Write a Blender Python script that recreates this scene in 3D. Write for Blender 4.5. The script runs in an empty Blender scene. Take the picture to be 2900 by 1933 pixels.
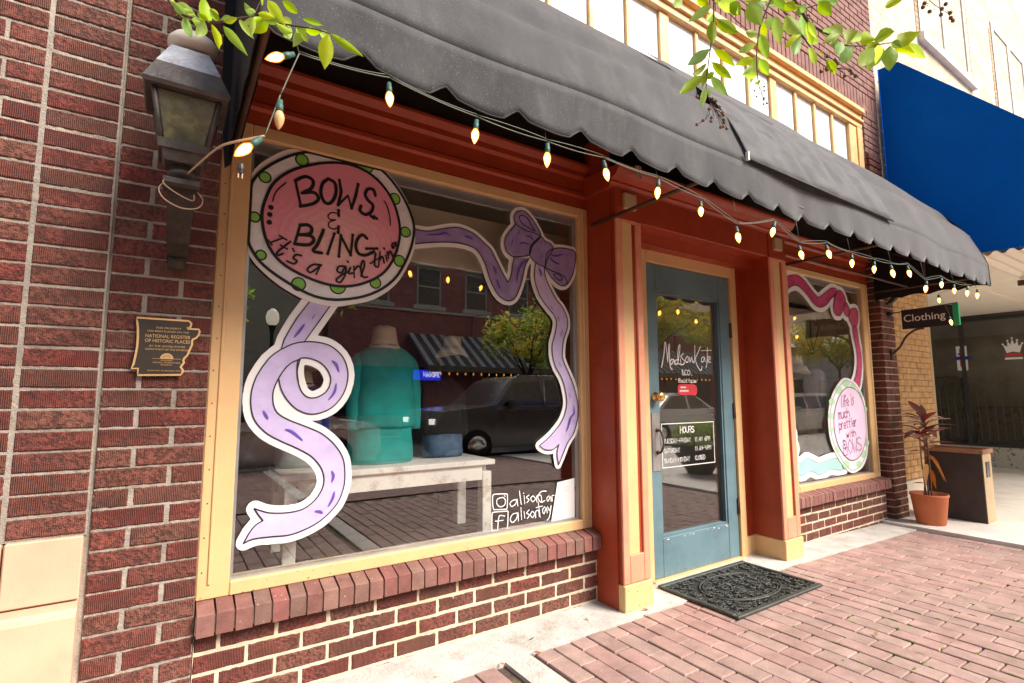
import bpy, bmesh, math, random
import numpy as np
from mathutils import Vector, Matrix
from mathutils.geometry import tessellate_polygon
random.seed(11)
sc = bpy.context.scene
COL = sc.collection
PI = math.pi
R = math.radians

# ------------------------------------------------------------------ camera
cam = bpy.data.cameras.new('camera'); camo = bpy.data.objects.new('camera', cam); COL.objects.link(camo)
cam.sensor_width = 36; cam.lens = 18.212; cam.clip_start = .02; cam.clip_end = 600
yaw, pitch, roll = 0.584483, 0.104807, -0.002007
fw = Vector((math.sin(yaw)*math.cos(pitch), math.cos(yaw)*math.cos(pitch), math.sin(pitch)))
rt = Vector((math.cos(yaw), -math.sin(yaw), 0)); up = rt.cross(fw)
r2 = rt*math.cos(roll)+up*math.sin(roll); u2 = -rt*math.sin(roll)+up*math.cos(roll)
m = Matrix((r2, u2, -fw)).transposed().to_4x4(); m.translation = Vector((0, 0, 1.15))
camo.matrix_world = m
sc.camera = camo
# ------------------------------------------------------------------ sky and sun
w = bpy.data.worlds.new('World'); sc.world = w; w.use_nodes = True
nt = w.node_tree; bg = nt.nodes['Background']
sky = nt.nodes.new('ShaderNodeTexSky'); sky.sky_type = 'NISHITA'; sky.sun_disc = False
SUN_EL, SUN_AZ = R(42), R(148)          # azimuth clockwise from +y: the sun stands over the street, to the right
sky.sun_elevation = SUN_EL; sky.sun_rotation = SUN_AZ; sky.dust_density = 2.0; sky.air_density = 1.0; sky.ozone_density = .6
wb_ = nt.nodes.new('ShaderNodeMix'); wb_.data_type = 'RGBA'; wb_.blend_type = 'MULTIPLY'; wb_.inputs[0].default_value = 1; wb_.inputs[7].default_value = (1, .93, .84, 1)
nt.links.new(sky.outputs[0], wb_.inputs[6]); nt.links.new(wb_.outputs[2], bg.inputs[0]); bg.inputs[1].default_value = .105
sl = bpy.data.lights.new('sun', 'SUN'); so = bpy.data.objects.new('sun', sl); COL.objects.link(so)
sl.energy = 3.3; sl.angle = R(28); sl.color = (1, .93, .86)
sd = Vector((math.sin(SUN_AZ)*math.cos(SUN_EL), math.cos(SUN_AZ)*math.cos(SUN_EL), math.sin(SUN_EL)))
so.rotation_euler = sd.to_track_quat('Z', 'Y').to_euler()
sc.view_settings.view_transform = 'Standard'; sc.view_settings.look = 'None'
sc.view_settings.exposure = 1.25; sc.view_settings.gamma = 1; sc.view_settings.use_curve_mapping = False
sc.cycles.use_denoising = True
sc.cycles.max_bounces = 8; sc.cycles.transparent_max_bounces = 24; sc.cycles.caustics_reflective = False; sc.cycles.caustics_refractive = False
sc.cycles.sample_clamp_indirect = 6

# ------------------------------------------------------------------ materials
MATS = {}
def mat(name, col, rough=.6, var=0, vscale=6, bump=0, bscale=60, metal=0, rnd=0, spec=.5, emit=None, estr=0,
        ribs=None, speck=None, sheen=0, stretch=None, dirt=None, dscale=3, transl=0, alpha=None, bdist=.01):
    """procedural principled material; object-space noise gives colour drift, grain, dirt and relief"""
    if name in MATS: return MATS[name]
    m = bpy.data.materials.new(name); m.use_nodes = True; MATS[name] = m
    n, l = m.node_tree.nodes, m.node_tree.links
    b = n['Principled BSDF']; b.inputs['Roughness'].default_value = rough; b.inputs['Metallic'].default_value = metal
    b.inputs['Specular IOR Level'].default_value = spec
    if sheen: b.inputs['Sheen Weight'].default_value = sheen; b.inputs['Sheen Roughness'].default_value = .45
    geo = n.new('ShaderNodeNewGeometry')
    mp = n.new('ShaderNodeMapping'); l.new(geo.outputs['Position'], mp.inputs[0])
    if stretch: mp.inputs['Scale'].default_value = stretch
    c = n.new('ShaderNodeRGB'); c.outputs[0].default_value = (*col, 1); out = c.outputs[0]
    def noise(scale, detail=4, rough_=.6, src=None):
        t = n.new('ShaderNodeTexNoise'); t.inputs['Scale'].default_value = scale; t.inputs['Detail'].default_value = detail
        t.inputs['Roughness'].default_value = rough_; l.new((src or mp.outputs[0]), t.inputs[0]); return t.outputs[0]
    def ramp(v, a, c_, lo=0, hi=1):
        r = n.new('ShaderNodeMapRange'); r.inputs[1].default_value = a; r.inputs[2].default_value = c_
        r.inputs[3].default_value = lo; r.inputs[4].default_value = hi; l.new(v, r.inputs[0]); return r.outputs[0]
    def mix(fac, a, bcol, mode='MIX'):
        x = n.new('ShaderNodeMix'); x.data_type = 'RGBA'; x.blend_type = mode
        if isinstance(fac, (int, float)): x.inputs[0].default_value = fac
        else: l.new(fac, x.inputs[0])
        l.new(a, x.inputs[6])
        if isinstance(bcol, tuple): x.inputs[7].default_value = (*bcol, 1)
        else: l.new(bcol, x.inputs[7])
        return x.outputs[2]
    if var:
        hv = n.new('ShaderNodeHueSaturation'); l.new(out, hv.inputs['Color'])
        l.new(ramp(noise(vscale), .3, .7, 1-var, 1+var), hv.inputs['Value']); out = hv.outputs[0]
    if rnd:
        oi = n.new('ShaderNodeObjectInfo'); hv = n.new('ShaderNodeHueSaturation'); l.new(out, hv.inputs['Color'])
        l.new(ramp(oi.outputs['Random'], 0, 1, 1-rnd, 1+rnd), hv.inputs['Value'])
        mm = n.new('ShaderNodeMath'); mm.operation = 'MULTIPLY'; mm.inputs[1].default_value = 7.31; l.new(oi.outputs['Random'], mm.inputs[0])
        fr = n.new('ShaderNodeMath'); fr.operation = 'FRACT'; l.new(mm.outputs[0], fr.inputs[0])
        l.new(ramp(fr.outputs[0], 0, 1, .5-.025*rnd*3, .5+.03*rnd*3), hv.inputs['Hue'])
        l.new(ramp(fr.outputs[0], 0, 1, 1+rnd*.5, 1-rnd*.8), hv.inputs['Saturation'])
        out = hv.outputs[0]
    if dirt:
        out = mix(ramp(noise(dscale, 8, .7), .52, .72, 0, dirt[3]), out, tuple(dirt[:3]))
    if speck:
        out = mix(ramp(noise(speck[4], 2, .5, geo.outputs['Position']), speck[5], speck[5]+.04, 0, speck[3]), out, tuple(speck[:3]))
    height = None
    if ribs:
        wv = n.new('ShaderNodeTexWave'); wv.wave_type = 'BANDS'; wv.bands_direction = ribs[0]
        wv.inputs['Scale'].default_value = ribs[1]; wv.inputs['Distortion'].default_value = ribs[2]; wv.inputs['Detail'].default_value = 3
        wv.inputs['Detail Scale'].default_value = 1.2; wv.inputs['Detail Roughness'].default_value = .7
        l.new(geo.outputs['Position'], wv.inputs[0]); height = wv.outputs[1]
        blotch = ramp(noise(75, 4, .62, geo.outputs['Position']), .40, .58)          # torn, bark-like face
        mx = n.new('ShaderNodeMix'); mx.data_type = 'FLOAT'; l.new(ramp(noise(7, 2, .5, geo.outputs['Position']), .46, .60, .12, .85), mx.inputs[0])
        l.new(blotch, mx.inputs[2]); l.new(height, mx.inputs[3])                     # ribs show only in patches
        ad = n.new('ShaderNodeMath'); ad.operation = 'MULTIPLY_ADD'; l.new(noise(190, 3, .7, geo.outputs['Position']), ad.inputs[0]); ad.inputs[1].default_value = .8; l.new(mx.outputs[0], ad.inputs[2]); height = ad.outputs[0]
        out = mix(ramp(height, .30, 1.05, ribs[3], 0), out, (.035, .017, .012))
    elif bump: height = noise(bscale, 6, .65, geo.outputs['Position'])
    if bump and height is not None:
        bn = n.new('ShaderNodeBump'); bn.inputs['Strength'].default_value = bump; bn.inputs['Distance'].default_value = bdist
        l.new(height, bn.inputs['Height']); l.new(bn.outputs[0], b.inputs['Normal'])
    l.new(out, b.inputs['Base Color'])
    if rough < .9: l.new(ramp(noise(9, 5, .6), .3, .7, max(.02, rough-.09), min(1, rough+.12)), b.inputs['Roughness'])
    if emit: b.inputs['Emission Color'].default_value = (*emit, 1); b.inputs['Emission Strength'].default_value = estr
    if transl:
        t = n.new('ShaderNodeBsdfTranslucent'); l.new(out, t.inputs[0]); x = n.new('ShaderNodeMixShader'); x.inputs[0].default_value = transl
        l.new(b.outputs[0], x.inputs[1]); l.new(t.outputs[0], x.inputs[2]); l.new(x.outputs[0], n['Material Output'].inputs[0])
    return m
def glass(name, ior=1.7, tint=(.99, 1, .995)):
    m = bpy.data.materials.new(name); m.use_nodes = True; n, l = m.node_tree.nodes, m.node_tree.links
    n.remove(n['Principled BSDF'])
    g = n.new('ShaderNodeNewGeometry'); mr = n.new('ShaderNodeMapRange'); mr.inputs[3].default_value = ior; mr.inputs[4].default_value = 1/ior
    l.new(g.outputs['Backfacing'], mr.inputs[0]); fr = n.new('ShaderNodeFresnel'); l.new(mr.outputs[0], fr.inputs[0])
    t = n.new('ShaderNodeBsdfTransparent'); t.inputs[0].default_value = (*tint, 1); gl = n.new('ShaderNodeBsdfGlossy'); gl.inputs['Roughness'].default_value = 0
    x = n.new('ShaderNodeMixShader'); l.new(fr.outputs[0], x.inputs[0]); l.new(t.outputs[0], x.inputs[1]); l.new(gl.outputs[0], x.inputs[2])
    l.new(x.outputs[0], n['Material Output'].inputs[0]); MATS[name] = m; return m
def bricktex(name, c1, c2, mortar, bw, rh, ms=.008, axis='XZ', off=.5, bump=.6, rough=.85):
    m = bpy.data.materials.new(name); m.use_nodes = True; n, l = m.node_tree.nodes, m.node_tree.links; b = n['Principled BSDF']
    g = n.new('ShaderNodeNewGeometry'); s = n.new('ShaderNodeSeparateXYZ'); l.new(g.outputs['Position'], s.inputs[0])
    cmb = n.new('ShaderNodeCombineXYZ'); l.new(s.outputs['XYZ'.index(axis[0])], cmb.inputs[0]); l.new(s.outputs['XYZ'.index(axis[1])], cmb.inputs[1])
    t = n.new('ShaderNodeTexBrick'); l.new(cmb.outputs[0], t.inputs[0]); t.inputs['Scale'].default_value = 1
    t.inputs['Color1'].default_value = (*c1, 1); t.inputs['Color2'].default_value = (*c2, 1); t.inputs['Mortar'].default_value = (*mortar, 1)
    t.inputs['Mortar Size'].default_value = ms; t.inputs['Brick Width'].default_value = bw; t.inputs['Row Height'].default_value = rh; t.offset = off
    t.inputs['Mortar Smooth'].default_value = .2
    nz = n.new('ShaderNodeTexNoise'); nz.inputs['Scale'].default_value = 3; nz.inputs['Detail'].default_value = 6; l.new(g.outputs['Position'], nz.inputs[0])
    hv = n.new('ShaderNodeHueSaturation'); mr = n.new('ShaderNodeMapRange'); mr.inputs[1].default_value = .3; mr.inputs[2].default_value = .7; mr.inputs[3].default_value = .8; mr.inputs[4].default_value = 1.2
    l.new(nz.outputs[0], mr.inputs[0]); l.new(mr.outputs[0], hv.inputs['Value']); l.new(t.outputs[0], hv.inputs['Color']); l.new(hv.outputs[0], b.inputs['Base Color'])
    bn = n.new('ShaderNodeBump'); bn.invert = True; bn.inputs['Strength'].default_value = bump; bn.inputs['Distance'].default_value = .008; l.new(t.outputs[1], bn.inputs['Height']); l.new(bn.outputs[0], b.inputs['Normal'])
    b.inputs['Roughness'].default_value = rough; MATS[name] = m; return m

M = MATS
mat('red_brick', (.215, .062, .042), .85, var=.25, vscale=14, bump=1, rnd=.10, ribs=('X', 60, 1.6, .9), bdist=.005, dirt=(.04, .024, .018, .6), dscale=16)
mat('smooth_brick', (.205, .092, .073), .85, var=.2, vscale=14, bump=.5, bscale=120, rnd=.15, bdist=.004, dirt=(.10, .045, .035, .6), dscale=9, speck=(.6, .5, .42, .6, 90, .70))
mat('mortar', (.36, .315, .26), .95, var=.28, vscale=7, bump=1, bscale=130, bdist=.006, dirt=(.17, .14, .11, .8), dscale=4)
mat('pale_mortar', (.62, .52, .38), .95, var=.2, vscale=9, bump=.8, bscale=120, bdist=.004, dirt=(.36, .36, .12, .65), dscale=2.2)
mat('limestone', (.64, .41, .27), .8, var=.10, vscale=4, bump=.25, bscale=160, bdist=.003, speck=(.9, .8, .65, .5, 60, .74), dirt=(.46, .27, .16, .4), dscale=5)
mat('cream_paint', (.70, .45, .21), .5, var=.09, vscale=5, bump=.3, bscale=25, bdist=.003, dirt=(.42, .27, .10, .35), dscale=5, speck=(.25, .15, .07, .6, 70, .76))
mat('red_paint', (.35, .047, .013), .45, var=.14, vscale=7, bump=.3, bscale=50, bdist=.003, dirt=(.27, .035, .012, .5), dscale=4)
mat('lit_red_paint', (.72, .29, .175), .5, var=.10, vscale=7, bump=.18, bscale=50, bdist=.003, dirt=(.5, .13, .05, .4), dscale=4)  # red paint with the strong front light mixed into its colour
mat('door_paint', (.115, .20, .23), .48, var=.2, vscale=5, bump=.35, bscale=60, bdist=.003, dirt=(.09, .16, .19, .6), dscale=5, speck=(.75, .78, .78, .8, 55, .78))
mat('bulb_shell', (.9, .35, .06), .2)
mat('tan_block', (.5, .36, .2), .6, var=.1)
mat('steel_trim', (.42, .43, .44), .35, metal=.7, var=.12)
mat('aged_metal', (.085, .078, .072), .5, metal=.5, var=.3, vscale=20, bump=.3, dirt=(.18, .08, .035, .7), dscale=18)
mat('zinc_cap', (.36, .38, .42), .45, metal=.55, var=.25, vscale=16, bump=.3, dirt=(.25, .11, .05, .85), dscale=24)
mat('black_metal', (.018, .017, .018), .55, var=.3, vscale=12, bump=.2)
mat('old_iron', (.035, .027, .02), .7, var=.4, vscale=14, bump=.6, dirt=(.10, .075, .035, .6), dscale=14)
mat('brass', (.85, .55, .18), .25, metal=1)
mat('plate', (.34, .31, .30), .4, metal=.7, var=.2)
mat('rust_iron', (.10, .055, .035), .6, metal=.4, var=.3)
mat('bronze_dark', (.035, .024, .016), .45, var=.2, bump=.3, bscale=300, bdist=.001)
mat('bronze_gold', (.72, .46, .20), .4, metal=.35, var=.15)
mat('white_enamel', (.75, .71, .62), .5, var=.12, dirt=(.45, .33, .2, .5), dscale=14)
mat('awning_cloth', (.021, .021, .023), .85, var=.35, vscale=3.2, bump=.5, bscale=300, bdist=.002, dirt=(.080, .078, .075, .9), dscale=4.5, sheen=.34, speck=(.4, .4, .36, .45, 260, .68), stretch=(1, .5, .5))
mat('awning_flap_cloth', (.080, .079, .082), .85, var=.12, vscale=4, bump=.3, bscale=220, bdist=.002)
mat('black_cloth', (.004, .004, .004), .9, var=.3)
mat('dark_wood', (.022, .012, .009), .7, var=.3)
mat('blue_cloth', (0, .11, .50), .9, spec=.1, var=.12, vscale=1.5, bump=.25, bscale=90)
mat('blue_cloth_end', (0, .115, .52), .9, spec=.1, var=.08, vscale=2)
mat('white_trim', (.74, .66, .56), .55, var=.1)
mat('transom_frame', (.72, .43, .17), .55, var=.14, dirt=(.45, .22, .08, .5), dscale=8)
mat('frosted_pane', (.80, .82, .84), .3, var=.04, spec=.6)
mat('concrete', (.53, .50, .455), .9, var=.18, vscale=6, bump=.9, bscale=70, bdist=.007, dirt=(.26, .22, .17, .8), dscale=4.5, speck=(.16, .12, .08, .6, 26, .72))
mat('pale_concrete', (.74, .69, .62), .9, var=.1, vscale=3, bump=.4, bscale=60, bdist=.004, dirt=(.45, .4, .34, .6), dscale=2)
mat('paver', (.335, .215, .185), .88, var=.22, vscale=8, bump=.8, bscale=110, rnd=.10, bdist=.004, dirt=(.21, .14, .11, .65), dscale=4.5, speck=(.62, .4, .34, .5, 130, .66))
mat('sand_bed', (.10, .07, .052), .95, var=.3, vscale=12, bump=.8, bscale=90, dirt=(.16, .15, .04, .5), dscale=3)
mat('asphalt', (.05, .05, .052), .9, var=.2, bump=.5, bscale=90)
mat('moss', (.14, .20, .025), .9, var=.35, vscale=40, bump=1, bscale=200)
mat('mat_rubber', (.032, .036, .030), .5, var=.3, vscale=30, bump=.4, bscale=200, bdist=.002, dirt=(.10, .11, .075, .75), dscale=12)
mat('mat_base', (.012, .013, .011), .8, var=.3, vscale=30, dirt=(.05, .05, .04, .6), dscale=15)
mat('dry_leaf', (.35, .15, .05), .7, rnd=.3, transl=.2)
mat('terracotta', (.52, .15, .055), .75, var=.1, bump=.3, bscale=150, bdist=.002, dirt=(.4, .16, .08, .5), dscale=6)
mat('soil', (.09, .055, .035), .95, bump=1, var=.4, vscale=40)
mat('leaf_maroon', (.21, .062, .045), .4, rnd=.4, var=.2, vscale=12, transl=.25)
mat('leaf_orange', (.55, .19, .02), .45, rnd=.25, transl=.35)
mat('leaf_pale', (.50, .36, .30), .35, rnd=.2, transl=.2)
mat('stem_brown', (.15, .07, .04), .7, var=.3)
mat('bin_brown', (.045, .028, .020), .6, var=.2, bump=.4, bscale=120)
mat('bin_tan', (.55, .40, .24), .6, var=.1)
mat('rust_tray', (.33, .15, .075), .6, var=.3)
mat('sign_black', (.012, .012, .013), .45)
mat('sign_white', (.8, .8, .8), .5)
mat('sign_green', (.01, .32, .13), .4)
mat('vinyl_white', (.82, .80, .78), .5, var=.04, vscale=8)
mat('vinyl_grey_white', (.82, .83, .83), .5, var=.10, vscale=11, dirt=(.50, .55, .68, .5), dscale=7)
mat('ink', (.008, .007, .008), .5)
mat('dot_green', (.24, .58, .09), .5, var=.12, vscale=20)
mat('lilac', (.56, .47, .72), .5, var=.10, vscale=9, dirt=(.42, .32, .62, .6), dscale=6, stretch=(1, 1, 1.4))
mat('lilac_dark', (.33, .25, .47), .5, var=.18, vscale=16, dirt=(.22, .15, .38, .7), dscale=13)
mat('purple_dab', (.13, .06, .40), .5)
mat('purple_deep', (.12, .06, .30), .5, var=.2, vscale=20)
mat('magenta', (.52, .05, .16), .5, var=.22, vscale=13, dirt=(.30, .01, .06, .7), dscale=10)
mat('mint', (.34, .62, .57), .5, var=.08, vscale=9, dirt=(.16, .48, .40, .6), dscale=8)
mat('pink_oval', (.80, .60, .78), .5, var=.06, vscale=7)
mat('dot_mint', (.42, .70, .42), .5)
mat('ink_maroon', (.20, .03, .09), .5)
mat('paper', (.78, .77, .75), .7, var=.05)
mat('ink_grey', (.35, .36, .42), .6)
mat('chalk', (.85, .85, .85), .6)
mat('sticker_red', (.62, .03, .04), .5)
mat('sticker_blue', (.01, .02, .35), .4)
mat('teal_cloth', (.012, .40, .36), .85, var=.22, vscale=9, bump=.5, bscale=18, bdist=.01)
mat('navy_cloth', (.015, .04, .26), .85, var=.2, bump=.5, bscale=18, bdist=.01)
mat('denim', (.08, .14, .24), .85, var=.35, vscale=14, bump=.4, bscale=30, bdist=.01)
mat('pale_denim', (.45, .48, .46), .85, var=.2, vscale=14, bump=.4, bscale=30)
mat('mannequin_cloth', (.62, .45, .30), .8, var=.06)
mat('hat_cloth', (.70, .60, .42), .85, var=.06, bump=.3, bscale=60)
mat('rose_cloth', (.32, .24, .23), .85, var=.25, vscale=10)
mat('chippy_white', (.78, .75, .68), .55, var=.06, bump=.3, bscale=30, dirt=(.30, .18, .10, .85), dscale=9)
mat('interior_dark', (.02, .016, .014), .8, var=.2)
mat('side_beige', (.36, .31, .21), .9, var=.2, vscale=3)
mat('stand_in_cream', (.88, .80, .62), .8)  # for the board that stands in for the bright ceiling
mat('interior_white', (.85, .80, .70), .8)
mat('interior_cream', (.80, .71, .55), .8, var=.05)
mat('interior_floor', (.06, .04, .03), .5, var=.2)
mat('shelf_gold', (.45, .30, .13), .4, metal=.3)
mat('mirror_dark', (.52, .43, .28), .4, metal=0, var=.3)
mat('bulb_glow', (.9, .45, .12), .3, emit=(1, .36, .05), estr=1.5)
mat('bulb_core', (.9, .7, .4), .3, emit=(1, .62, .24), estr=14)
mat('bulb_off', (.62, .38, .17), .2, var=.1)
mat('socket_green', (.03, .09, .075), .5)
mat('cord_green', (.10, .12, .085), .5)
mat('cord_tan', (.48, .34, .22), .55)
mat('leaf_green', (.33, .56, .035), .5, rnd=.28, transl=.55)
mat('leaf_lime', (.52, .72, .045), .5, rnd=.25, transl=.6)
mat('bark', (.09, .05, .04), .8, var=.3)
mat('berry', (.16, .085, .04), .6, rnd=.3)
mat('tree_leaf', (.32, .46, .07), .6, var=.7, vscale=2.2, transl=.62)
mat('tree_leaf_sunlit_yellow', (.85, .70, .14), .6, var=.3, vscale=3, transl=.55)  # yellow foliage, with sunlit brightness put into the colour
mat('car_black', (.085, .072, .068), .12, spec=1)
mat('car_silver', (.75, .77, .80), .18, metal=.6)
mat('car_white', (.75, .75, .74), .2, spec=.7)
mat('windscreen', (.16, .22, .27), .1, spec=1)  # blue-grey stands in for sky mirrored in the car glass
mat('car_window', (.004, .005, .006), .05, spec=1)
mat('rubber', (.015, .015, .015), .8)
mat('chrome', (.7, .7, .7), .12, metal=1)
mat('lamp_lens', (.8, .8, .8), .2, emit=(1, .95, .85), estr=1.5)
mat('tail_red', (.4, .01, .01), .2)
mat('far_stone', (.72, .66, .56), .85, var=.1)
mat('far_beige', (.62, .55, .40), .85, var=.12)
mat('far_window', (.02, .022, .024), .1, spec=.8)
mat('metal_dark_roof', (.20, .17, .15), .5)
mat('metal_pale_stripe', (.85, .80, .72), .5)
mat('neon_blue', (.01, .02, .5), .4, emit=(.02, .05, 1), estr=1)
mat('neon_white', (.8, .8, .9), .4, emit=(.8, .85, 1), estr=1.5)
mat('globe', (.9, .88, .8), .3, emit=(1, .85, .65), estr=.7)
mat('soffit_cream', (.86, .76, .62), .7, var=.05)
mat('corrugated', (.80, .70, .58), .5, var=.05)
mat('store_inside', (.13, .115, .095), .8, var=.5, vscale=1.6)
mat('store_dark', (.028, .026, .024), .3, spec=.6)
mat('store_frame', (.03, .03, .03), .4)
mat('gold_line', (.16, .14, .11), .5)
mat('mesh_panel', (.48, .44, .36), .8, speck=(.1, .08, .06, .8, 22, .60))
mat('window_white', (.60, .57, .53), .5)
mat('window_blue', (.07, .095, .13), .15, spec=.8)
mat('kerb_yellow', (.42, .30, .10), .8, var=.2)
mat('bare_wood', (.24, .12, .045), .8, var=.3)
mat('earth', (.10, .09, .06), .95)
glass('window_glass', 2.1); glass('door_glass', 2.15); glass('thin_glass', 1.6); glass('far_glass', 1.6)
bricktex('far_red_brick', (.52, .15, .12), (.42, .11, .09), (.55, .36, .30), .21, .072, .008)
bricktex('upper_red_brick', (.26, .09, .09), (.20, .065, .065), (.42, .33, .31), .205, .0667, .010)
bricktex('cream_brick', (.68, .56, .41), (.56, .40, .25), (.66, .58, .46), .215, .075, .009)
bricktex('cream_soldier', (.46, .28, .16), (.38, .22, .12), (.46, .38, .28), .075, .3, .009)
bricktex('far_pavers', (.27, .15, .125), (.22, .12, .10), (.09, .06, .045), .2, .1, .004, axis='YX')

# ------------------------------------------------------------------ geometry helpers
class MB:
    def __init__(s): s.v = []; s.f = []; s.sm = []
    def add(s, vs, fs, smooth=False):
        o = len(s.v); s.v += [tuple(x) for x in vs]; s.f += [tuple(i+o for i in f) for f in fs]; s.sm += [smooth]*len(fs); return s
    def box(s, x0, x1, y0, y1, z0, z1, c=0):
        if c <= 0:
            vs = [(x, y, z) for z in (z0, z1) for y in (y0, y1) for x in (x0, x1)]
            return s.add(vs, [(0, 2, 3, 1), (4, 5, 7, 6), (0, 1, 5, 4), (2, 6, 7, 3), (0, 4, 6, 2), (1, 3, 7, 5)])
        # chamfered box
        bm = bmesh.new(); bmesh.ops.create_cube(bm, size=1)
        for v in bm.verts: v.co = Vector(((x0+x1)/2+v.co.x*(x1-x0), (y0+y1)/2+v.co.y*(y1-y0), (z0+z1)/2+v.co.z*(z1-z0)))
        bmesh.ops.bevel(bm, geom=bm.edges[:], offset=c, segments=1, affect='EDGES')
        s.bm(bm); return s
    def bm(s, bm, smooth=False, mtx=None):
        bm.verts.index_update()
        s.add([(mtx @ v.co if mtx else v.co) for v in bm.verts], [[v.index for v in f.verts] for f in bm.faces], smooth); bm.free(); return s
    def tube(s, pts, r, n=6, r1=None, caps=True):
        P = [Vector(p) for p in pts]; k = len(P); rings = []
        prev = None
        for i, p in enumerate(P):
            d = (P[min(i+1, k-1)]-P[max(i-1, 0)])
            if d.length < 1e-9: d = Vector((0, 0, 1))
            d.normalize()
            a = (prev - d*prev.dot(d)) if prev else (Vector((0, 0, 1)) if abs(d.z) < .9 else Vector((1, 0, 0))).cross(d)
            if a.length < 1e-6: a = d.orthogonal()
            a.normalize(); prev = a; b = d.cross(a)
            rr = r[i] if isinstance(r, (list, tuple)) else (r if r1 is None else r+(r1-r)*i/(k-1))
            rings.append([p+(a*math.cos(2*PI*j/n)+b*math.sin(2*PI*j/n))*rr for j in range(n)])
        vs = [q for g in rings for q in g]; fs = []
        for i in range(k-1):
            for j in range(n): fs.append((i*n+j, i*n+(j+1) % n, (i+1)*n+(j+1) % n, (i+1)*n+j))
        if caps: fs.append(tuple(range(n))[::-1]); fs.append(tuple((k-1)*n+j for j in range(n)))
        return s.add(vs, fs, True)
    def lathe(s, prof, c=(0, 0, 0), n=20, axis='Z', sq=None):
        vs = []; fs = []
        for r, h in prof:
            for j in range(n):
                a = 2*PI*j/n; x, y = r*math.cos(a), r*math.sin(a)
                if sq: x *= sq
                p = {'Z': (x, y, h), 'Y': (x, h, y), 'X': (h, x, y)}[axis]
                vs.append((c[0]+p[0], c[1]+p[1], c[2]+p[2]))
        k = len(prof)
        for i in range(k-1):
            for j in range(n): fs.append((i*n+j, i*n+(j+1) % n, (i+1)*n+(j+1) % n, (i+1)*n+j))
        fs.append(tuple(range(n))[::-1]); fs.append(tuple((k-1)*n+j for j in range(n)))
        return s.add(vs, fs, n > 8)
    def frustum(s, c, a0, b0, z0, a1, b1, z1):
        vs = [(c[0]+sx*a, c[1]+sy*b, z) for a, b, z in ((a0, b0, z0), (a1, b1, z1)) for sx, sy in ((-1, -1), (1, -1), (1, 1), (-1, 1))]
        return s.add(vs, [(3, 2, 1, 0), (4, 5, 6, 7), (0, 1, 5, 4), (1, 2, 6, 5), (2, 3, 7, 6), (3, 0, 4, 7)])
    def poly(s, pts, y, holes=(), th=0):
        """flat shape in the x-z plane at depth y; th > 0 gives it thickness away from the viewer"""
        loops = [[Vector((a, b, 0)) for a, b in clean(pts)]]+[[Vector((a, b, 0)) for a, b in clean(h)] for h in holes]
        tris = tessellate_polygon(loops); flat = [q for lp in loops for q in lp]
        def fl(t):
            a, b, c = (flat[i] for i in t)
            return t if (b-a).cross(c-a).z > 0 else (t[0], t[2], t[1])
        tr = [fl(t) for t in tris if abs((flat[t[1]]-flat[t[0]]).cross(flat[t[2]]-flat[t[0]]).z) > 1e-12]
        s.add([(q.x, y, q.y) for q in flat], tr)
        if th:
            s.add([(q.x, y+th, q.y) for q in flat], [t[::-1] for t in tr])
            for lp in loops:
                n = len(lp); s.add([(q.x, y, q.y) for q in lp]+[(q.x, y+th, q.y) for q in lp], [(i, (i+1) % n, n+(i+1) % n, n+i) for i in range(n)])
        return s
    def stroke(s, pts, y, wd, taper=False, dy=.0004, closed=False):
        P = [Vector(p) for p in clean(pts, False)]; k = len(P)
        if k < 2: return s
        L = []; 
        for i, p in enumerate(P):
            if closed: d = P[(i+1) % k]-P[i-1]
            else: d = P[min(i+1, k-1)]-P[max(i-1, 0)]
            d.normalize() if d.length > 1e-9 else None
            L.append((p, Vector((-d.y, d.x))))
        vs = []
        for i, (p, nrm) in enumerate(L):
            t = i/(k-1); h = wd/2*(math.sin(PI*min(max(t, .04), .96))**.6 if taper else (.75 if i in (0, k-1) and not closed else 1))
            yy = y-dy*t
            vs += [(p.x+nrm.x*h, yy, p.y+nrm.y*h), (p.x-nrm.x*h, yy, p.y-nrm.y*h)]
        fs = [(2*i, 2*i+1, 2*i+3, 2*i+2) for i in range(k-1)]
        if closed: fs.append((2*k-2, 2*k-1, 1, 0))
        s.add(vs, fs)
        if not taper and not closed:       # round ends
            for p, yy in ((P[0], y+.0001), (P[-1], y-dy-.0001)):
                s.add([(p.x+math.cos(a)*wd/2, yy, p.y+math.sin(a)*wd/2) for a in [2*PI*j/8 for j in range(8)]], [tuple(range(8))])
        return s
def clean(p, closed=True):
    o = []
    for q in p:
        q = (float(q[0]), float(q[1]))
        if not o or math.hypot(q[0]-o[-1][0], q[1]-o[-1][1]) > 1e-5: o.append(q)
    if closed and len(o) > 2 and math.hypot(o[0][0]-o[-1][0], o[0][1]-o[-1][1]) < 1e-5: o.pop()
    return o
def cr(p, closed=False, n=6):
    p = [np.array(q, float) for q in p]; N = len(p); o = []
    if N < 3 and not closed: return [tuple(q) for q in p]
    g = (lambda k: p[k % N]) if closed else (lambda k: p[min(max(k, 0), N-1)])
    for i in range(N if closed else N-1):
        a, b, c, d = g(i-1), g(i), g(i+1), g(i+2)
        for t in np.arange(n)/n: o.append(tuple(.5*((2*b)+(c-a)*t+(2*a-5*b+4*c-d)*t*t+(3*b-a-3*c+d)*t**3)))
    if not closed: o.append(tuple(p[-1]))
    return o
def circ(x, z, r, n=20, rz=None): return [(x+r*math.cos(2*PI*i/n), z+(rz or r)*math.sin(2*PI*i/n)) for i in range(n)]

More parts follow.
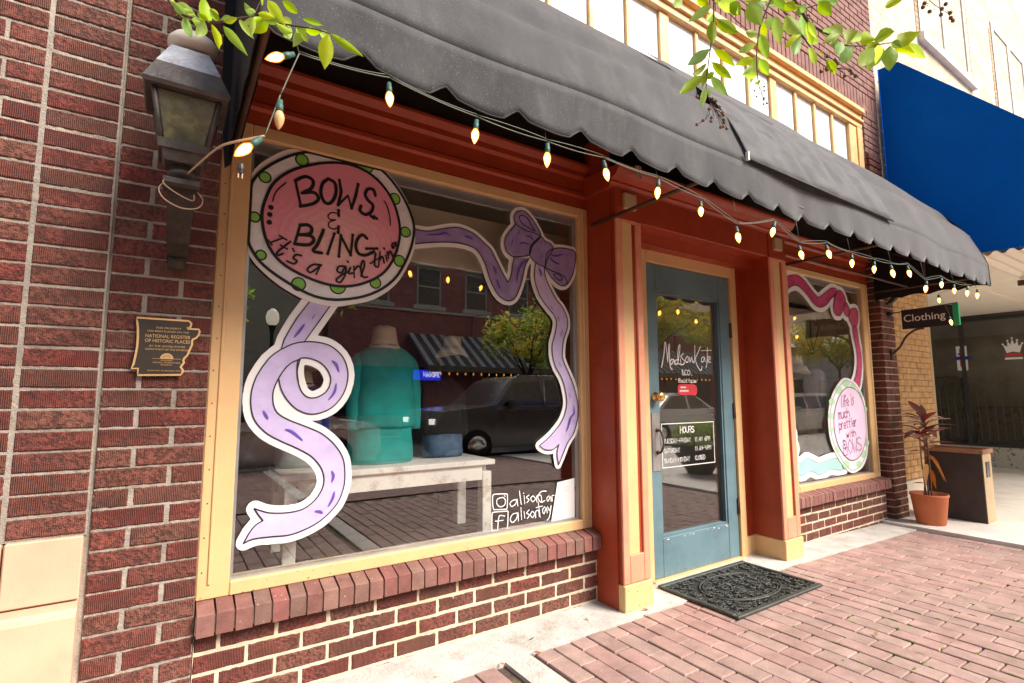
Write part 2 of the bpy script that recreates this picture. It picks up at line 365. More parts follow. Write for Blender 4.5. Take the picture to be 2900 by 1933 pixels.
def mesh_of(mb, name, m):
    me = bpy.data.meshes.new(name); me.from_pydata(mb.v, [], mb.f); me.polygons.foreach_set('use_smooth', mb.sm)
    if m: me.materials.append(M[m])
    me.update(); return me
def tag(o, label=None, cat=None, group=None, kind=None):
    if label: o['label'] = label
    if cat: o['category'] = cat
    if group: o['group'] = group
    if kind: o['kind'] = kind
    return o
def root(name, label, cat, loc=(0, 0, 0), group=None, rz=0):
    o = bpy.data.objects.new(name, None); o.empty_display_size = .1; COL.objects.link(o); o.location = loc; o.rotation_euler = (0, 0, rz)
    return tag(o, label, cat, group)
def part(name, mb, m, parent=None, kind=None, label=None, local=False):
    """mb holds world coordinates unless local"""
    o = bpy.data.objects.new(name, mesh_of(mb, name, m)); COL.objects.link(o)
    if parent is not None:
        o.parent = parent
        if parent.type == 'EMPTY' and not local: o.location = -parent.location
    return tag(o, label, kind=kind)
def single(name, mb, m, label, cat, group=None): return tag(part(name, mb, m), label, cat, group)
def struct(name, mb, m, parent=None): return part(name, mb, m, parent, kind='structure')
def piece(name, me, parent, loc, rot=(0, 0, 0), scale=None):
    o = bpy.data.objects.new(name, me); COL.objects.link(o); o.parent = parent; o.rotation_euler = rot
    o.location = Vector(loc)-(parent.location if parent.type == 'EMPTY' else Vector((0, 0, 0)))
    if scale: o.scale = scale
    return o
def copy_tree(o, parent=None):
    c = o.copy(); COL.objects.link(c)
    if parent: c.parent = parent
    for ch in list(o.children): copy_tree(ch, c)
    return c
_bm = {}
def brick_mesh(L, H, D, m, c=.004, key='brick'):
    """brick centred on its front face, front towards -y"""
    k = (round(L, 3), round(H, 3), round(D, 3), m, c)
    if k not in _bm:
        b = MB(); x, z = L/2, H/2
        vs = [(-x+c, 0, -z+c), (x-c, 0, -z+c), (x-c, 0, z-c), (-x+c, 0, z-c), (-x, c, -z), (x, c, -z), (x, c, z), (-x, c, z), (-x, D, -z), (x, D, -z), (x, D, z), (-x, D, z)]
        fs = [(0, 1, 2, 3)]+[(i, 4+i, 4+(i+1) % 4, (i+1) % 4) for i in range(4)]+[(4+i, 8+i, 8+(i+1) % 4, 4+(i+1) % 4) for i in range(4)]
        b.add(vs, fs); _bm[k] = mesh_of(b, key, m)
    return _bm[k]
def text_mesh(txt, size, x, y, z, m, parent, name='lettering', align='LEFT', ext=.0006, sx=1, face='-y', shear=0, label=None):
    cu = bpy.data.curves.new('t', 'FONT'); cu.body = txt; cu.size = size; cu.align_x = align; cu.extrude = ext; cu.shear = shear
    o = bpy.data.objects.new('t', cu); COL.objects.link(o); bpy.context.view_layer.update()
    me = bpy.data.meshes.new_from_object(o); bpy.data.objects.remove(o); bpy.data.curves.remove(cu)
    if face == '-y': mt = Matrix.Translation((x, y, z)) @ Matrix.Rotation(PI/2, 4, 'X') @ Matrix.Diagonal((sx, 1, 1, 1))
    else: mt = Matrix.Translation((x, y, z)) @ Matrix.Rotation(-PI/2, 4, 'Z') @ Matrix.Rotation(PI/2, 4, 'X') @ Matrix.Diagonal((sx, 1, 1, 1))
    me.transform(mt); me.materials.clear(); me.materials.append(M[m])
    ob = bpy.data.objects.new(name, me); COL.objects.link(ob)
    if parent is not None:
        ob.parent = parent
        if parent.type == 'EMPTY': ob.location = -parent.location
    return tag(ob, label)
# single-stroke hand lettering: each point is x 0..4, y 0..8 (baseline 2, x height 6, capitals 8)
G = {'A': '02 28 42|14 34', 'B': '02 08 28 37 36 25 05|25 45 34 42 02', 'C': '47 28 06 04 22 43', 'D': '02 08 28 46 44 22 02', 'E': '48 08 02 42|05 35',
 'F': '48 08 02|05 35', 'G': '47 28 06 04 22 43 45 25', 'H': '02 08|42 48|05 45', 'I': '22 28', 'K': '02 08|48 05 42', 'L': '08 02 42', 'M': '02 08 25 48 42', 'N': '02 08 42 48',
 'O': '28 06 04 22 44 46 28', 'P': '02 08 38 47 46 35 05', 'R': '02 08 38 47 46 35 05|25 42', 'S': '47 28 07 06 44 43 22 03', 'T': '08 48|28 22', 'U': '08 04 22 44 48', 'W': '08 12 26 32 48',
 'Y': '08 25 48|25 22', 'Q': '28 06 04 22 44 46 28|33 42', 'a': '45 26 04 22 44 46 42', 'b': '08 02|04 26 44 22 03', 'c': '45 26 04 22 43', 'd': '48 42|44 26 04 22 43', 'e': '04 44 26 04 22 43',
 'f': '47 28 17 12|05 35', 'g': '45 26 04 23 44 46 41 20 01', 'h': '08 02|04 26 44 42', 'i': '26 22|28 27', 'k': '08 02|36 04 32', 'l': '28 22', 'm': '02 06|05 16 25 22|25 36 45 42', 'n': '02 06|05 26 44 42',
 'o': '26 04 22 44 26', 'p': '00 06|05 26 44 22 03', 'q': '45 26 04 22 44 46 40', 'r': '02 06|04 26 36', 's': '46 26 15 34 23 02', 't': '28 23 32|06 46', 'u': '06 03 22 44 46 42', 'w': '06 12 25 32 46', 'y': '06 13 23 46|46 30 00',
 '1': '17 28 22', '6': '38 05 03 22 43 34 05', '9': '44 25 06 28 46 42', '&': '42 07 18 27 03 22 44', '.': '22 23', '-': '05 35', ':': '23 24|25 26', ' ': ''}
def hand(mb, txt, x, z, h, y, wd, adv=.85, w=.55, slant=0, skew=0, jit=0):
    """writes txt from (x, z) with capital height h"""
    u = h/6; ux = u*w*1.5
    for ch in txt:
        if ch == ' ': x += ux*3; continue
        if ch in G and G[ch]:
            for st in G[ch].split('|'):
                p = [(x+int(a[0])*ux+(int(a[1])-2)*u*slant, z+(int(a[1])-2)*u+skew*int(a[0])*ux+random.uniform(-jit, jit)) for a in st.split()]
                mb.stroke(cr(p, n=3) if len(p) > 2 and ch.islower() else p, y, wd)
            narrow = ch in 'Iil.1:'
        x += ux*(4 if ch not in 'Iil.1:' else 3)*adv+ux*1.2
        z += skew*ux*5.2*adv
    return x
# traced outlines of the painted window art, in metres on the glass plane (x, z)
ART = {
 'sign_outer':[(0.24,2.0347),(0.24,2.0541),(0.24,2.0716),(0.2475,2.088),(0.257,2.1038),(0.2677,2.1191),(0.2794,2.1335),(0.2924,2.1475),(0.3064,2.1611),(0.3216,2.1748),(0.3378,2.1883),(0.3553,2.2011),(0.374,2.2124),(0.3942,2.222),(0.4158,2.222),(0.4385,2.222),(0.4621,2.222),(0.487,2.222),(0.5131,2.222),(0.5399,2.222),(0.567,2.222),(0.5944,2.222),(0.6224,2.222),(0.6504,2.222),(0.6778,2.222),(0.705,2.222),(0.7321,2.222),(0.7581,2.222),(0.7819,2.222),(0.803,2.222),(0.822,2.2142),(0.8398,2.1991),(0.8571,2.1825),(0.8745,2.1645),(0.8915,2.1448),(0.9072,2.1237),(0.921,2.1014),(0.9328,2.0778),(0.943,2.0529),(0.9514,2.0267),(0.9582,1.9994),(0.9634,1.97),(0.9672,1.9388),(0.9688,1.9076),(0.9675,1.8785),(0.9629,1.8522),(0.9553,1.8276),(0.9456,1.8037),(0.9345,1.7793),(0.9226,1.7539),(0.9092,1.7282),(0.8938,1.7029),(0.8753,1.6791),(0.8531,1.6563),(0.8279,1.6343),(0.8007,1.6141),(0.7725,1.5969),(0.742,1.5832),(0.7091,1.5724),(0.6773,1.5637),(0.6497,1.5567),(0.6292,1.5513),(0.6132,1.5477),(0.5978,1.5459),(0.5791,1.5457),(0.5559,1.5468),(0.5302,1.5493),(0.5034,1.5538),(0.4764,1.5608),(0.449,1.5707),(0.4207,1.5832),(0.3928,1.5976),(0.3665,1.613),(0.3412,1.6304),(0.3167,1.6496),(0.2944,1.6692),(0.2757,1.6874),(0.2616,1.7032),(0.251,1.7177),(0.2428,1.7325),(0.24,1.7496),(0.24,1.7694),(0.24,1.7909),(0.24,1.8137),(0.24,1.8372),(0.24,1.8619),(0.24,1.8879),(0.24,1.9141),(0.24,1.9395),(0.24,1.9644),(0.24,1.9892),(0.24,2.0129)],
 'sign_ring':[(0.24,1.9954),(0.24,2.0145),(0.2424,2.0322),(0.2496,2.0492),(0.2587,2.0659),(0.2697,2.0824),(0.2823,2.0983),(0.2968,2.114),(0.313,2.1298),(0.332,2.1466),(0.3534,2.1638),(0.3755,2.1801),(0.3967,2.194),(0.4159,2.2049),(0.4341,2.2137),(0.453,2.2209),(0.4742,2.222),(0.4986,2.222),(0.5252,2.222),(0.5527,2.222),(0.5797,2.222),(0.606,2.222),(0.6323,2.222),(0.6585,2.222),(0.6847,2.222),(0.7109,2.222),(0.7371,2.222),(0.7632,2.222),(0.7889,2.222),(0.8152,2.2054),(0.8418,2.1817),(0.867,2.1552),(0.8892,2.1286),(0.9082,2.1015),(0.9249,2.0729),(0.9387,2.0445),(0.9493,2.0182),(0.9564,1.9956),(0.9602,1.9754),(0.9611,1.9549),(0.9595,1.9314),(0.9551,1.9037),(0.9479,1.8733),(0.9384,1.842),(0.9269,1.8116),(0.9139,1.7818),(0.899,1.7519),(0.8816,1.7232),(0.8615,1.6971),(0.838,1.6737),(0.8115,1.6523),(0.7829,1.6334),(0.7529,1.6171),(0.7207,1.6035),(0.6862,1.5924),(0.6515,1.584),(0.6192,1.5782),(0.59,1.5751),(0.5628,1.5747),(0.5362,1.577),(0.5092,1.5819),(0.481,1.5902),(0.4526,1.6015),(0.4245,1.6146),(0.3976,1.6284),(0.3713,1.6429),(0.3453,1.6587),(0.3213,1.675),(0.3009,1.6909),(0.2849,1.7063),(0.2722,1.7215),(0.2619,1.7368),(0.2527,1.7523),(0.2446,1.7676),(0.24,1.7827),(0.24,1.7987),(0.24,1.8167),(0.24,1.8374),(0.24,1.8601),(0.24,1.8836),(0.24,1.9066),(0.24,1.9293),(0.24,1.9522),(0.24,1.9745)],
 'sign_disc':[(0.2857,1.8963),(0.2859,1.9191),(0.2886,1.9403),(0.293,1.9607),(0.2985,1.9809),(0.3044,2.0011),(0.3111,2.0209),(0.3199,2.0404),(0.3319,2.0596),(0.3471,2.0786),(0.365,2.0974),(0.386,2.1156),(0.4102,2.133),(0.4391,2.1501),(0.4722,2.1669),(0.5065,2.1819),(0.5395,2.1936),(0.5706,2.202),(0.6012,2.2078),(0.6312,2.2105),(0.6605,2.2094),(0.6894,2.2046),(0.7179,2.1961),(0.7452,2.1842),(0.7705,2.1689),(0.7941,2.1498),(0.8163,2.127),(0.8362,2.1013),(0.8528,2.0734),(0.8665,2.0425),(0.8774,2.0085),(0.885,1.9735),(0.8885,1.9393),(0.8871,1.9055),(0.8814,1.8714),(0.8727,1.8387),(0.8623,1.8087),(0.8506,1.782),(0.837,1.7578),(0.8209,1.7357),(0.8017,1.7155),(0.7784,1.697),(0.7516,1.6803),(0.7233,1.6661),(0.6956,1.6547),(0.6689,1.6464),(0.6422,1.641),(0.6152,1.6381),(0.5877,1.6377),(0.5592,1.6401),(0.53,1.6452),(0.5009,1.6524),(0.4727,1.6612),(0.4446,1.6713),(0.4166,1.6831),(0.3904,1.6966),(0.3676,1.7119),(0.349,1.7289),(0.3334,1.7476),(0.3204,1.768),(0.3094,1.7902),(0.3002,1.8153),(0.2931,1.8428),(0.2883,1.8706)],
 'sign_dots':[(0.4334,2.1807,0.0312),(0.7106,2.2273,0.0451),(0.2906,2.0677,0.0277),(0.8591,2.095,0.032),(0.9173,1.941,0.0296),(0.8896,1.7942,0.0317),(0.775,1.6737,0.0305),(0.6054,1.638,0.0395),(0.4409,1.6277,0.0331),(0.2899,1.7323,0.0247),(0.253,1.8888,0.0256)],
 'sign_text':[[(0.4096,2.0778),(0.4359,1.9709)],[(0.4095,2.0796),(0.4503,2.107),(0.482,2.0947),(0.4758,2.0592),(0.4392,2.0295)],[(0.4392,2.0295),(0.4867,2.0431),(0.5076,2.0197),(0.4857,1.9916),(0.4332,1.9685)],[(0.5467,2.1194),(0.5225,2.0917),(0.5171,2.0467),(0.5311,2.0123),(0.5518,2.0054),(0.5718,2.0272),(0.5824,2.0674),(0.5751,2.107),(0.5467,2.1194)],[(0.5955,2.1245),(0.6051,2.0724),(0.5933,2.0077)],[(0.5933,2.0077),(0.6359,2.0613),(0.6543,2.0049)],[(0.6543,2.0049),(0.671,2.0676),(0.6806,2.1249)],[(0.7628,2.0889),(0.7524,2.115),(0.7266,2.1125),(0.7147,2.0836),(0.7281,2.0591),(0.7525,2.0379),(0.7437,2.0047),(0.7173,1.9878),(0.693,2.0011),(0.6961,2.0244)],[(0.7442,1.9853),(0.7573,1.9773)],[(0.759,1.9868),(0.7722,1.9789)],[(0.5916,1.9682),(0.5649,1.9661),(0.5509,1.9477),(0.5619,1.9343),(0.5837,1.9365)],[(0.5837,1.9365),(0.5576,1.921),(0.5566,1.8991),(0.5792,1.8932),(0.6014,1.9085)],[(0.5965,1.9831),(0.5973,1.9593)],[(0.599,1.908),(0.5975,1.8802)],[(0.4364,1.8863),(0.4177,1.8009)],[(0.4375,1.8847),(0.4668,1.8919),(0.4842,1.8786),(0.4766,1.8541),(0.4326,1.8417)],[(0.4326,1.8417),(0.4798,1.8456),(0.4946,1.828),(0.4729,1.8039),(0.4178,1.7991)],[(0.5339,1.8814),(0.511,1.8125),(0.4935,1.7806),(0.5295,1.7764)],[(0.5811,1.8723),(0.555,1.7766)],[(0.6098,1.8698),(0.604,1.7716)],[(0.6099,1.8673),(0.656,1.7856)],[(0.656,1.7856),(0.663,1.8803)],[(0.7281,1.8754),(0.7075,1.8892),(0.6868,1.8684),(0.678,1.832),(0.6914,1.7992),(0.7227,1.7957),(0.7591,1.8159)],[(0.7269,1.827),(0.7766,1.8348)],[(0.7599,1.8309),(0.7722,1.8057)],[(0.3576,1.8246),(0.3838,1.8113)],[(0.3697,1.8166),(0.3224,1.7888)],[(0.3137,1.7979),(0.328,1.7804)],[(0.4001,1.8064),(0.3511,1.7532),(0.3559,1.7405),(0.3724,1.75)],[(0.362,1.7842),(0.3875,1.7724)],[(0.41,1.7771),(0.4158,1.7673)],[(0.446,1.7517),(0.4251,1.7527),(0.4138,1.7362),(0.4288,1.7266),(0.4169,1.7118),(0.3897,1.7197)],[(0.5303,1.7217),(0.4957,1.7193),(0.473,1.6958),(0.4858,1.6831),(0.5132,1.7054),(0.528,1.7226)],[(0.528,1.7226),(0.5102,1.6791)],[(0.6323,1.7309),(0.6055,1.726),(0.5985,1.7047),(0.6182,1.7005),(0.6353,1.7313),(0.6335,1.6907),(0.6137,1.6555),(0.5957,1.6632),(0.6186,1.6888),(0.6522,1.7118)],[(0.6566,1.728),(0.6483,1.7007),(0.6664,1.7043)],[(0.6423,1.756),(0.6455,1.7515)],[(0.6716,1.7351),(0.675,1.6854)],[(0.674,1.7178),(0.69,1.7389),(0.7045,1.7314)],[(0.7056,1.6955),(0.7203,1.7494),(0.7122,1.7686),(0.7026,1.7343),(0.7144,1.6929),(0.735,1.6955)],[(0.7701,1.8112),(0.7671,1.756),(0.7827,1.7478)],[(0.7478,1.7609),(0.7881,1.7925)],[(0.7912,1.8209),(0.7864,1.7554)],[(0.7871,1.7781),(0.8028,1.8012),(0.8121,1.772)],[(0.819,1.8088),(0.8262,1.7838)],[(0.809,1.8426),(0.8117,1.8378)],[(0.8265,1.8263),(0.8325,1.7965)],[(0.8309,1.8119),(0.8416,1.8332),(0.8523,1.8059)],[(0.8694,1.8793),(0.8495,1.8675),(0.8526,1.8481),(0.8683,1.8692),(0.8757,1.8405),(0.8574,1.8159)],[(0.3721,2.0599),(0.3439,2.0265),(0.3293,1.9964),(0.3237,1.9673)],[(0.806,2.0689),(0.8163,2.0558),(0.827,2.0279),(0.8359,1.9897),(0.8367,1.9566)]],
 'sign_beads':[(0.318,1.9408),(0.3152,1.9091),(0.3145,1.8755)],
 'swirl_body':[[(0.3846,1.3456),(0.3542,1.3217),(0.3367,1.3017),(0.3115,1.2617),(0.2951,1.2272),(0.2843,1.1895),(0.2811,1.1698),(0.2795,1.1504),(0.2813,1.1118),(0.2886,1.0767),(0.2994,1.052),(0.3109,1.0353),(0.3331,1.0111),(0.3495,0.9972),(0.3676,0.9853),(0.3968,0.9687),(0.4503,0.9417),(0.4917,0.9182),(0.5195,0.8991),(0.5346,0.8847),(0.5577,0.8552),(0.5681,0.8353),(0.5751,0.8099),(0.5764,0.7973),(0.576,0.7848),(0.574,0.7725),(0.5678,0.7544),(0.5617,0.7426),(0.5495,0.7248),(0.5394,0.7136),(0.5213,0.699),(0.5072,0.6905),(0.4917,0.6841),(0.4744,0.6802),(0.4459,0.6779),(0.426,0.678),(0.3935,0.6809),(0.3616,0.687),(0.3359,0.6972),(0.3116,0.7088),(0.3277,0.6826),(0.3451,0.6581),(0.3223,0.6458),(0.3139,0.6383),(0.3066,0.6294),(0.2934,0.6084),(0.2793,0.5792),(0.3058,0.5897),(0.3228,0.5918),(0.379,0.5906),(0.4244,0.5876),(0.4466,0.5878),(0.4785,0.5932),(0.5189,0.6054),(0.5475,0.6172),(0.5658,0.6273),(0.5928,0.6473),(0.6163,0.6693),(0.6329,0.6892),(0.6414,0.7033),(0.6526,0.7297),(0.6609,0.7603),(0.6639,0.7807),(0.6645,0.8118),(0.6621,0.8414),(0.6575,0.8686),(0.6512,0.8867),(0.6416,0.9056),(0.6292,0.9246),(0.6148,0.9428),(0.5984,0.9601),(0.5801,0.9766),(0.5498,0.9977),(0.5274,1.0089),(0.4375,1.0476),(0.4112,1.0611),(0.3969,1.0699),(0.3853,1.079),(0.377,1.0884),(0.367,1.1087),(0.3616,1.1329),(0.3608,1.1634),(0.3658,1.1893),(0.3771,1.2196),(0.3968,1.2563),(0.4131,1.2783),(0.4248,1.289),(0.4337,1.2952),(0.4571,1.3061)]],
 'swirl_loop':[(0.3846,1.3456),(0.3894,1.3485),(0.396,1.3526),(0.4039,1.3574),(0.4124,1.3623),(0.4211,1.3669),(0.4294,1.3707),(0.4374,1.3736),(0.4454,1.3761),(0.4536,1.3783),(0.462,1.3801),(0.4706,1.3815),(0.4796,1.3826),(0.489,1.3835),(0.4989,1.384),(0.5091,1.3842),(0.5193,1.3839),(0.5293,1.3832),(0.539,1.382),(0.5484,1.3805),(0.5577,1.3787),(0.5667,1.3764),(0.5757,1.3735),(0.5844,1.3698),(0.5931,1.3651),(0.6018,1.3594),(0.6106,1.3527),(0.6193,1.3452),(0.6275,1.337),(0.635,1.3284),(0.6414,1.3194),(0.6469,1.3098),(0.6517,1.2996),(0.6557,1.2888),(0.659,1.2778),(0.6615,1.2668),(0.6632,1.256),(0.6641,1.2453),(0.664,1.2344),(0.6632,1.2235),(0.6617,1.2127),(0.6597,1.2022),(0.6573,1.1921),(0.6544,1.1822),(0.6509,1.1725),(0.6469,1.163),(0.6423,1.1539),(0.6372,1.1451),(0.6316,1.1367),(0.6255,1.1286),(0.6189,1.1207),(0.6118,1.1132),(0.6041,1.1062),(0.5958,1.0998),(0.5869,1.0942),(0.5769,1.0892),(0.566,1.0846),(0.5545,1.0807),(0.5427,1.0776),(0.5312,1.0756),(0.5203,1.0747),(0.5099,1.0752),(0.4997,1.077),(0.4896,1.0798),(0.4799,1.0834),(0.4706,1.0877),(0.4618,1.0924),(0.4534,1.098),(0.4453,1.1044),(0.4377,1.1116),(0.4305,1.1191),(0.4238,1.1267),(0.4177,1.1341),(0.4121,1.1414),(0.4071,1.1489),(0.4025,1.1565),(0.3984,1.164),(0.3948,1.1715),(0.3915,1.1788),(0.3887,1.1863),(0.3864,1.1942),(0.3845,1.202),(0.383,1.2091),(0.3818,1.2152),(0.3808,1.2196),(0.3985,1.2611),(0.4255,1.2905),(0.4495,1.2982)],
 'swirl_strip':[(0.4962,1.5705),(0.4395,1.4806),(0.4129,1.4286),(0.3935,1.3854),(0.3846,1.3456),(0.4295,1.3684),(0.4759,1.384),(0.5355,1.4805),(0.5952,1.5806)],
 'swirl_hole':[(0.457,1.3076),(0.4617,1.3108),(0.4677,1.3127),(0.4746,1.3135),(0.482,1.3136),(0.4896,1.3131),(0.4969,1.3122),(0.5043,1.3109),(0.5121,1.3089),(0.52,1.3063),(0.5278,1.3032),(0.5353,1.2998),(0.5421,1.296),(0.5483,1.2919),(0.5541,1.2874),(0.5595,1.2825),(0.5646,1.2772),(0.5692,1.2716),(0.5734,1.2656),(0.5774,1.2593),(0.5812,1.2525),(0.5846,1.2453),(0.5874,1.2379),(0.5893,1.2304),(0.5901,1.2228),(0.5899,1.215),(0.5887,1.2067),(0.5866,1.1984),(0.5839,1.1902),(0.5804,1.1826),(0.5765,1.1758),(0.5717,1.1699),(0.566,1.1644),(0.5596,1.1596),(0.5529,1.1553),(0.5462,1.1516),(0.5398,1.1487),(0.5336,1.1464),(0.5273,1.1447),(0.521,1.1437),(0.5148,1.1434),(0.5088,1.1438),(0.5031,1.145),(0.4976,1.147),(0.4922,1.1498),(0.4869,1.1533),(0.482,1.1575),(0.4774,1.1624),(0.4732,1.1678),(0.4694,1.174),(0.466,1.181),(0.4629,1.1886),(0.4602,1.1966),(0.4578,1.2049),(0.4556,1.2132),(0.4538,1.2217),(0.4522,1.2307),(0.4509,1.2399),(0.4499,1.2491),(0.4494,1.2579),(0.4493,1.2662),(0.4494,1.2742),(0.4496,1.2822),(0.4502,1.2899),(0.4515,1.297),(0.4537,1.303)],
 'swirl_board':[[(0.2718,0.5543),(0.2642,0.5587),(0.2573,0.5668),(0.2538,0.576),(0.2534,0.588),(0.2562,0.5983),(0.2753,0.6362),(0.3005,0.6677),(0.3002,0.6702),(0.2862,0.6947),(0.2834,0.705),(0.2834,0.711),(0.2853,0.7192),(0.2927,0.7299),(0.3042,0.7365),(0.313,0.7378),(0.319,0.7372),(0.3263,0.7348),(0.3544,0.7209),(0.3654,0.717),(0.387,0.7113),(0.407,0.7081),(0.424,0.7079),(0.439,0.7061),(0.451,0.7079),(0.467,0.7083),(0.4815,0.7118),(0.4965,0.7181),(0.5144,0.7302),(0.5248,0.7406),(0.541,0.7665),(0.5467,0.785),(0.547,0.7977),(0.5425,0.8189),(0.5351,0.8356),(0.5218,0.8554),(0.501,0.8765),(0.4706,0.8971),(0.4477,0.9102),(0.3777,0.9452),(0.3548,0.9583),(0.3349,0.9715),(0.3196,0.9831),(0.2986,1.0041),(0.2765,1.0329),(0.2652,1.0547),(0.2605,1.0682),(0.2538,1.095),(0.2527,1.111),(0.2501,1.125),(0.2501,1.158),(0.2527,1.172),(0.2534,1.185),(0.2568,1.203),(0.2635,1.2268),(0.2712,1.2463),(0.2892,1.2823),(0.3125,1.3191),(0.3436,1.351),(0.3579,1.3634),(0.3672,1.3993),(0.3802,1.4283),(0.4112,1.4903),(0.4595,1.5681),(0.4741,1.5893),(0.4808,1.5947),(0.4872,1.5975),(0.511,1.6016),(0.525,1.6021),(0.541,1.6049),(0.555,1.6051),(0.571,1.6079),(0.595,1.6076),(0.6053,1.6047),(0.6139,1.5983),(0.6197,1.5892),(0.6218,1.578),(0.6197,1.5668),(0.6128,1.5527),(0.5907,1.5148),(0.5313,1.418),(0.5295,1.4134),(0.543,1.4103),(0.556,1.4092),(0.5828,1.4025),(0.6033,1.3928),(0.6288,1.3763),(0.6573,1.3478),(0.6748,1.3203),(0.6872,1.287),(0.6939,1.245),(0.6906,1.206),(0.6797,1.1648),(0.6638,1.1327),(0.6453,1.1062),(0.6214,1.0821),(0.6053,1.0712),(0.5769,1.0575),(0.544,1.0478),(0.5177,1.047),(0.5273,1.0408),(0.5603,1.0258),(0.5772,1.0157),(0.6124,0.9879),(0.6319,0.9684),(0.6483,0.9488),(0.6708,0.9143),(0.6827,0.8872),(0.6865,0.8729),(0.6906,0.852),(0.6911,0.835),(0.6939,0.819),(0.6936,0.78),(0.6902,0.756),(0.6827,0.7267),(0.6758,0.7067),(0.6627,0.6808),(0.6543,0.6682),(0.6364,0.6471),(0.62,0.6335),(0.6064,0.6201),(0.5911,0.6085),(0.5783,0.6002),(0.5462,0.5843),(0.52,0.5745),(0.4898,0.5655),(0.451,0.5584),(0.418,0.5581),(0.402,0.5609),(0.367,0.5611),(0.351,0.5639),(0.3283,0.564),(0.3095,0.5602),(0.289,0.5528),(0.283,0.5522),(0.2742,0.5535)],[(0.513,1.1733),(0.519,1.1731),(0.5255,1.1748),(0.5396,1.1819),(0.5485,1.188),(0.5524,1.1931),(0.5572,1.2034),(0.5609,1.218),(0.5604,1.2238),(0.5558,1.2375),(0.5458,1.2544),(0.5354,1.2648),(0.5166,1.2762),(0.5055,1.2802),(0.489,1.2839),(0.4803,1.2829),(0.478,1.2777),(0.4783,1.25),(0.4813,1.232),(0.4863,1.2126),(0.4959,1.1864),(0.503,1.1785),(0.5108,1.174)]],
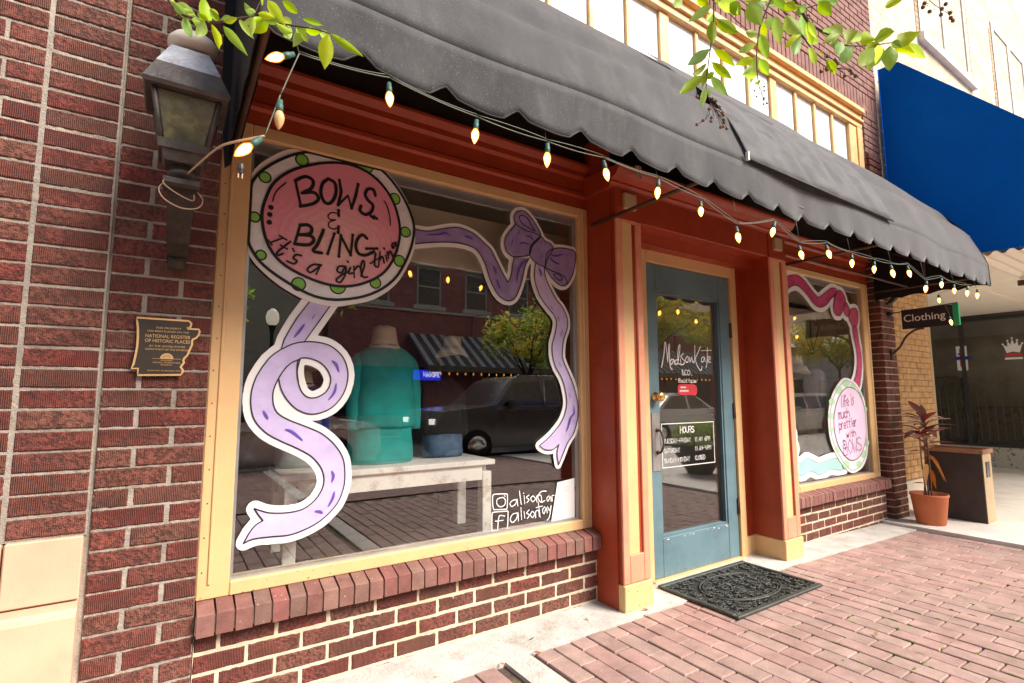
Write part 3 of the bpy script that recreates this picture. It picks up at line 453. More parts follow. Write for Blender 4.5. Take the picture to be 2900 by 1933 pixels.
 'swirl_lines':[[(0.3846,1.3456),(0.3806,1.3425),(0.3749,1.3383),(0.3683,1.3334),(0.3612,1.3278),(0.3542,1.3217),(0.3479,1.3155),(0.3423,1.3088),(0.3367,1.3017),(0.3313,1.2941),(0.326,1.2861),(0.3209,1.2781),(0.3161,1.2699),(0.3115,1.2617),(0.307,1.2534),(0.3027,1.2448),(0.2987,1.2361),(0.2951,1.2272),(0.2919,1.2182),(0.289,1.2089),(0.2865,1.1993),(0.2843,1.1895),(0.2825,1.1797),(0.2811,1.1698),(0.2801,1.1601),(0.2795,1.1504),(0.2794,1.1406),(0.2796,1.1309),(0.2802,1.1212),(0.2813,1.1118),(0.2827,1.1026),(0.2844,1.0937),(0.2863,1.0851),(0.2886,1.0767),(0.2914,1.0684),(0.295,1.0602),(0.2994,1.052),(0.3047,1.0437),(0.3109,1.0353),(0.3178,1.027),(0.3253,1.0189),(0.3331,1.0111),(0.3412,1.0039),(0.3495,0.9972),(0.3584,0.9911),(0.3676,0.9853),(0.3771,0.9798),(0.3869,0.9743),(0.3968,0.9687),(0.407,0.9632),(0.4177,0.9578),(0.4286,0.9525),(0.4395,0.9472),(0.4503,0.9417),(0.4607,0.936),(0.4711,0.9302),(0.4815,0.9243),(0.4917,0.9182),(0.5016,0.9121),(0.5109,0.9057),(0.5195,0.8991),(0.5273,0.8921),(0.5346,0.8847),(0.5413,0.8772),(0.5474,0.8697),(0.5529,0.8623),(0.5577,0.8552),(0.5619,0.8484),(0.5653,0.8418),(0.5681,0.8353),(0.5704,0.829),(0.5723,0.8226),(0.5739,0.8163),(0.5751,0.8099),(0.576,0.8036),(0.5764,0.7973),(0.5764,0.791),(0.576,0.7848),(0.5752,0.7786),(0.574,0.7725),(0.5723,0.7664),(0.5703,0.7604),(0.5678,0.7544),(0.565,0.7485),(0.5617,0.7426),(0.558,0.7367),(0.554,0.7307),(0.5495,0.7248),(0.5446,0.7191),(0.5394,0.7136),(0.5337,0.7085),(0.5277,0.7037),(0.5213,0.699),(0.5144,0.6946),(0.5072,0.6905),(0.4997,0.687),(0.4917,0.6841),(0.4833,0.6818),(0.4744,0.6802),(0.4651,0.679),(0.4556,0.6783),(0.4459,0.6779),(0.4361,0.6777),(0.426,0.678),(0.4151,0.6786),(0.4042,0.6797),(0.3935,0.6809),(0.3836,0.6823),(0.375,0.6838),(0.3678,0.6853),(0.3616,0.687),(0.3563,0.6888),(0.3514,0.6907),(0.3465,0.6928),(0.3415,0.6948),(0.3359,0.6972),(0.3301,0.6998),(0.3244,0.7025),(0.3192,0.7051),(0.3148,0.7073),(0.3116,0.7088)],[(0.3116,0.7088),(0.3133,0.706),(0.3157,0.702),(0.3185,0.6972),(0.3216,0.6922),(0.3247,0.6872),(0.3277,0.6826),(0.3307,0.6781),(0.334,0.6734),(0.3374,0.6687),(0.3405,0.6644),(0.3432,0.6607),(0.3451,0.6581)],[(0.3451,0.6581),(0.342,0.6565),(0.3378,0.6544),(0.3328,0.6519),(0.3275,0.649),(0.3223,0.6458),(0.3178,0.6422),(0.3139,0.6383),(0.3102,0.634),(0.3066,0.6294),(0.3032,0.6245),(0.2999,0.6194),(0.2967,0.6142),(0.2934,0.6084),(0.29,0.6018),(0.2867,0.595),(0.2837,0.5885),(0.2812,0.5831),(0.2793,0.5792)],[(0.2793,0.5792),(0.2827,0.5807),(0.2871,0.5828),(0.2924,0.5852),(0.2987,0.5876),(0.3058,0.5897),(0.3137,0.5911),(0.3228,0.5918),(0.3331,0.5919),(0.3443,0.5918),(0.3559,0.5914),(0.3676,0.5909),(0.379,0.5906),(0.3902,0.59),(0.4015,0.5892),(0.413,0.5883),(0.4244,0.5876),(0.4356,0.5873),(0.4466,0.5878),(0.4574,0.5891),(0.468,0.5909),(0.4785,0.5932),(0.4888,0.5958),(0.499,0.5988),(0.509,0.602),(0.5189,0.6054),(0.5286,0.609),(0.5381,0.6129),(0.5475,0.6172),(0.5568,0.622),(0.5658,0.6273),(0.5748,0.6333),(0.5839,0.64),(0.5928,0.6473),(0.6013,0.6547),(0.6092,0.6621),(0.6163,0.6693),(0.6225,0.6761),(0.628,0.6827),(0.6329,0.6892),(0.6373,0.696),(0.6414,0.7033),(0.6453,0.7113),(0.6491,0.7201),(0.6526,0.7297),(0.6558,0.7397),(0.6586,0.75),(0.6609,0.7603),(0.6627,0.7705),(0.6639,0.7807),(0.6645,0.7911),(0.6647,0.8015),(0.6645,0.8118),(0.6639,0.822),(0.6631,0.8319),(0.6621,0.8414),(0.6609,0.8506),(0.6595,0.8597),(0.6575,0.8686),(0.6548,0.8776),(0.6512,0.8867),(0.6468,0.8961),(0.6416,0.9056),(0.6357,0.9152),(0.6292,0.9246),(0.6222,0.9339),(0.6148,0.9428),(0.6069,0.9515),(0.5984,0.9601),(0.5895,0.9685),(0.5801,0.9766),(0.5704,0.9842),(0.5603,0.9913),(0.5498,0.9977),(0.5388,1.0035),(0.5274,1.0089),(0.5158,1.014),(0.5043,1.019),(0.4931,1.024),(0.4819,1.029),(0.4704,1.0338),(0.459,1.0385),(0.448,1.043),(0.4375,1.0476),(0.428,1.0521),(0.4193,1.0567),(0.4112,1.0611),(0.4037,1.0655),(0.3969,1.0699),(0.3908,1.0744),(0.3853,1.079),(0.3807,1.0837),(0.377,1.0884),(0.3739,1.0932),(0.3713,1.0981),(0.3691,1.1033),(0.367,1.1087),(0.3651,1.1144),(0.3636,1.1204),(0.3625,1.1266),(0.3616,1.1329),(0.361,1.1392),(0.3607,1.1455),(0.3605,1.1515),(0.3605,1.1574),(0.3608,1.1634),(0.3614,1.1694),(0.3624,1.1757),(0.3639,1.1823),(0.3658,1.1893),(0.3681,1.1967),(0.3708,1.2043),(0.3739,1.212),(0.3771,1.2196),(0.3805,1.227),(0.3842,1.2343),(0.3882,1.2418),(0.3924,1.2492),(0.3968,1.2563),(0.4011,1.2629),(0.4052,1.2688),(0.4092,1.2738),(0.4131,1.2783),(0.4169,1.2822),(0.4208,1.2857),(0.4248,1.289),(0.429,1.2922),(0.4337,1.2952),(0.4391,1.298),(0.4445,1.3006),(0.4496,1.3029),(0.454,1.3047),(0.4571,1.3061)],[(0.3846,1.3456),(0.3894,1.3485),(0.396,1.3526),(0.4039,1.3574),(0.4124,1.3623),(0.4211,1.3669),(0.4294,1.3707),(0.4374,1.3736),(0.4454,1.3761),(0.4536,1.3783),(0.462,1.3801),(0.4706,1.3815),(0.4796,1.3826),(0.489,1.3835),(0.4989,1.384),(0.5091,1.3842),(0.5193,1.3839),(0.5293,1.3832),(0.539,1.382),(0.5484,1.3805),(0.5577,1.3787),(0.5667,1.3764),(0.5757,1.3735),(0.5844,1.3698),(0.5931,1.3651),(0.6018,1.3594),(0.6106,1.3527),(0.6193,1.3452),(0.6275,1.337),(0.635,1.3284),(0.6414,1.3194),(0.6469,1.3098),(0.6517,1.2996),(0.6557,1.2888),(0.659,1.2778),(0.6615,1.2668),(0.6632,1.256),(0.6641,1.2453),(0.664,1.2344),(0.6632,1.2235),(0.6617,1.2127),(0.6597,1.2022),(0.6573,1.1921),(0.6544,1.1822),(0.6509,1.1725),(0.6469,1.163),(0.6423,1.1539),(0.6372,1.1451),(0.6316,1.1367),(0.6255,1.1286),(0.6189,1.1207),(0.6118,1.1132),(0.6041,1.1062),(0.5958,1.0998),(0.5869,1.0942),(0.5769,1.0892),(0.566,1.0846),(0.5545,1.0807),(0.5427,1.0776),(0.5312,1.0756),(0.5203,1.0747),(0.5099,1.0752),(0.4997,1.077),(0.4896,1.0798),(0.4799,1.0834),(0.4706,1.0877),(0.4618,1.0924),(0.4534,1.098),(0.4453,1.1044),(0.4377,1.1116),(0.4305,1.1191),(0.4238,1.1267),(0.4177,1.1341),(0.4121,1.1414),(0.4071,1.1489),(0.4025,1.1565),(0.3984,1.164),(0.3948,1.1715),(0.3915,1.1788),(0.3887,1.1863),(0.3864,1.1942),(0.3845,1.202),(0.383,1.2091),(0.3818,1.2152),(0.3808,1.2196)],[(0.457,1.3076),(0.4617,1.3108),(0.4677,1.3127),(0.4746,1.3135),(0.482,1.3136),(0.4896,1.3131),(0.4969,1.3122),(0.5043,1.3109),(0.5121,1.3089),(0.52,1.3063),(0.5278,1.3032),(0.5353,1.2998),(0.5421,1.296),(0.5483,1.2919),(0.5541,1.2874),(0.5595,1.2825),(0.5646,1.2772),(0.5692,1.2716),(0.5734,1.2656),(0.5774,1.2593),(0.5812,1.2525),(0.5846,1.2453),(0.5874,1.2379),(0.5893,1.2304),(0.5901,1.2228),(0.5899,1.215),(0.5887,1.2067),(0.5866,1.1984),(0.5839,1.1902),(0.5804,1.1826),(0.5765,1.1758),(0.5717,1.1699),(0.566,1.1644),(0.5596,1.1596),(0.5529,1.1553),(0.5462,1.1516),(0.5398,1.1487),(0.5336,1.1464),(0.5273,1.1447),(0.521,1.1437),(0.5148,1.1434),(0.5088,1.1438),(0.5031,1.145),(0.4976,1.147),(0.4922,1.1498),(0.4869,1.1533),(0.482,1.1575),(0.4774,1.1624),(0.4732,1.1678),(0.4694,1.174),(0.466,1.181),(0.4629,1.1886),(0.4602,1.1966),(0.4578,1.2049),(0.4556,1.2132),(0.4538,1.2217),(0.4522,1.2307),(0.4509,1.2399),(0.4499,1.2491),(0.4494,1.2579),(0.4493,1.2662),(0.4494,1.2742),(0.4496,1.2822),(0.4502,1.2899),(0.4515,1.297),(0.4537,1.303)],[(0.4963,1.5681),(0.4395,1.4806),(0.4129,1.4286),(0.3935,1.3854),(0.3846,1.3456)],[(0.5953,1.5782),(0.5355,1.4805),(0.4759,1.384)],[(0.4606,1.3085),(0.4594,1.3031),(0.4575,1.2954),(0.4554,1.2864),(0.4534,1.2768),(0.4518,1.2673),(0.451,1.2586),(0.4512,1.2503),(0.4521,1.2415),(0.4534,1.2328),(0.4549,1.2248),(0.4562,1.2181),(0.4571,1.2132)]],
 'bow_left':[(1.7358,2.062),(1.7362,2.0757),(1.7302,2.0879),(1.7212,2.0994),(1.7122,2.1109),(1.7037,2.1229),(1.694,2.1349),(1.6836,2.1463),(1.6729,2.1566),(1.6617,2.1662),(1.65,2.1752),(1.638,2.1825),(1.6262,2.187),(1.6141,2.1882),(1.6018,2.1868),(1.5901,2.1835),(1.58,2.1791),(1.5715,2.1734),(1.5642,2.166),(1.5583,2.1579),(1.5541,2.1499),(1.5521,2.1417),(1.552,2.1331),(1.553,2.1248),(1.554,2.1176),(1.5561,2.1125),(1.5593,2.1089),(1.5615,2.1051),(1.5608,2.0995),(1.5559,2.0917),(1.5482,2.0825),(1.5393,2.0724),(1.5307,2.0619),(1.522,2.0505),(1.5126,2.0383),(1.5039,2.0261),(1.4973,2.0146),(1.4932,2.0043),(1.4907,1.9947),(1.4897,1.9852),(1.49,1.9754),(1.4916,1.9646),(1.4945,1.9533),(1.4989,1.9425),(1.5046,1.9335),(1.5119,1.9264),(1.5207,1.9206),(1.5307,1.9164),(1.5415,1.9138),(1.5534,1.9133),(1.5663,1.9146),(1.58,1.9172),(1.5942,1.9204),(1.6099,1.9237),(1.627,1.9277),(1.6431,1.933),(1.6557,1.9406),(1.6627,1.951),(1.6658,1.9635),(1.6688,1.9776),(1.6756,1.9926),(1.6898,2.0092),(1.7085,2.0275),(1.7257,2.0457)],
 'bow_right':[(1.7752,1.9553),(1.781,1.9674),(1.7881,1.9775),(1.7971,1.9861),(1.8084,1.9938),(1.8227,2.0006),(1.8397,2.0063),(1.8578,2.0109),(1.8754,2.0145),(1.8929,2.017),(1.9109,2.0184),(1.9282,2.0189),(1.944,2.0185),(1.9584,2.0179),(1.9719,2.0169),(1.9835,2.0142),(1.9918,2.0087),(1.9963,2.0002),(1.9977,1.9891),(1.9971,1.9758),(1.9953,1.9608),(1.9923,1.9428),(1.9877,1.9219),(1.9821,1.9009),(1.9763,1.8826),(1.9701,1.8674),(1.9633,1.854),(1.9562,1.8421),(1.9493,1.8314),(1.9429,1.8219),(1.9366,1.8138),(1.9302,1.8069),(1.9231,1.8011),(1.9152,1.7962),(1.9069,1.7924),(1.8982,1.7899),(1.8889,1.7891),(1.879,1.7901),(1.8685,1.7929),(1.8578,1.797),(1.8472,1.8022),(1.8368,1.8086),(1.8262,1.8165),(1.816,1.8251),(1.8064,1.8336),(1.7972,1.8426),(1.7882,1.8522),(1.7803,1.8613),(1.7742,1.8691),(1.7701,1.8738),(1.7677,1.8765),(1.7665,1.8801),(1.7663,1.8878),(1.7668,1.902),(1.7682,1.9204),(1.7709,1.9394)],
 'bow_knot':[(1.7398,2.0593),(1.7313,2.0566),(1.7222,2.0503),(1.7128,2.0421),(1.7036,2.0333),(1.694,2.0241),(1.6841,2.0137),(1.6749,2.0026),(1.6678,1.9913),(1.6626,1.9795),(1.659,1.9669),(1.6571,1.9548),(1.6573,1.9441),(1.6601,1.9353),(1.665,1.9278),(1.6716,1.9211),(1.679,1.9148),(1.6874,1.9087),(1.6972,1.9032),(1.7077,1.8983),(1.7183,1.8943),(1.7297,1.8908),(1.7419,1.8878),(1.7534,1.8863),(1.7623,1.8873),(1.7675,1.8917),(1.7702,1.8987),(1.7721,1.9071),(1.7747,1.9155),(1.7782,1.9235),(1.7818,1.9318),(1.786,1.9409),(1.7914,1.9511),(1.7998,1.9636),(1.8103,1.9779),(1.8197,1.9917),(1.825,2.0031),(1.8251,2.0115),(1.8216,2.0179),(1.8157,2.023),(1.8088,2.0274),(1.8,2.0306),(1.7891,2.0326),(1.7778,2.0344),(1.7679,2.0374),(1.7602,2.0432),(1.7536,2.0506),(1.7471,2.0569)],
 'bow_folds':[[(1.554,2.1176),(1.5565,2.1149),(1.5596,2.111),(1.5635,2.1065),(1.5681,2.1017),(1.5735,2.0971),(1.5797,2.0933),(1.587,2.0899),(1.5954,2.0868),(1.6047,2.0838),(1.6143,2.0811),(1.624,2.0788),(1.6333,2.077),(1.6425,2.0757),(1.6519,2.0751),(1.6613,2.0749),(1.6706,2.0747),(1.6796,2.0744),(1.6881,2.0735),(1.6965,2.072),(1.7051,2.07),(1.7134,2.0679),(1.7209,2.0657),(1.7272,2.0639),(1.7318,2.0626)],[(1.7679,1.8848),(1.7719,1.8831),(1.7773,1.8808),(1.7838,1.878),(1.791,1.8752),(1.7988,1.8725),(1.8069,1.8702),(1.8156,1.8684),(1.8253,1.867),(1.8356,1.8657),(1.8459,1.8644),(1.8558,1.8629),(1.8648,1.8611),(1.873,1.8591),(1.8808,1.857),(1.8882,1.8547),(1.8951,1.8522),(1.9013,1.8495),(1.9067,1.8464),(1.9114,1.8428),(1.9154,1.8387),(1.9187,1.8343),(1.9214,1.8298),(1.9235,1.8255),(1.9251,1.8216),(1.9259,1.8179),(1.9259,1.8141),(1.9252,1.8105),(1.9244,1.8072),(1.9235,1.8045),(1.9231,1.8025)]],
 'bow_eyes':[[(1.5914,2.154),(1.5961,2.157),(1.6029,2.1591),(1.6106,2.1599),(1.6183,2.1592),(1.6258,2.157),(1.6338,2.1534),(1.6417,2.1484),(1.6493,2.1422),(1.6565,2.1338),(1.6636,2.1235),(1.6703,2.1131),(1.6765,2.1044),(1.6833,2.0976),(1.6904,2.0917),(1.6955,2.0873),(1.6961,2.0848),(1.6906,2.085),(1.6806,2.0872),(1.6685,2.0907),(1.6568,2.0943),(1.645,2.0981),(1.6323,2.1025),(1.6202,2.1072),(1.6103,2.1119),(1.6032,2.1165),(1.5979,2.1212),(1.594,2.1261),(1.5913,2.1311),(1.5893,2.137),(1.5884,2.1434),(1.589,2.1494)],[(1.8272,1.8496),(1.8314,1.8521),(1.8392,1.854),(1.8483,1.8549),(1.8563,1.8547),(1.8632,1.8531),(1.8701,1.8502),(1.8763,1.8467),(1.8813,1.8431),(1.8852,1.8393),(1.8883,1.8349),(1.8899,1.8307),(1.8895,1.8274),(1.8864,1.8248),(1.881,1.8228),(1.8746,1.8215),(1.8684,1.8214),(1.8622,1.8227),(1.8556,1.8251),(1.8492,1.8282),(1.8435,1.8317),(1.8378,1.8359),(1.832,1.841),(1.8279,1.8458)]],
 'bow_ribbon':[(0.9561,1.9664),(1.0178,1.9654),(1.0423,1.9689),(1.1565,2.0071),(1.1965,2.0156),(1.2155,2.0168),(1.2376,2.0151),(1.2627,2.0106),(1.288,2.0035),(1.2997,1.9992),(1.322,1.9876),(1.391,1.9421),(1.4039,1.9304),(1.4162,1.9135),(1.4395,1.8737),(1.4754,1.8165),(1.5052,1.7718),(1.5103,1.7673),(1.5132,1.7683),(1.5202,1.7788),(1.5278,1.7964),(1.5339,1.8148),(1.5414,1.8694),(1.5549,1.9146),(1.6541,1.9209),(1.6374,1.8942),(1.6283,1.8752),(1.6088,1.8022),(1.598,1.7679),(1.5858,1.736),(1.5721,1.7063),(1.5617,1.6893),(1.5557,1.6824),(1.5426,1.6717),(1.5278,1.6647),(1.5116,1.6624),(1.4928,1.6653),(1.4725,1.6728),(1.4539,1.6842),(1.4381,1.7002),(1.4239,1.72),(1.4058,1.751),(1.3832,1.8044),(1.371,1.839),(1.3622,1.8565),(1.3488,1.8774),(1.3324,1.8992),(1.3233,1.9087),(1.3139,1.9162),(1.3039,1.9217),(1.2821,1.9283),(1.2345,1.9337),(1.2096,1.9343),(1.1684,1.9318),(1.1203,1.9251),(1.0681,1.9153),(0.9576,1.8885)],
 'bow_tail':[(1.6985,1.898),(1.6916,1.8593),(1.6902,1.8448),(1.69,1.8197),(1.6937,1.7934),(1.698,1.7782),(1.7101,1.7457),(1.7234,1.7197),(1.7378,1.7002),(1.7551,1.6799),(1.7755,1.6588),(1.7962,1.6396),(1.8173,1.6225),(1.8259,1.6132),(1.8393,1.593),(1.8437,1.5817),(1.8459,1.5689),(1.8451,1.5539),(1.8419,1.5372),(1.8327,1.5027),(1.8152,1.4531),(1.8114,1.4367),(1.81,1.4205),(1.8119,1.3885),(1.8187,1.3564),(1.8307,1.3244),(1.8382,1.3091),(1.8475,1.2945),(1.8691,1.2667),(1.8784,1.2521),(1.8921,1.2208),(1.9065,1.1705),(1.9128,1.1345),(1.9136,1.1171),(1.9124,1.1005),(1.9054,1.0685),(1.8936,1.0386),(1.8859,1.0245),(1.8663,0.997),(1.8386,0.9684),(1.7965,0.9323),(1.7614,0.9075),(1.7147,0.8793),(1.7414,0.8608),(1.753,0.8558),(1.7658,0.853),(1.7946,0.851),(1.808,0.8527),(1.8209,0.8577),(1.8524,0.8782),(1.8402,0.8437),(1.838,0.8292),(1.8391,0.8128),(1.8483,0.7653),(1.8799,0.8204),(1.904,0.8659),(1.9137,0.8813),(1.9535,0.9263),(1.965,0.9427),(1.9739,0.961),(1.9873,1.0004),(1.9952,1.0361),(1.9971,1.0522),(1.9975,1.0839),(1.9961,1.1),(1.9901,1.1324),(1.9812,1.1665),(1.9692,1.2024),(1.9524,1.2401),(1.8941,1.3471),(1.8884,1.3624),(1.8857,1.3775),(1.8853,1.392),(1.8876,1.4211),(1.8945,1.4652),(1.8986,1.4806),(1.9201,1.5319),(1.925,1.5484),(1.927,1.564),(1.9271,1.5789),(1.9254,1.5935),(1.9218,1.608),(1.9159,1.6228),(1.8987,1.6518),(1.8889,1.665),(1.8787,1.6757),(1.8559,1.6942),(1.8437,1.7069),(1.8152,1.7457),(1.781,1.7997),(1.7697,1.8231),(1.7657,1.8351),(1.763,1.8491),(1.7607,1.8871)],
 'bow_board':[[(1.8404,0.7458),(1.8346,0.749),(1.83,0.7536),(1.8238,0.7684),(1.8164,0.807),(1.816,0.8276),(1.8149,0.8306),(1.801,0.8281),(1.774,0.8281),(1.7531,0.832),(1.7414,0.8358),(1.7193,0.8468),(1.7039,0.8584),(1.6968,0.8663),(1.6935,0.876),(1.6935,0.882),(1.6958,0.8898),(1.7039,0.8996),(1.7559,0.9315),(1.7907,0.9568),(1.8029,0.9686),(1.8133,0.9762),(1.8492,1.0123),(1.8595,1.0261),(1.8696,1.043),(1.8815,1.0699),(1.8879,1.093),(1.8908,1.111),(1.891,1.1247),(1.8884,1.137),(1.8875,1.15),(1.8725,1.2071),(1.8656,1.2241),(1.8546,1.246),(1.8228,1.2893),(1.8077,1.3192),(1.7968,1.3474),(1.7894,1.38),(1.7894,1.446),(1.7938,1.4636),(1.8125,1.517),(1.8218,1.555),(1.8215,1.573),(1.8175,1.5839),(1.8042,1.6036),(1.7773,1.6248),(1.7338,1.6683),(1.716,1.6896),(1.7047,1.7052),(1.6877,1.7392),(1.676,1.77),(1.67,1.794),(1.6688,1.808),(1.6664,1.818),(1.6661,1.836),(1.6688,1.849),(1.6694,1.869),(1.6719,1.879),(1.6712,1.8911),(1.6682,1.8933),(1.6647,1.8926),(1.6574,1.882),(1.6515,1.8701),(1.6455,1.852),(1.632,1.797),(1.6132,1.7404),(1.6023,1.7152),(1.5883,1.6872),(1.5786,1.6729),(1.5634,1.658),(1.5508,1.6497),(1.5388,1.6437),(1.525,1.641),(1.492,1.6414),(1.4662,1.6497),(1.4542,1.6557),(1.4416,1.664),(1.4204,1.6849),(1.4088,1.7003),(1.3938,1.7243),(1.3757,1.7602),(1.3618,1.7944),(1.3505,1.8281),(1.3446,1.84),(1.3212,1.8767),(1.3017,1.8962),(1.2921,1.9015),(1.266,1.9078),(1.252,1.9084),(1.242,1.9108),(1.181,1.9108),(1.171,1.9084),(1.157,1.9078),(1.147,1.9054),(1.136,1.9048),(1.071,1.8925),(0.964,1.8665),(0.955,1.8665),(0.9472,1.8688),(0.9404,1.8739),(0.9368,1.8792),(0.934,1.893),(0.9341,1.965),(0.9378,1.9777),(0.9419,1.9826),(0.9472,1.9862),(0.958,1.9889),(1.028,1.9895),(1.0471,1.9947),(1.141,2.027),(1.1621,2.033),(1.198,2.0396),(1.231,2.0396),(1.241,2.0372),(1.252,2.0366),(1.2846,2.0292),(1.3048,2.0223),(1.3348,2.0073),(1.4137,1.9542),(1.43,1.9344),(1.4432,1.9147),(1.4504,1.901),(1.4845,1.8451),(1.5071,1.8125),(1.5099,1.8161),(1.5155,1.841),(1.5164,1.863),(1.5225,1.8924),(1.52,1.8956),(1.5022,1.9047),(1.4953,1.9098),(1.4838,1.9223),(1.4757,1.9381),(1.472,1.947),(1.4684,1.962),(1.4684,2.001),(1.4737,2.0178),(1.4838,2.0377),(1.509,2.0724),(1.5339,2.1014),(1.5343,2.1052),(1.5311,2.118),(1.531,2.148),(1.532,2.1569),(1.5357,2.1659),(1.5404,2.1731),(1.5613,2.1942),(1.5742,2.2023),(1.603,2.2106),(1.624,2.2109),(1.6416,2.2062),(1.6577,2.1982),(1.6684,2.191),(1.6793,2.1808),(1.6881,2.1746),(1.7106,2.1521),(1.7492,2.1007),(1.7563,2.0868),(1.7601,2.0755),(1.7737,2.0622),(1.781,2.058),(1.8039,2.054),(1.8178,2.0492),(1.8304,2.041),(1.8418,2.0316),(1.888,2.0399),(1.972,2.04),(1.9809,2.039),(1.9926,2.0352),(1.9984,2.032),(2.0023,2.0271),(2.0022,1.8882),(1.9972,1.8724),(1.9853,1.8451),(1.9596,1.8049),(1.9337,1.7798),(1.9176,1.7718),(1.9,1.7671),(1.876,1.7671),(1.8674,1.7688),(1.8452,1.7767),(1.8333,1.7828),(1.8159,1.7955),(1.8104,1.7967),(1.8475,1.7401),(1.8578,1.7263),(1.8787,1.7052),(1.8907,1.6962),(1.91,1.6764),(1.9313,1.6439),(1.9393,1.6278),(1.9462,1.6076),(1.951,1.575),(1.9506,1.563),(1.9482,1.553),(1.9476,1.542),(1.9402,1.5184),(1.9237,1.4811),(1.9155,1.453),(1.9122,1.436),(1.9116,1.422),(1.9092,1.412),(1.9092,1.375),(1.9125,1.3639),(1.9264,1.3359),(1.9663,1.2648),(1.9813,1.2348),(2.0002,1.1846),(2.003,1.167),(2.003,0.978),(2.0002,0.9634),(1.9893,0.9382),(1.9802,0.9233),(1.9686,0.9079),(1.9478,0.8867),(1.9345,0.8699),(1.9225,0.8519),(1.9003,0.8082),(1.868,0.7536),(1.8634,0.749),(1.8576,0.7458),(1.849,0.7443),(1.8431,0.745)]],
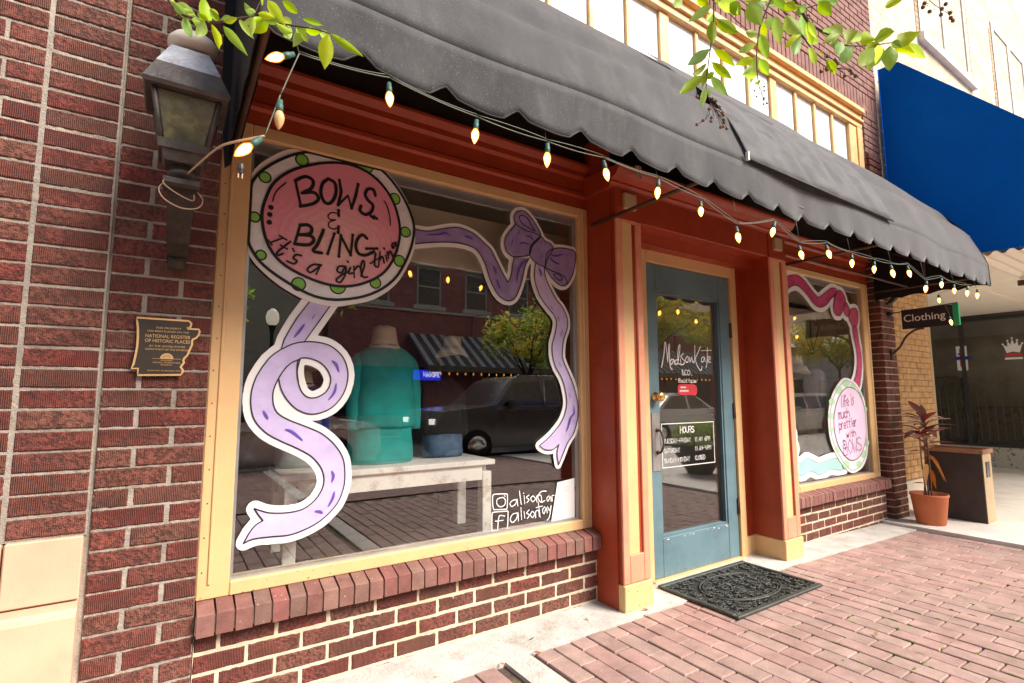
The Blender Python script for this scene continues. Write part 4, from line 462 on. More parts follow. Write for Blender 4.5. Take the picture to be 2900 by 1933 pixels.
 'bow_lines':[[(0.9561,1.9664),(0.9643,1.9662),(0.9757,1.9657),(0.9892,1.9652),(1.0036,1.965),(1.0178,1.9654),(1.0307,1.9666),(1.0423,1.9689),(1.0536,1.9719),(1.0647,1.9756),(1.0757,1.9795),(1.0868,1.9836),(1.098,1.9874),(1.1096,1.9912),(1.1214,1.9953),(1.1333,1.9995),(1.1451,2.0035),(1.1565,2.0071),(1.1675,2.0099),(1.1777,2.0122),(1.1872,2.0142),(1.1965,2.0156),(1.2058,2.0166),(1.2155,2.0168),(1.226,2.0164),(1.2376,2.0151),(1.2499,2.0132),(1.2627,2.0106),(1.2755,2.0073),(1.288,2.0035),(1.2997,1.9992),(1.311,1.9939),(1.322,1.9876),(1.3327,1.9807),(1.343,1.9737),(1.3527,1.9668),(1.3618,1.9606),(1.37,1.9554),(1.3775,1.9509),(1.3845,1.9466),(1.391,1.9421),(1.3975,1.9368),(1.4039,1.9304),(1.4102,1.9225),(1.4162,1.9135),(1.422,1.9037),(1.4278,1.8936),(1.4336,1.8835),(1.4395,1.8737),(1.4456,1.8639),(1.4519,1.8538),(1.4583,1.8436),(1.4645,1.8337),(1.4702,1.8246),(1.4754,1.8165),(1.4799,1.8096),(1.4839,1.8036),(1.4875,1.7983),(1.4909,1.7935),(1.494,1.7892),(1.4972,1.7851),(1.5001,1.7807),(1.5028,1.776),(1.5052,1.7718),(1.5077,1.7687),(1.5103,1.7673),(1.5132,1.7683),(1.5165,1.7723),(1.5202,1.7788),(1.5241,1.7871),(1.5278,1.7964),(1.5311,1.8058),(1.5339,1.8148),(1.5358,1.8235),(1.5371,1.8328),(1.5381,1.8422),(1.5389,1.8516),(1.54,1.8608),(1.5414,1.8694),(1.5435,1.878),(1.546,1.8869),(1.5487,1.8954),(1.5512,1.9032),(1.5534,1.9098),(1.5549,1.9146)],[(1.6541,1.9209),(1.6512,1.9162),(1.6471,1.9101),(1.6424,1.9026),(1.6374,1.8942),(1.6325,1.8849),(1.6283,1.8752),(1.6247,1.8646),(1.6215,1.8527),(1.6184,1.84),(1.6153,1.827),(1.6122,1.8143),(1.6088,1.8022),(1.6052,1.7906),(1.6017,1.7792),(1.598,1.7679),(1.5941,1.7569),(1.5901,1.7462),(1.5858,1.736),(1.5814,1.726),(1.5768,1.716),(1.5721,1.7063),(1.5671,1.6973),(1.5617,1.6893),(1.5557,1.6824),(1.5494,1.6767),(1.5426,1.6717),(1.5354,1.6677),(1.5278,1.6647),(1.5199,1.6629),(1.5116,1.6624),(1.5026,1.6632),(1.4928,1.6653),(1.4827,1.6685),(1.4725,1.6728),(1.4628,1.6781),(1.4539,1.6842),(1.4458,1.6915),(1.4381,1.7002),(1.4308,1.7098),(1.4239,1.72),(1.4175,1.7304),(1.4114,1.7407),(1.4058,1.751),(1.4007,1.7618),(1.396,1.7728),(1.3915,1.7837),(1.3873,1.7944),(1.3832,1.8044),(1.3796,1.8136),(1.3767,1.8223),(1.374,1.8307),(1.371,1.839),(1.3672,1.8475),(1.3622,1.8565),(1.3559,1.8665),(1.3488,1.8774),(1.3409,1.8886),(1.3324,1.8992),(1.3233,1.9087),(1.3139,1.9162),(1.3039,1.9217),(1.2932,1.9256),(1.2821,1.9283),(1.2705,1.9301),(1.2587,1.9315),(1.2466,1.9327),(1.2345,1.9337),(1.2222,1.9343),(1.2096,1.9343),(1.1965,1.9339),(1.1828,1.9331),(1.1684,1.9318),(1.1531,1.9301),(1.137,1.9278),(1.1203,1.9251),(1.1031,1.9221),(1.0857,1.9188),(1.0681,1.9153),(1.049,1.9111),(1.0279,1.9061),(1.0066,1.9009),(0.9866,1.8958),(0.9697,1.8916),(0.9576,1.8885)],[(1.6985,1.898),(1.6967,1.8884),(1.6941,1.8747),(1.6916,1.8593),(1.6902,1.8448),(1.6898,1.8321),(1.69,1.8197),(1.6912,1.807),(1.6937,1.7934),(1.698,1.7782),(1.7037,1.7618),(1.7101,1.7457),(1.7168,1.7314),(1.7234,1.7197),(1.7303,1.7096),(1.7378,1.7002),(1.746,1.6904),(1.7551,1.6799),(1.7651,1.6693),(1.7755,1.6588),(1.7857,1.6488),(1.7962,1.6396),(1.807,1.6311),(1.8173,1.6225),(1.8259,1.6132),(1.8331,1.6032),(1.8393,1.593),(1.8437,1.5817),(1.8459,1.5689),(1.8451,1.5539),(1.8419,1.5372),(1.8373,1.5198),(1.8327,1.5027),(1.8273,1.4862),(1.821,1.4696),(1.8152,1.4531),(1.8114,1.4367),(1.81,1.4205),(1.8102,1.4044),(1.8119,1.3885),(1.8147,1.3725),(1.8187,1.3564),(1.8241,1.3403),(1.8307,1.3244),(1.8382,1.3091),(1.8475,1.2945),(1.8583,1.2806),(1.8691,1.2667),(1.8784,1.2521),(1.8858,1.2367),(1.8921,1.2208),(1.8975,1.2046),(1.9022,1.1879),(1.9065,1.1705),(1.9102,1.1525),(1.9128,1.1345),(1.9136,1.1171),(1.9124,1.1005),(1.9096,1.0843),(1.9054,1.0685),(1.9001,1.0533),(1.8936,1.0386),(1.8859,1.0245),(1.8769,1.0107),(1.8663,0.997),(1.8535,0.9828),(1.8386,0.9684),(1.8233,0.9548),(1.8091,0.9426),(1.7965,0.9323),(1.7846,0.9234),(1.773,0.9154),(1.7614,0.9075),(1.7485,0.8993),(1.735,0.8912),(1.723,0.8842),(1.7147,0.8793)],[(1.7147,0.8793),(1.7212,0.8746),(1.7304,0.8678),(1.7414,0.8608),(1.753,0.8558),(1.7658,0.853),(1.7801,0.8512),(1.7946,0.851),(1.808,0.8527),(1.8209,0.8577),(1.8336,0.8653),(1.8447,0.873),(1.8524,0.8782)],[(1.8524,0.8782),(1.8492,0.8698),(1.8445,0.8577),(1.8402,0.8437),(1.838,0.8292),(1.8391,0.8128),(1.8423,0.7942),(1.8459,0.7771),(1.8483,0.7653)],[(1.8483,0.7653),(1.854,0.7751),(1.862,0.789),(1.8711,0.8049),(1.8799,0.8204),(1.8878,0.8352),(1.8956,0.8505),(1.904,0.8659),(1.9137,0.8813),(1.9259,0.8963),(1.9398,0.911),(1.9535,0.9263),(1.965,0.9427),(1.9739,0.961),(1.9813,0.9806),(1.9873,1.0004),(1.9919,1.0191),(1.9952,1.0361),(1.9971,1.0522),(1.9978,1.0679),(1.9975,1.0839),(1.9961,1.1),(1.9936,1.1161),(1.9901,1.1324),(1.9859,1.1491),(1.9812,1.1665),(1.9757,1.1842),(1.9692,1.2024),(1.9617,1.2208),(1.9524,1.2401),(1.9418,1.2601),(1.9308,1.2798),(1.9208,1.2983),(1.9114,1.3154),(1.9021,1.3316),(1.8941,1.3471),(1.8884,1.3624),(1.8857,1.3775),(1.8853,1.392),(1.8863,1.4065),(1.8876,1.4211),(1.8892,1.4357),(1.8914,1.4503),(1.8945,1.4652),(1.8986,1.4806),(1.9048,1.4972),(1.9127,1.5145),(1.9201,1.5319),(1.925,1.5484),(1.927,1.564),(1.9271,1.5789),(1.9254,1.5935),(1.9218,1.608),(1.9159,1.6228),(1.908,1.6376),(1.8987,1.6518),(1.8889,1.665),(1.8787,1.6757),(1.8676,1.6846),(1.8559,1.6942),(1.8437,1.7069),(1.83,1.7246),(1.8152,1.7457),(1.8011,1.7669),(1.7895,1.7854),(1.781,1.7997),(1.7746,1.8119),(1.7697,1.8231),(1.7657,1.8351),(1.763,1.8491),(1.7617,1.8642),(1.7611,1.8777),(1.7607,1.8871)]],
 'dabs_swirl':[[(0.5122,1.5023),(0.5017,1.4818)],[(0.473,1.4599),(0.4558,1.4315),(0.432,1.3968)],[(0.5912,1.3056),(0.611,1.2904),(0.6239,1.2551)],[(0.6138,1.2074),(0.6073,1.1681),(0.5817,1.1331)],[(0.3272,1.0932),(0.3382,1.0727),(0.3468,1.058)],[(0.4121,1.015),(0.4405,1.0036),(0.4845,0.966)],[(0.6071,0.8325),(0.6154,0.809),(0.6087,0.7831)],[(0.6214,0.7441),(0.6148,0.7146),(0.5971,0.6828)],[(0.5424,0.6707),(0.5644,0.6666),(0.5757,0.6578)]],
 'dabs_bow':[[(1.025,1.9454),(1.0984,1.9611),(1.1296,1.9754),(1.1552,1.9668)],[(1.2396,1.9766),(1.2662,1.9764),(1.2898,1.9658)],[(1.4182,1.846),(1.4289,1.8227),(1.436,1.799)],[(1.4396,1.7748),(1.4503,1.7453),(1.4611,1.7219)],[(1.6439,1.9129),(1.6092,1.8854),(1.5825,1.8434),(1.5672,1.7717)],[(1.591,2.0707),(1.5757,2.0409)],[(1.5418,2.0094),(1.5342,1.9699)],[(1.6293,2.0469),(1.6642,2.0431),(1.6877,2.0208)],[(1.5869,1.9912),(1.6175,2.0027),(1.6639,1.9973)],[(1.7396,2.036),(1.7314,2.0148)],[(1.7428,1.9571),(1.7386,1.9301)],[(1.7998,1.9657),(1.8411,1.9619),(1.9004,1.981)],[(1.7996,1.9457),(1.8323,1.9237),(1.874,1.9162)],[(1.9435,1.9944),(1.9302,1.9719)],[(1.7181,1.8747),(1.7338,1.8506),(1.7335,1.8244)],[(1.8043,1.6622),(1.8163,1.6437)],[(1.8547,1.609),(1.865,1.577)],[(1.8868,1.5259),(1.8755,1.4956)],[(1.8591,1.3419),(1.8752,1.3166)],[(1.9312,1.1686),(1.9391,1.1395)],[(1.9636,1.0973),(1.9653,1.052),(1.9413,1.0268),(1.9238,0.9825),(1.9066,0.9481)]],
 'pink_ribbon':[(4.2725,2.1003),(4.3228,2.1422),(4.3453,2.1554),(4.3669,2.1645),(4.4065,2.1754),(4.4653,2.1877),(4.5078,2.1932),(4.5268,2.1934),(4.5441,2.1918),(4.5756,2.1843),(4.6209,2.1661),(4.6519,2.1498),(4.7938,2.0624),(4.8337,2.0435),(4.8567,2.0359),(4.8693,2.0349),(4.8838,2.0363),(4.9004,2.0409),(4.9376,2.0581),(5.0748,2.1284),(5.1123,2.1434),(5.1309,2.1479),(5.169,2.1524),(5.2113,2.1547),(5.2025,2.0906),(5.1375,2.0638),(5.0991,2.045),(5.082,2.034),(5.0309,1.995),(5.0132,1.9829),(4.9947,1.9729),(4.9542,1.9573),(4.933,1.951),(4.8912,1.9427),(4.8718,1.9411),(4.8365,1.9434),(4.82,1.947),(4.7879,1.958),(4.756,1.9733),(4.6789,2.0281),(4.6171,2.0631),(4.5862,2.0768),(4.5551,2.0877),(4.5239,2.0956),(4.5081,2.0978),(4.4923,2.0984),(4.4595,2.0946),(4.4263,2.0857),(4.3819,2.0679),(4.3565,2.0526),(4.31,2.0196),(4.2603,1.9811)],
 'pink_bow':[[(5.1892,2.0962),(5.2025,2.1102),(5.2174,2.1225),(5.2337,2.1322),(5.2514,2.1381),(5.2718,2.1405),(5.2946,2.1398),(5.3168,2.1353),(5.3358,2.1262),(5.3529,2.1111),(5.3688,2.0909),(5.38,2.0682),(5.3825,2.0456),(5.3728,2.0226),(5.3538,1.9981),(5.3314,1.9745),(5.3113,1.9539),(5.2951,1.9363),(5.2797,1.9208),(5.2639,1.9081),(5.2465,1.8991),(5.2256,1.894),(5.2024,1.8924),(5.1802,1.894),(5.1622,1.8989),(5.1487,1.9078),(5.1382,1.9206),(5.1311,1.9355),(5.1277,1.9511),(5.1292,1.9676),(5.135,1.9855),(5.143,2.0041),(5.1513,2.0226),(5.1592,2.0416),(5.1678,2.0612),(5.1777,2.08)],[(5.3814,2.0384),(5.3946,2.0335),(5.4094,2.0224),(5.4232,2.008),(5.4337,1.9935),(5.4413,1.9782),(5.447,1.9609),(5.4489,1.9441),(5.4451,1.9302),(5.4331,1.9186),(5.4145,1.9085),(5.394,1.9017),(5.376,1.9002),(5.3603,1.9056),(5.3448,1.9166),(5.332,1.9303),(5.3243,1.9438),(5.323,1.9571),(5.3268,1.9716),(5.3334,1.986),(5.3408,1.999),(5.349,2.0119),(5.3589,2.0249),(5.3699,2.0348)],[(5.4605,1.9745),(5.4877,1.985),(5.5228,1.9931),(5.5577,1.9972),(5.5843,1.9959),(5.6005,1.9877),(5.6107,1.9738),(5.6162,1.9564),(5.6184,1.9378),(5.6171,1.9168),(5.6118,1.8927),(5.6033,1.8689),(5.5924,1.8487),(5.5784,1.8318),(5.5611,1.8167),(5.5425,1.8056),(5.5244,1.8006),(5.5064,1.8033),(5.4877,1.8122),(5.4701,1.8247),(5.4553,1.8383),(5.4425,1.8533),(5.4313,1.8707),(5.4235,1.889),(5.421,1.9068),(5.4237,1.9248),(5.4309,1.9436),(5.443,1.9608)]],
 'pink_tail':[(5.48,1.8046),(5.4795,1.7686),(5.492,1.7186),(5.5048,1.6709),(5.5153,1.632),(5.5261,1.5954),(5.5329,1.5587),(5.5344,1.5209),(5.5318,1.4831),(5.5246,1.4452),(5.5107,1.4052),(5.4922,1.3652),(5.4744,1.3316),(5.4541,1.3085),(5.4344,1.2917),(5.4304,1.2752),(5.4532,1.2506),(5.4915,1.2262),(5.5262,1.2204),(5.5507,1.2457),(5.5716,1.2897),(5.5892,1.3338),(5.6036,1.3718),(5.6147,1.41),(5.6224,1.4483),(5.6267,1.4865),(5.6275,1.5247),(5.6249,1.5628),(5.6176,1.5998),(5.6069,1.6368),(5.5965,1.6761),(5.5903,1.7248),(5.5846,1.7758),(5.5714,1.8111),(5.5416,1.8241),(5.5043,1.8214)],
 'pink_board':[[(5.4845,1.184),(5.4595,1.1941),(5.4326,1.2121),(5.3978,1.2474),(5.3922,1.2566),(5.3887,1.27),(5.3887,1.29),(5.3938,1.3067),(5.4001,1.3154),(5.43,1.3455),(5.4368,1.3538),(5.4669,1.4136),(5.4807,1.4549),(5.4869,1.4795),(5.4887,1.505),(5.4926,1.5233),(5.493,1.53),(5.4876,1.5667),(5.4829,1.5875),(5.4645,1.6497),(5.4395,1.745),(5.4382,1.755),(5.4376,1.7932),(5.4325,1.8019),(5.4078,1.8274),(5.3873,1.8575),(5.3812,1.8599),(5.363,1.8602),(5.3485,1.8628),(5.3383,1.8677),(5.3149,1.8841),(5.3089,1.8855),(5.3027,1.8826),(5.2664,1.8592),(5.233,1.8507),(5.173,1.8507),(5.1446,1.8592),(5.1233,1.8727),(5.1125,1.882),(5.1038,1.8933),(5.0937,1.9132),(5.0858,1.9355),(5.0837,1.945),(5.0837,1.955),(5.088,1.9762),(5.0869,1.9796),(5.0791,1.9767),(5.0477,1.9527),(5.0197,1.9358),(4.9877,1.9228),(4.9425,1.9078),(4.903,1.9002),(4.838,1.9),(4.823,1.9015),(4.7833,1.9128),(4.7445,1.9291),(4.7083,1.9527),(4.6771,1.9767),(4.6592,1.9888),(4.5991,2.0236),(4.549,2.0438),(4.5047,2.0546),(4.4847,2.0549),(4.4775,2.0539),(4.4529,2.0477),(4.4116,2.0339),(4.3918,2.0238),(4.3277,1.9777),(4.322,1.9759),(4.3199,1.9773),(4.3181,1.9851),(4.3186,2.1847),(4.3229,2.192),(4.3295,2.1959),(4.3435,2.2022),(4.358,2.2049),(4.628,2.205),(4.6429,2.2039),(4.6547,2.1992),(4.7047,2.1692),(4.7318,2.1512),(4.7999,2.1094),(4.8536,2.0827),(4.8613,2.0804),(4.868,2.0799),(4.8785,2.0811),(4.8944,2.0861),(4.9978,2.1376),(5.0163,2.1492),(5.0462,2.1643),(5.0644,2.1711),(5.0885,2.1822),(5.113,2.1885),(5.148,2.1948),(5.203,2.195),(5.2225,2.1922),(5.2297,2.1892),(5.2431,2.1805),(5.268,2.1848),(5.293,2.1843),(5.3314,2.1758),(5.3547,2.1642),(5.3784,2.1479),(5.3882,2.1376),(5.4072,2.1117),(5.4188,2.0884),(5.4232,2.0718),(5.4261,2.0659),(5.4585,2.033),(5.4644,2.0285),(5.4731,2.0276),(5.538,2.0393),(5.583,2.0398),(5.5929,2.0385),(5.6014,2.0358),(5.6147,2.0292),(5.6234,2.0229),(5.6432,2.0026),(5.6506,1.9902),(5.6565,1.975),(5.6598,1.95),(5.6598,1.925),(5.6573,1.895),(5.6552,1.8855),(5.6423,1.8482),(5.6322,1.8283),(5.6216,1.8136),(5.6207,1.8097),(5.6273,1.785),(5.6284,1.7683),(5.6323,1.75),(5.6334,1.7233),(5.6373,1.7051),(5.6384,1.6933),(5.6491,1.6489),(5.6565,1.6253),(5.6598,1.605),(5.66,1.425),(5.6573,1.3995),(5.6352,1.3303),(5.6138,1.2766),(5.5889,1.2265),(5.5832,1.2174),(5.5584,1.1921),(5.5497,1.1858),(5.5425,1.1828),(5.533,1.1807),(5.518,1.18),(5.498,1.1807),(5.4885,1.1828)]],
 'oval_outer':[(5.2481,1.3109),(5.207,1.3023),(5.1692,1.2864),(5.1339,1.266),(5.0998,1.2442),(5.0662,1.2209),(5.0338,1.195),(5.0039,1.1671),(4.9777,1.138),(4.9553,1.1073),(4.9362,1.0747),(4.9204,1.0415),(4.9079,1.0087),(4.8991,0.9767),(4.8938,0.9447),(4.8913,0.9127),(4.8911,0.8806),(4.8925,0.8483),(4.8962,0.8157),(4.9028,0.7834),(4.913,0.7519),(4.9272,0.7212),(4.9449,0.6912),(4.9656,0.6617),(4.9888,0.6327),(5.0153,0.6034),(5.045,0.5742),(5.0764,0.5465),(5.1077,0.5217),(5.139,0.4992),(5.171,0.4787),(5.2033,0.4616),(5.2355,0.4493),(5.2672,0.4427),(5.2987,0.4408),(5.3305,0.4425),(5.3633,0.4469),(5.3982,0.4533),(5.4346,0.4623),(5.4701,0.475),(5.5024,0.4925),(5.5318,0.5135),(5.5592,0.5379),(5.5832,0.5686),(5.6024,0.6085),(5.6159,0.662),(5.6245,0.7264),(5.6298,0.7938),(5.633,0.8561),(5.6346,0.9136),(5.6339,0.9696),(5.6303,1.0214),(5.6235,1.0661),(5.6138,1.1015),(5.6012,1.1295),(5.5851,1.1539),(5.565,1.1786),(5.5411,1.2053),(5.5137,1.2318),(5.482,1.2559),(5.4451,1.2754),(5.4002,1.2909),(5.3484,1.3033),(5.2957,1.3106)],
 'oval_ring':[(5.2587,1.2865),(5.2211,1.2779),(5.1853,1.2617),(5.1511,1.2413),(5.1184,1.2203),(5.0865,1.199),(5.0556,1.1757),(5.0272,1.1509),(5.0025,1.1248),(4.9819,1.0974),(4.9647,1.0686),(4.9506,1.0387),(4.9393,1.0082),(4.9307,0.9768),(4.9252,0.9443),(4.9224,0.9116),(4.9222,0.8796),(4.9245,0.8481),(4.9294,0.8168),(4.9371,0.7861),(4.9476,0.7567),(4.9612,0.7288),(4.9776,0.7022),(4.9967,0.6762),(5.0178,0.6502),(5.0418,0.6232),(5.0686,0.596),(5.0967,0.5699),(5.1249,0.5463),(5.153,0.5246),(5.1817,0.5043),(5.2106,0.4873),(5.2393,0.4752),(5.2675,0.4689),(5.2955,0.4674),(5.3238,0.4695),(5.353,0.4743),(5.3842,0.4814),(5.4167,0.4913),(5.4485,0.5045),(5.4772,0.5214),(5.5031,0.5401),(5.527,0.5613),(5.548,0.5882),(5.5654,0.6244),(5.5787,0.6742),(5.5884,0.7346),(5.5952,0.7981),(5.5995,0.8572),(5.6018,0.9124),(5.6016,0.9668),(5.5985,1.0169),(5.5919,1.0595),(5.5815,1.0914),(5.5678,1.1154),(5.551,1.1359),(5.5315,1.1576),(5.5099,1.1824),(5.4858,1.2078),(5.4583,1.2311),(5.4266,1.2502),(5.3884,1.2656),(5.3449,1.2783),(5.3002,1.286)],
 'oval_disc':[(5.2926,1.2256),(5.2528,1.218),(5.2138,1.2037),(5.177,1.185),(5.1436,1.1643),(5.1137,1.1413),(5.0867,1.115),(5.0627,1.087),(5.0418,1.0589),(5.0238,1.0308),(5.0087,1.0021),(4.9969,0.9726),(4.9885,0.9423),(4.9836,0.9107),(4.9819,0.8781),(4.9839,0.8451),(4.9895,0.8127),(4.9991,0.7803),(5.0124,0.7477),(5.0293,0.7161),(5.0498,0.687),(5.0752,0.66),(5.1053,0.6345),(5.137,0.6117),(5.1673,0.5929),(5.1951,0.578),(5.222,0.5666),(5.2496,0.5589),(5.2794,0.5552),(5.3129,0.5553),(5.3489,0.5593),(5.385,0.5672),(5.4184,0.5792),(5.4494,0.596),(5.4791,0.6173),(5.5063,0.6416),(5.53,0.6674),(5.5501,0.694),(5.5671,0.7221),(5.5809,0.7531),(5.5915,0.7882),(5.5989,0.8304),(5.6031,0.878),(5.6041,0.9258),(5.6019,0.9685),(5.5966,1.0045),(5.5883,1.0368),(5.5765,1.0664),(5.561,1.0947),(5.542,1.1226),(5.5196,1.1493),(5.4932,1.173),(5.4621,1.1922),(5.4242,1.2073),(5.3805,1.2189),(5.3352,1.2255)],
 'oval_dots':[(5.2609,1.2621,0.062),(5.1207,1.1976,0.06),(4.9769,1.0922,0.05),(4.9525,0.9691,0.05),(5.3944,1.2306,0.05),(5.5154,1.1506,0.06),(5.5914,1.0175,0.055),(5.5955,0.6983,0.05),(5.5135,0.6002,0.06),(5.4053,0.5131,0.05),(5.1635,0.5279,0.06),(5.0346,0.675,0.055),(4.944,0.8467,0.04)],
 'teal_ribbon':[(4.2588,0.7012),(4.2994,0.6488),(4.3279,0.6201),(4.3414,0.6109),(4.3572,0.6037),(4.3836,0.5966),(4.4049,0.5973),(4.4173,0.6009),(4.4599,0.6213),(4.4749,0.627),(4.4898,0.6298),(4.5045,0.6296),(4.534,0.6236),(4.5823,0.6091),(4.657,0.5824),(4.6777,0.577),(4.6997,0.574),(4.7234,0.5739),(4.7489,0.5761),(4.8528,0.5907),(4.9215,0.5968),(4.964,0.5982),(5.0031,0.5946),(5.0391,0.5862),(5.0719,0.5747),(5.1022,0.5609),(5.1312,0.5425),(5.1624,0.5202),(5.1579,0.4894),(5.0924,0.4847),(5.0484,0.485),(5.0246,0.4875),(4.9429,0.5013),(4.8931,0.506),(4.8726,0.5045),(4.8542,0.501),(4.8046,0.4865),(4.7879,0.4831),(4.7237,0.4747),(4.6874,0.4766),(4.6661,0.4814),(4.594,0.5068),(4.5699,0.5137),(4.5473,0.5171),(4.5257,0.5161),(4.5046,0.5117),(4.4452,0.4936),(4.4272,0.4911),(4.3954,0.4931),(4.3671,0.5002),(4.3216,0.5169),(4.2431,0.5564)],
 'teal_blob':[(4.2447,0.8784),(4.2566,0.8925),(4.2713,0.8902),(4.2864,0.88),(4.2994,0.8704),(4.3104,0.8625),(4.3205,0.8521),(4.3285,0.8401),(4.3329,0.8275),(4.3313,0.8135),(4.3251,0.7981),(4.319,0.7827),(4.3174,0.7688),(4.3236,0.7569),(4.3345,0.7463),(4.3453,0.7362),(4.351,0.7255),(4.3503,0.7135),(4.3459,0.7009),(4.3388,0.6891),(4.33,0.6793),(4.3189,0.6717),(4.3053,0.6657),(4.2906,0.6615),(4.2763,0.6591),(4.2611,0.6547),(4.2445,0.6494),(4.2304,0.6513),(4.2222,0.6684),(4.2217,0.7119),(4.2266,0.7745),(4.235,0.8365)],
 'teal_board':[[(4.6242,0.4438),(4.5879,0.4575),(4.543,0.4682),(4.5331,0.4674),(4.5009,0.4597),(4.4627,0.4475),(4.453,0.4456),(4.383,0.4456),(4.3533,0.4525),(4.3281,0.4626),(4.3212,0.4668),(4.3183,0.4751),(4.318,0.895),(4.3186,0.9047),(4.3203,0.9084),(4.3231,0.9103),(4.3263,0.9102),(4.3319,0.9065),(4.3645,0.8739),(4.3726,0.8622),(4.3766,0.8499),(4.378,0.835),(4.3778,0.81),(4.3722,0.7805),(4.3748,0.7742),(4.3868,0.7613),(4.3926,0.7522),(4.3966,0.7399),(4.398,0.725),(4.3974,0.705),(4.3955,0.6954),(4.391,0.6844),(4.3771,0.6583),(4.376,0.6549),(4.3766,0.6514),(4.3791,0.6486),(4.3862,0.6456),(4.3948,0.6456),(4.4431,0.6675),(4.463,0.6736),(4.478,0.675),(4.523,0.675),(4.538,0.6736),(4.6079,0.6525),(4.6741,0.6288),(4.713,0.6202),(4.733,0.6244),(4.7547,0.6255),(4.773,0.6294),(4.7897,0.6305),(4.803,0.6336),(4.8247,0.6355),(4.843,0.6394),(4.8763,0.6401),(4.903,0.6448),(4.998,0.6448),(5.033,0.6386),(5.1017,0.6161),(5.1315,0.6009),(5.1765,0.5708),(5.1871,0.5616),(5.2008,0.5454),(5.2055,0.5346),(5.2074,0.525),(5.2074,0.49),(5.2055,0.4804),(5.2008,0.4696),(5.1921,0.4585),(5.1815,0.4492),(5.1717,0.4439),(5.158,0.4406),(5.013,0.4402),(4.943,0.4514),(4.9297,0.4545),(4.898,0.4566),(4.8713,0.4545),(4.8278,0.4425),(4.813,0.4402),(4.648,0.44),(4.6283,0.4425)]],
 'handles':[[(1.4359,0.6462),(1.5034,0.6408),(1.5152,0.63),(1.5131,0.5702),(1.5034,0.5633),(1.4455,0.5678),(1.4284,0.5762),(1.4245,0.6356),(1.4359,0.6462)],[(1.4888,0.6248),(1.455,0.6205),(1.4502,0.5973),(1.4694,0.5792),(1.4956,0.5842),(1.5034,0.6072),(1.4888,0.6248)],[(1.4956,0.6337),(1.5015,0.6282)],[(1.4284,0.5565),(1.5082,0.5524),(1.519,0.5415),(1.515,0.4705),(1.5052,0.4599),(1.4286,0.4651),(1.421,0.4755),(1.4209,0.5457),(1.4284,0.5565)],[(1.4985,0.5282),(1.4695,0.5357),(1.4599,0.5173),(1.4551,0.4669)],[(1.4408,0.5103),(1.4887,0.5088)],[(1.5728,0.6037),(1.5478,0.6024),(1.5309,0.5881),(1.5427,0.5723),(1.5677,0.584),(1.5748,0.6075),(1.5807,0.5704)],[(1.5911,0.6465),(1.598,0.605),(1.603,0.5759)],[(1.6216,0.6188),(1.6254,0.5775)],[(1.6176,0.634),(1.6196,0.6305)],[(1.6546,0.6195),(1.6359,0.6091),(1.6544,0.5948),(1.6388,0.5825)],[(1.6807,0.6126),(1.6649,0.6019),(1.6773,0.5815),(1.6963,0.5944),(1.6807,0.6126)],[(1.7067,0.5766),(1.7049,0.6084),(1.7336,0.6087),(1.7387,0.5747)],[(1.7716,0.6284),(1.7338,0.628),(1.7122,0.601),(1.7333,0.5736),(1.7602,0.579)],[(1.791,0.601),(1.7734,0.5902),(1.7819,0.5724),(1.7986,0.596),(1.8037,0.57)],[(1.8125,0.5691),(1.8107,0.599),(1.8262,0.599)],[(1.5775,0.5344),(1.5476,0.5316),(1.5327,0.5079),(1.5475,0.49),(1.5724,0.5068),(1.5806,0.538),(1.5844,0.4932)],[(1.6009,0.5599),(1.6046,0.4986)],[(1.6211,0.5372),(1.625,0.5025)],[(1.6541,0.5414),(1.6375,0.527),(1.656,0.5149),(1.6414,0.498)],[(1.6748,0.5323),(1.6622,0.5158),(1.6766,0.4992),(1.6904,0.5164),(1.6748,0.5323)],[(1.6975,0.4949),(1.6978,0.5279),(1.7169,0.5297),(1.7219,0.4984)],[(1.7152,0.5757),(1.7272,0.4953)],[(1.7012,0.5482),(1.7438,0.5516)],[(1.7599,0.5455),(1.7436,0.5307),(1.7541,0.5086),(1.7685,0.5403),(1.7757,0.5101)],[(1.7793,0.5432),(1.7921,0.5207),(1.8035,0.5489),(1.7918,0.4913),(1.7752,0.4724)]],
}
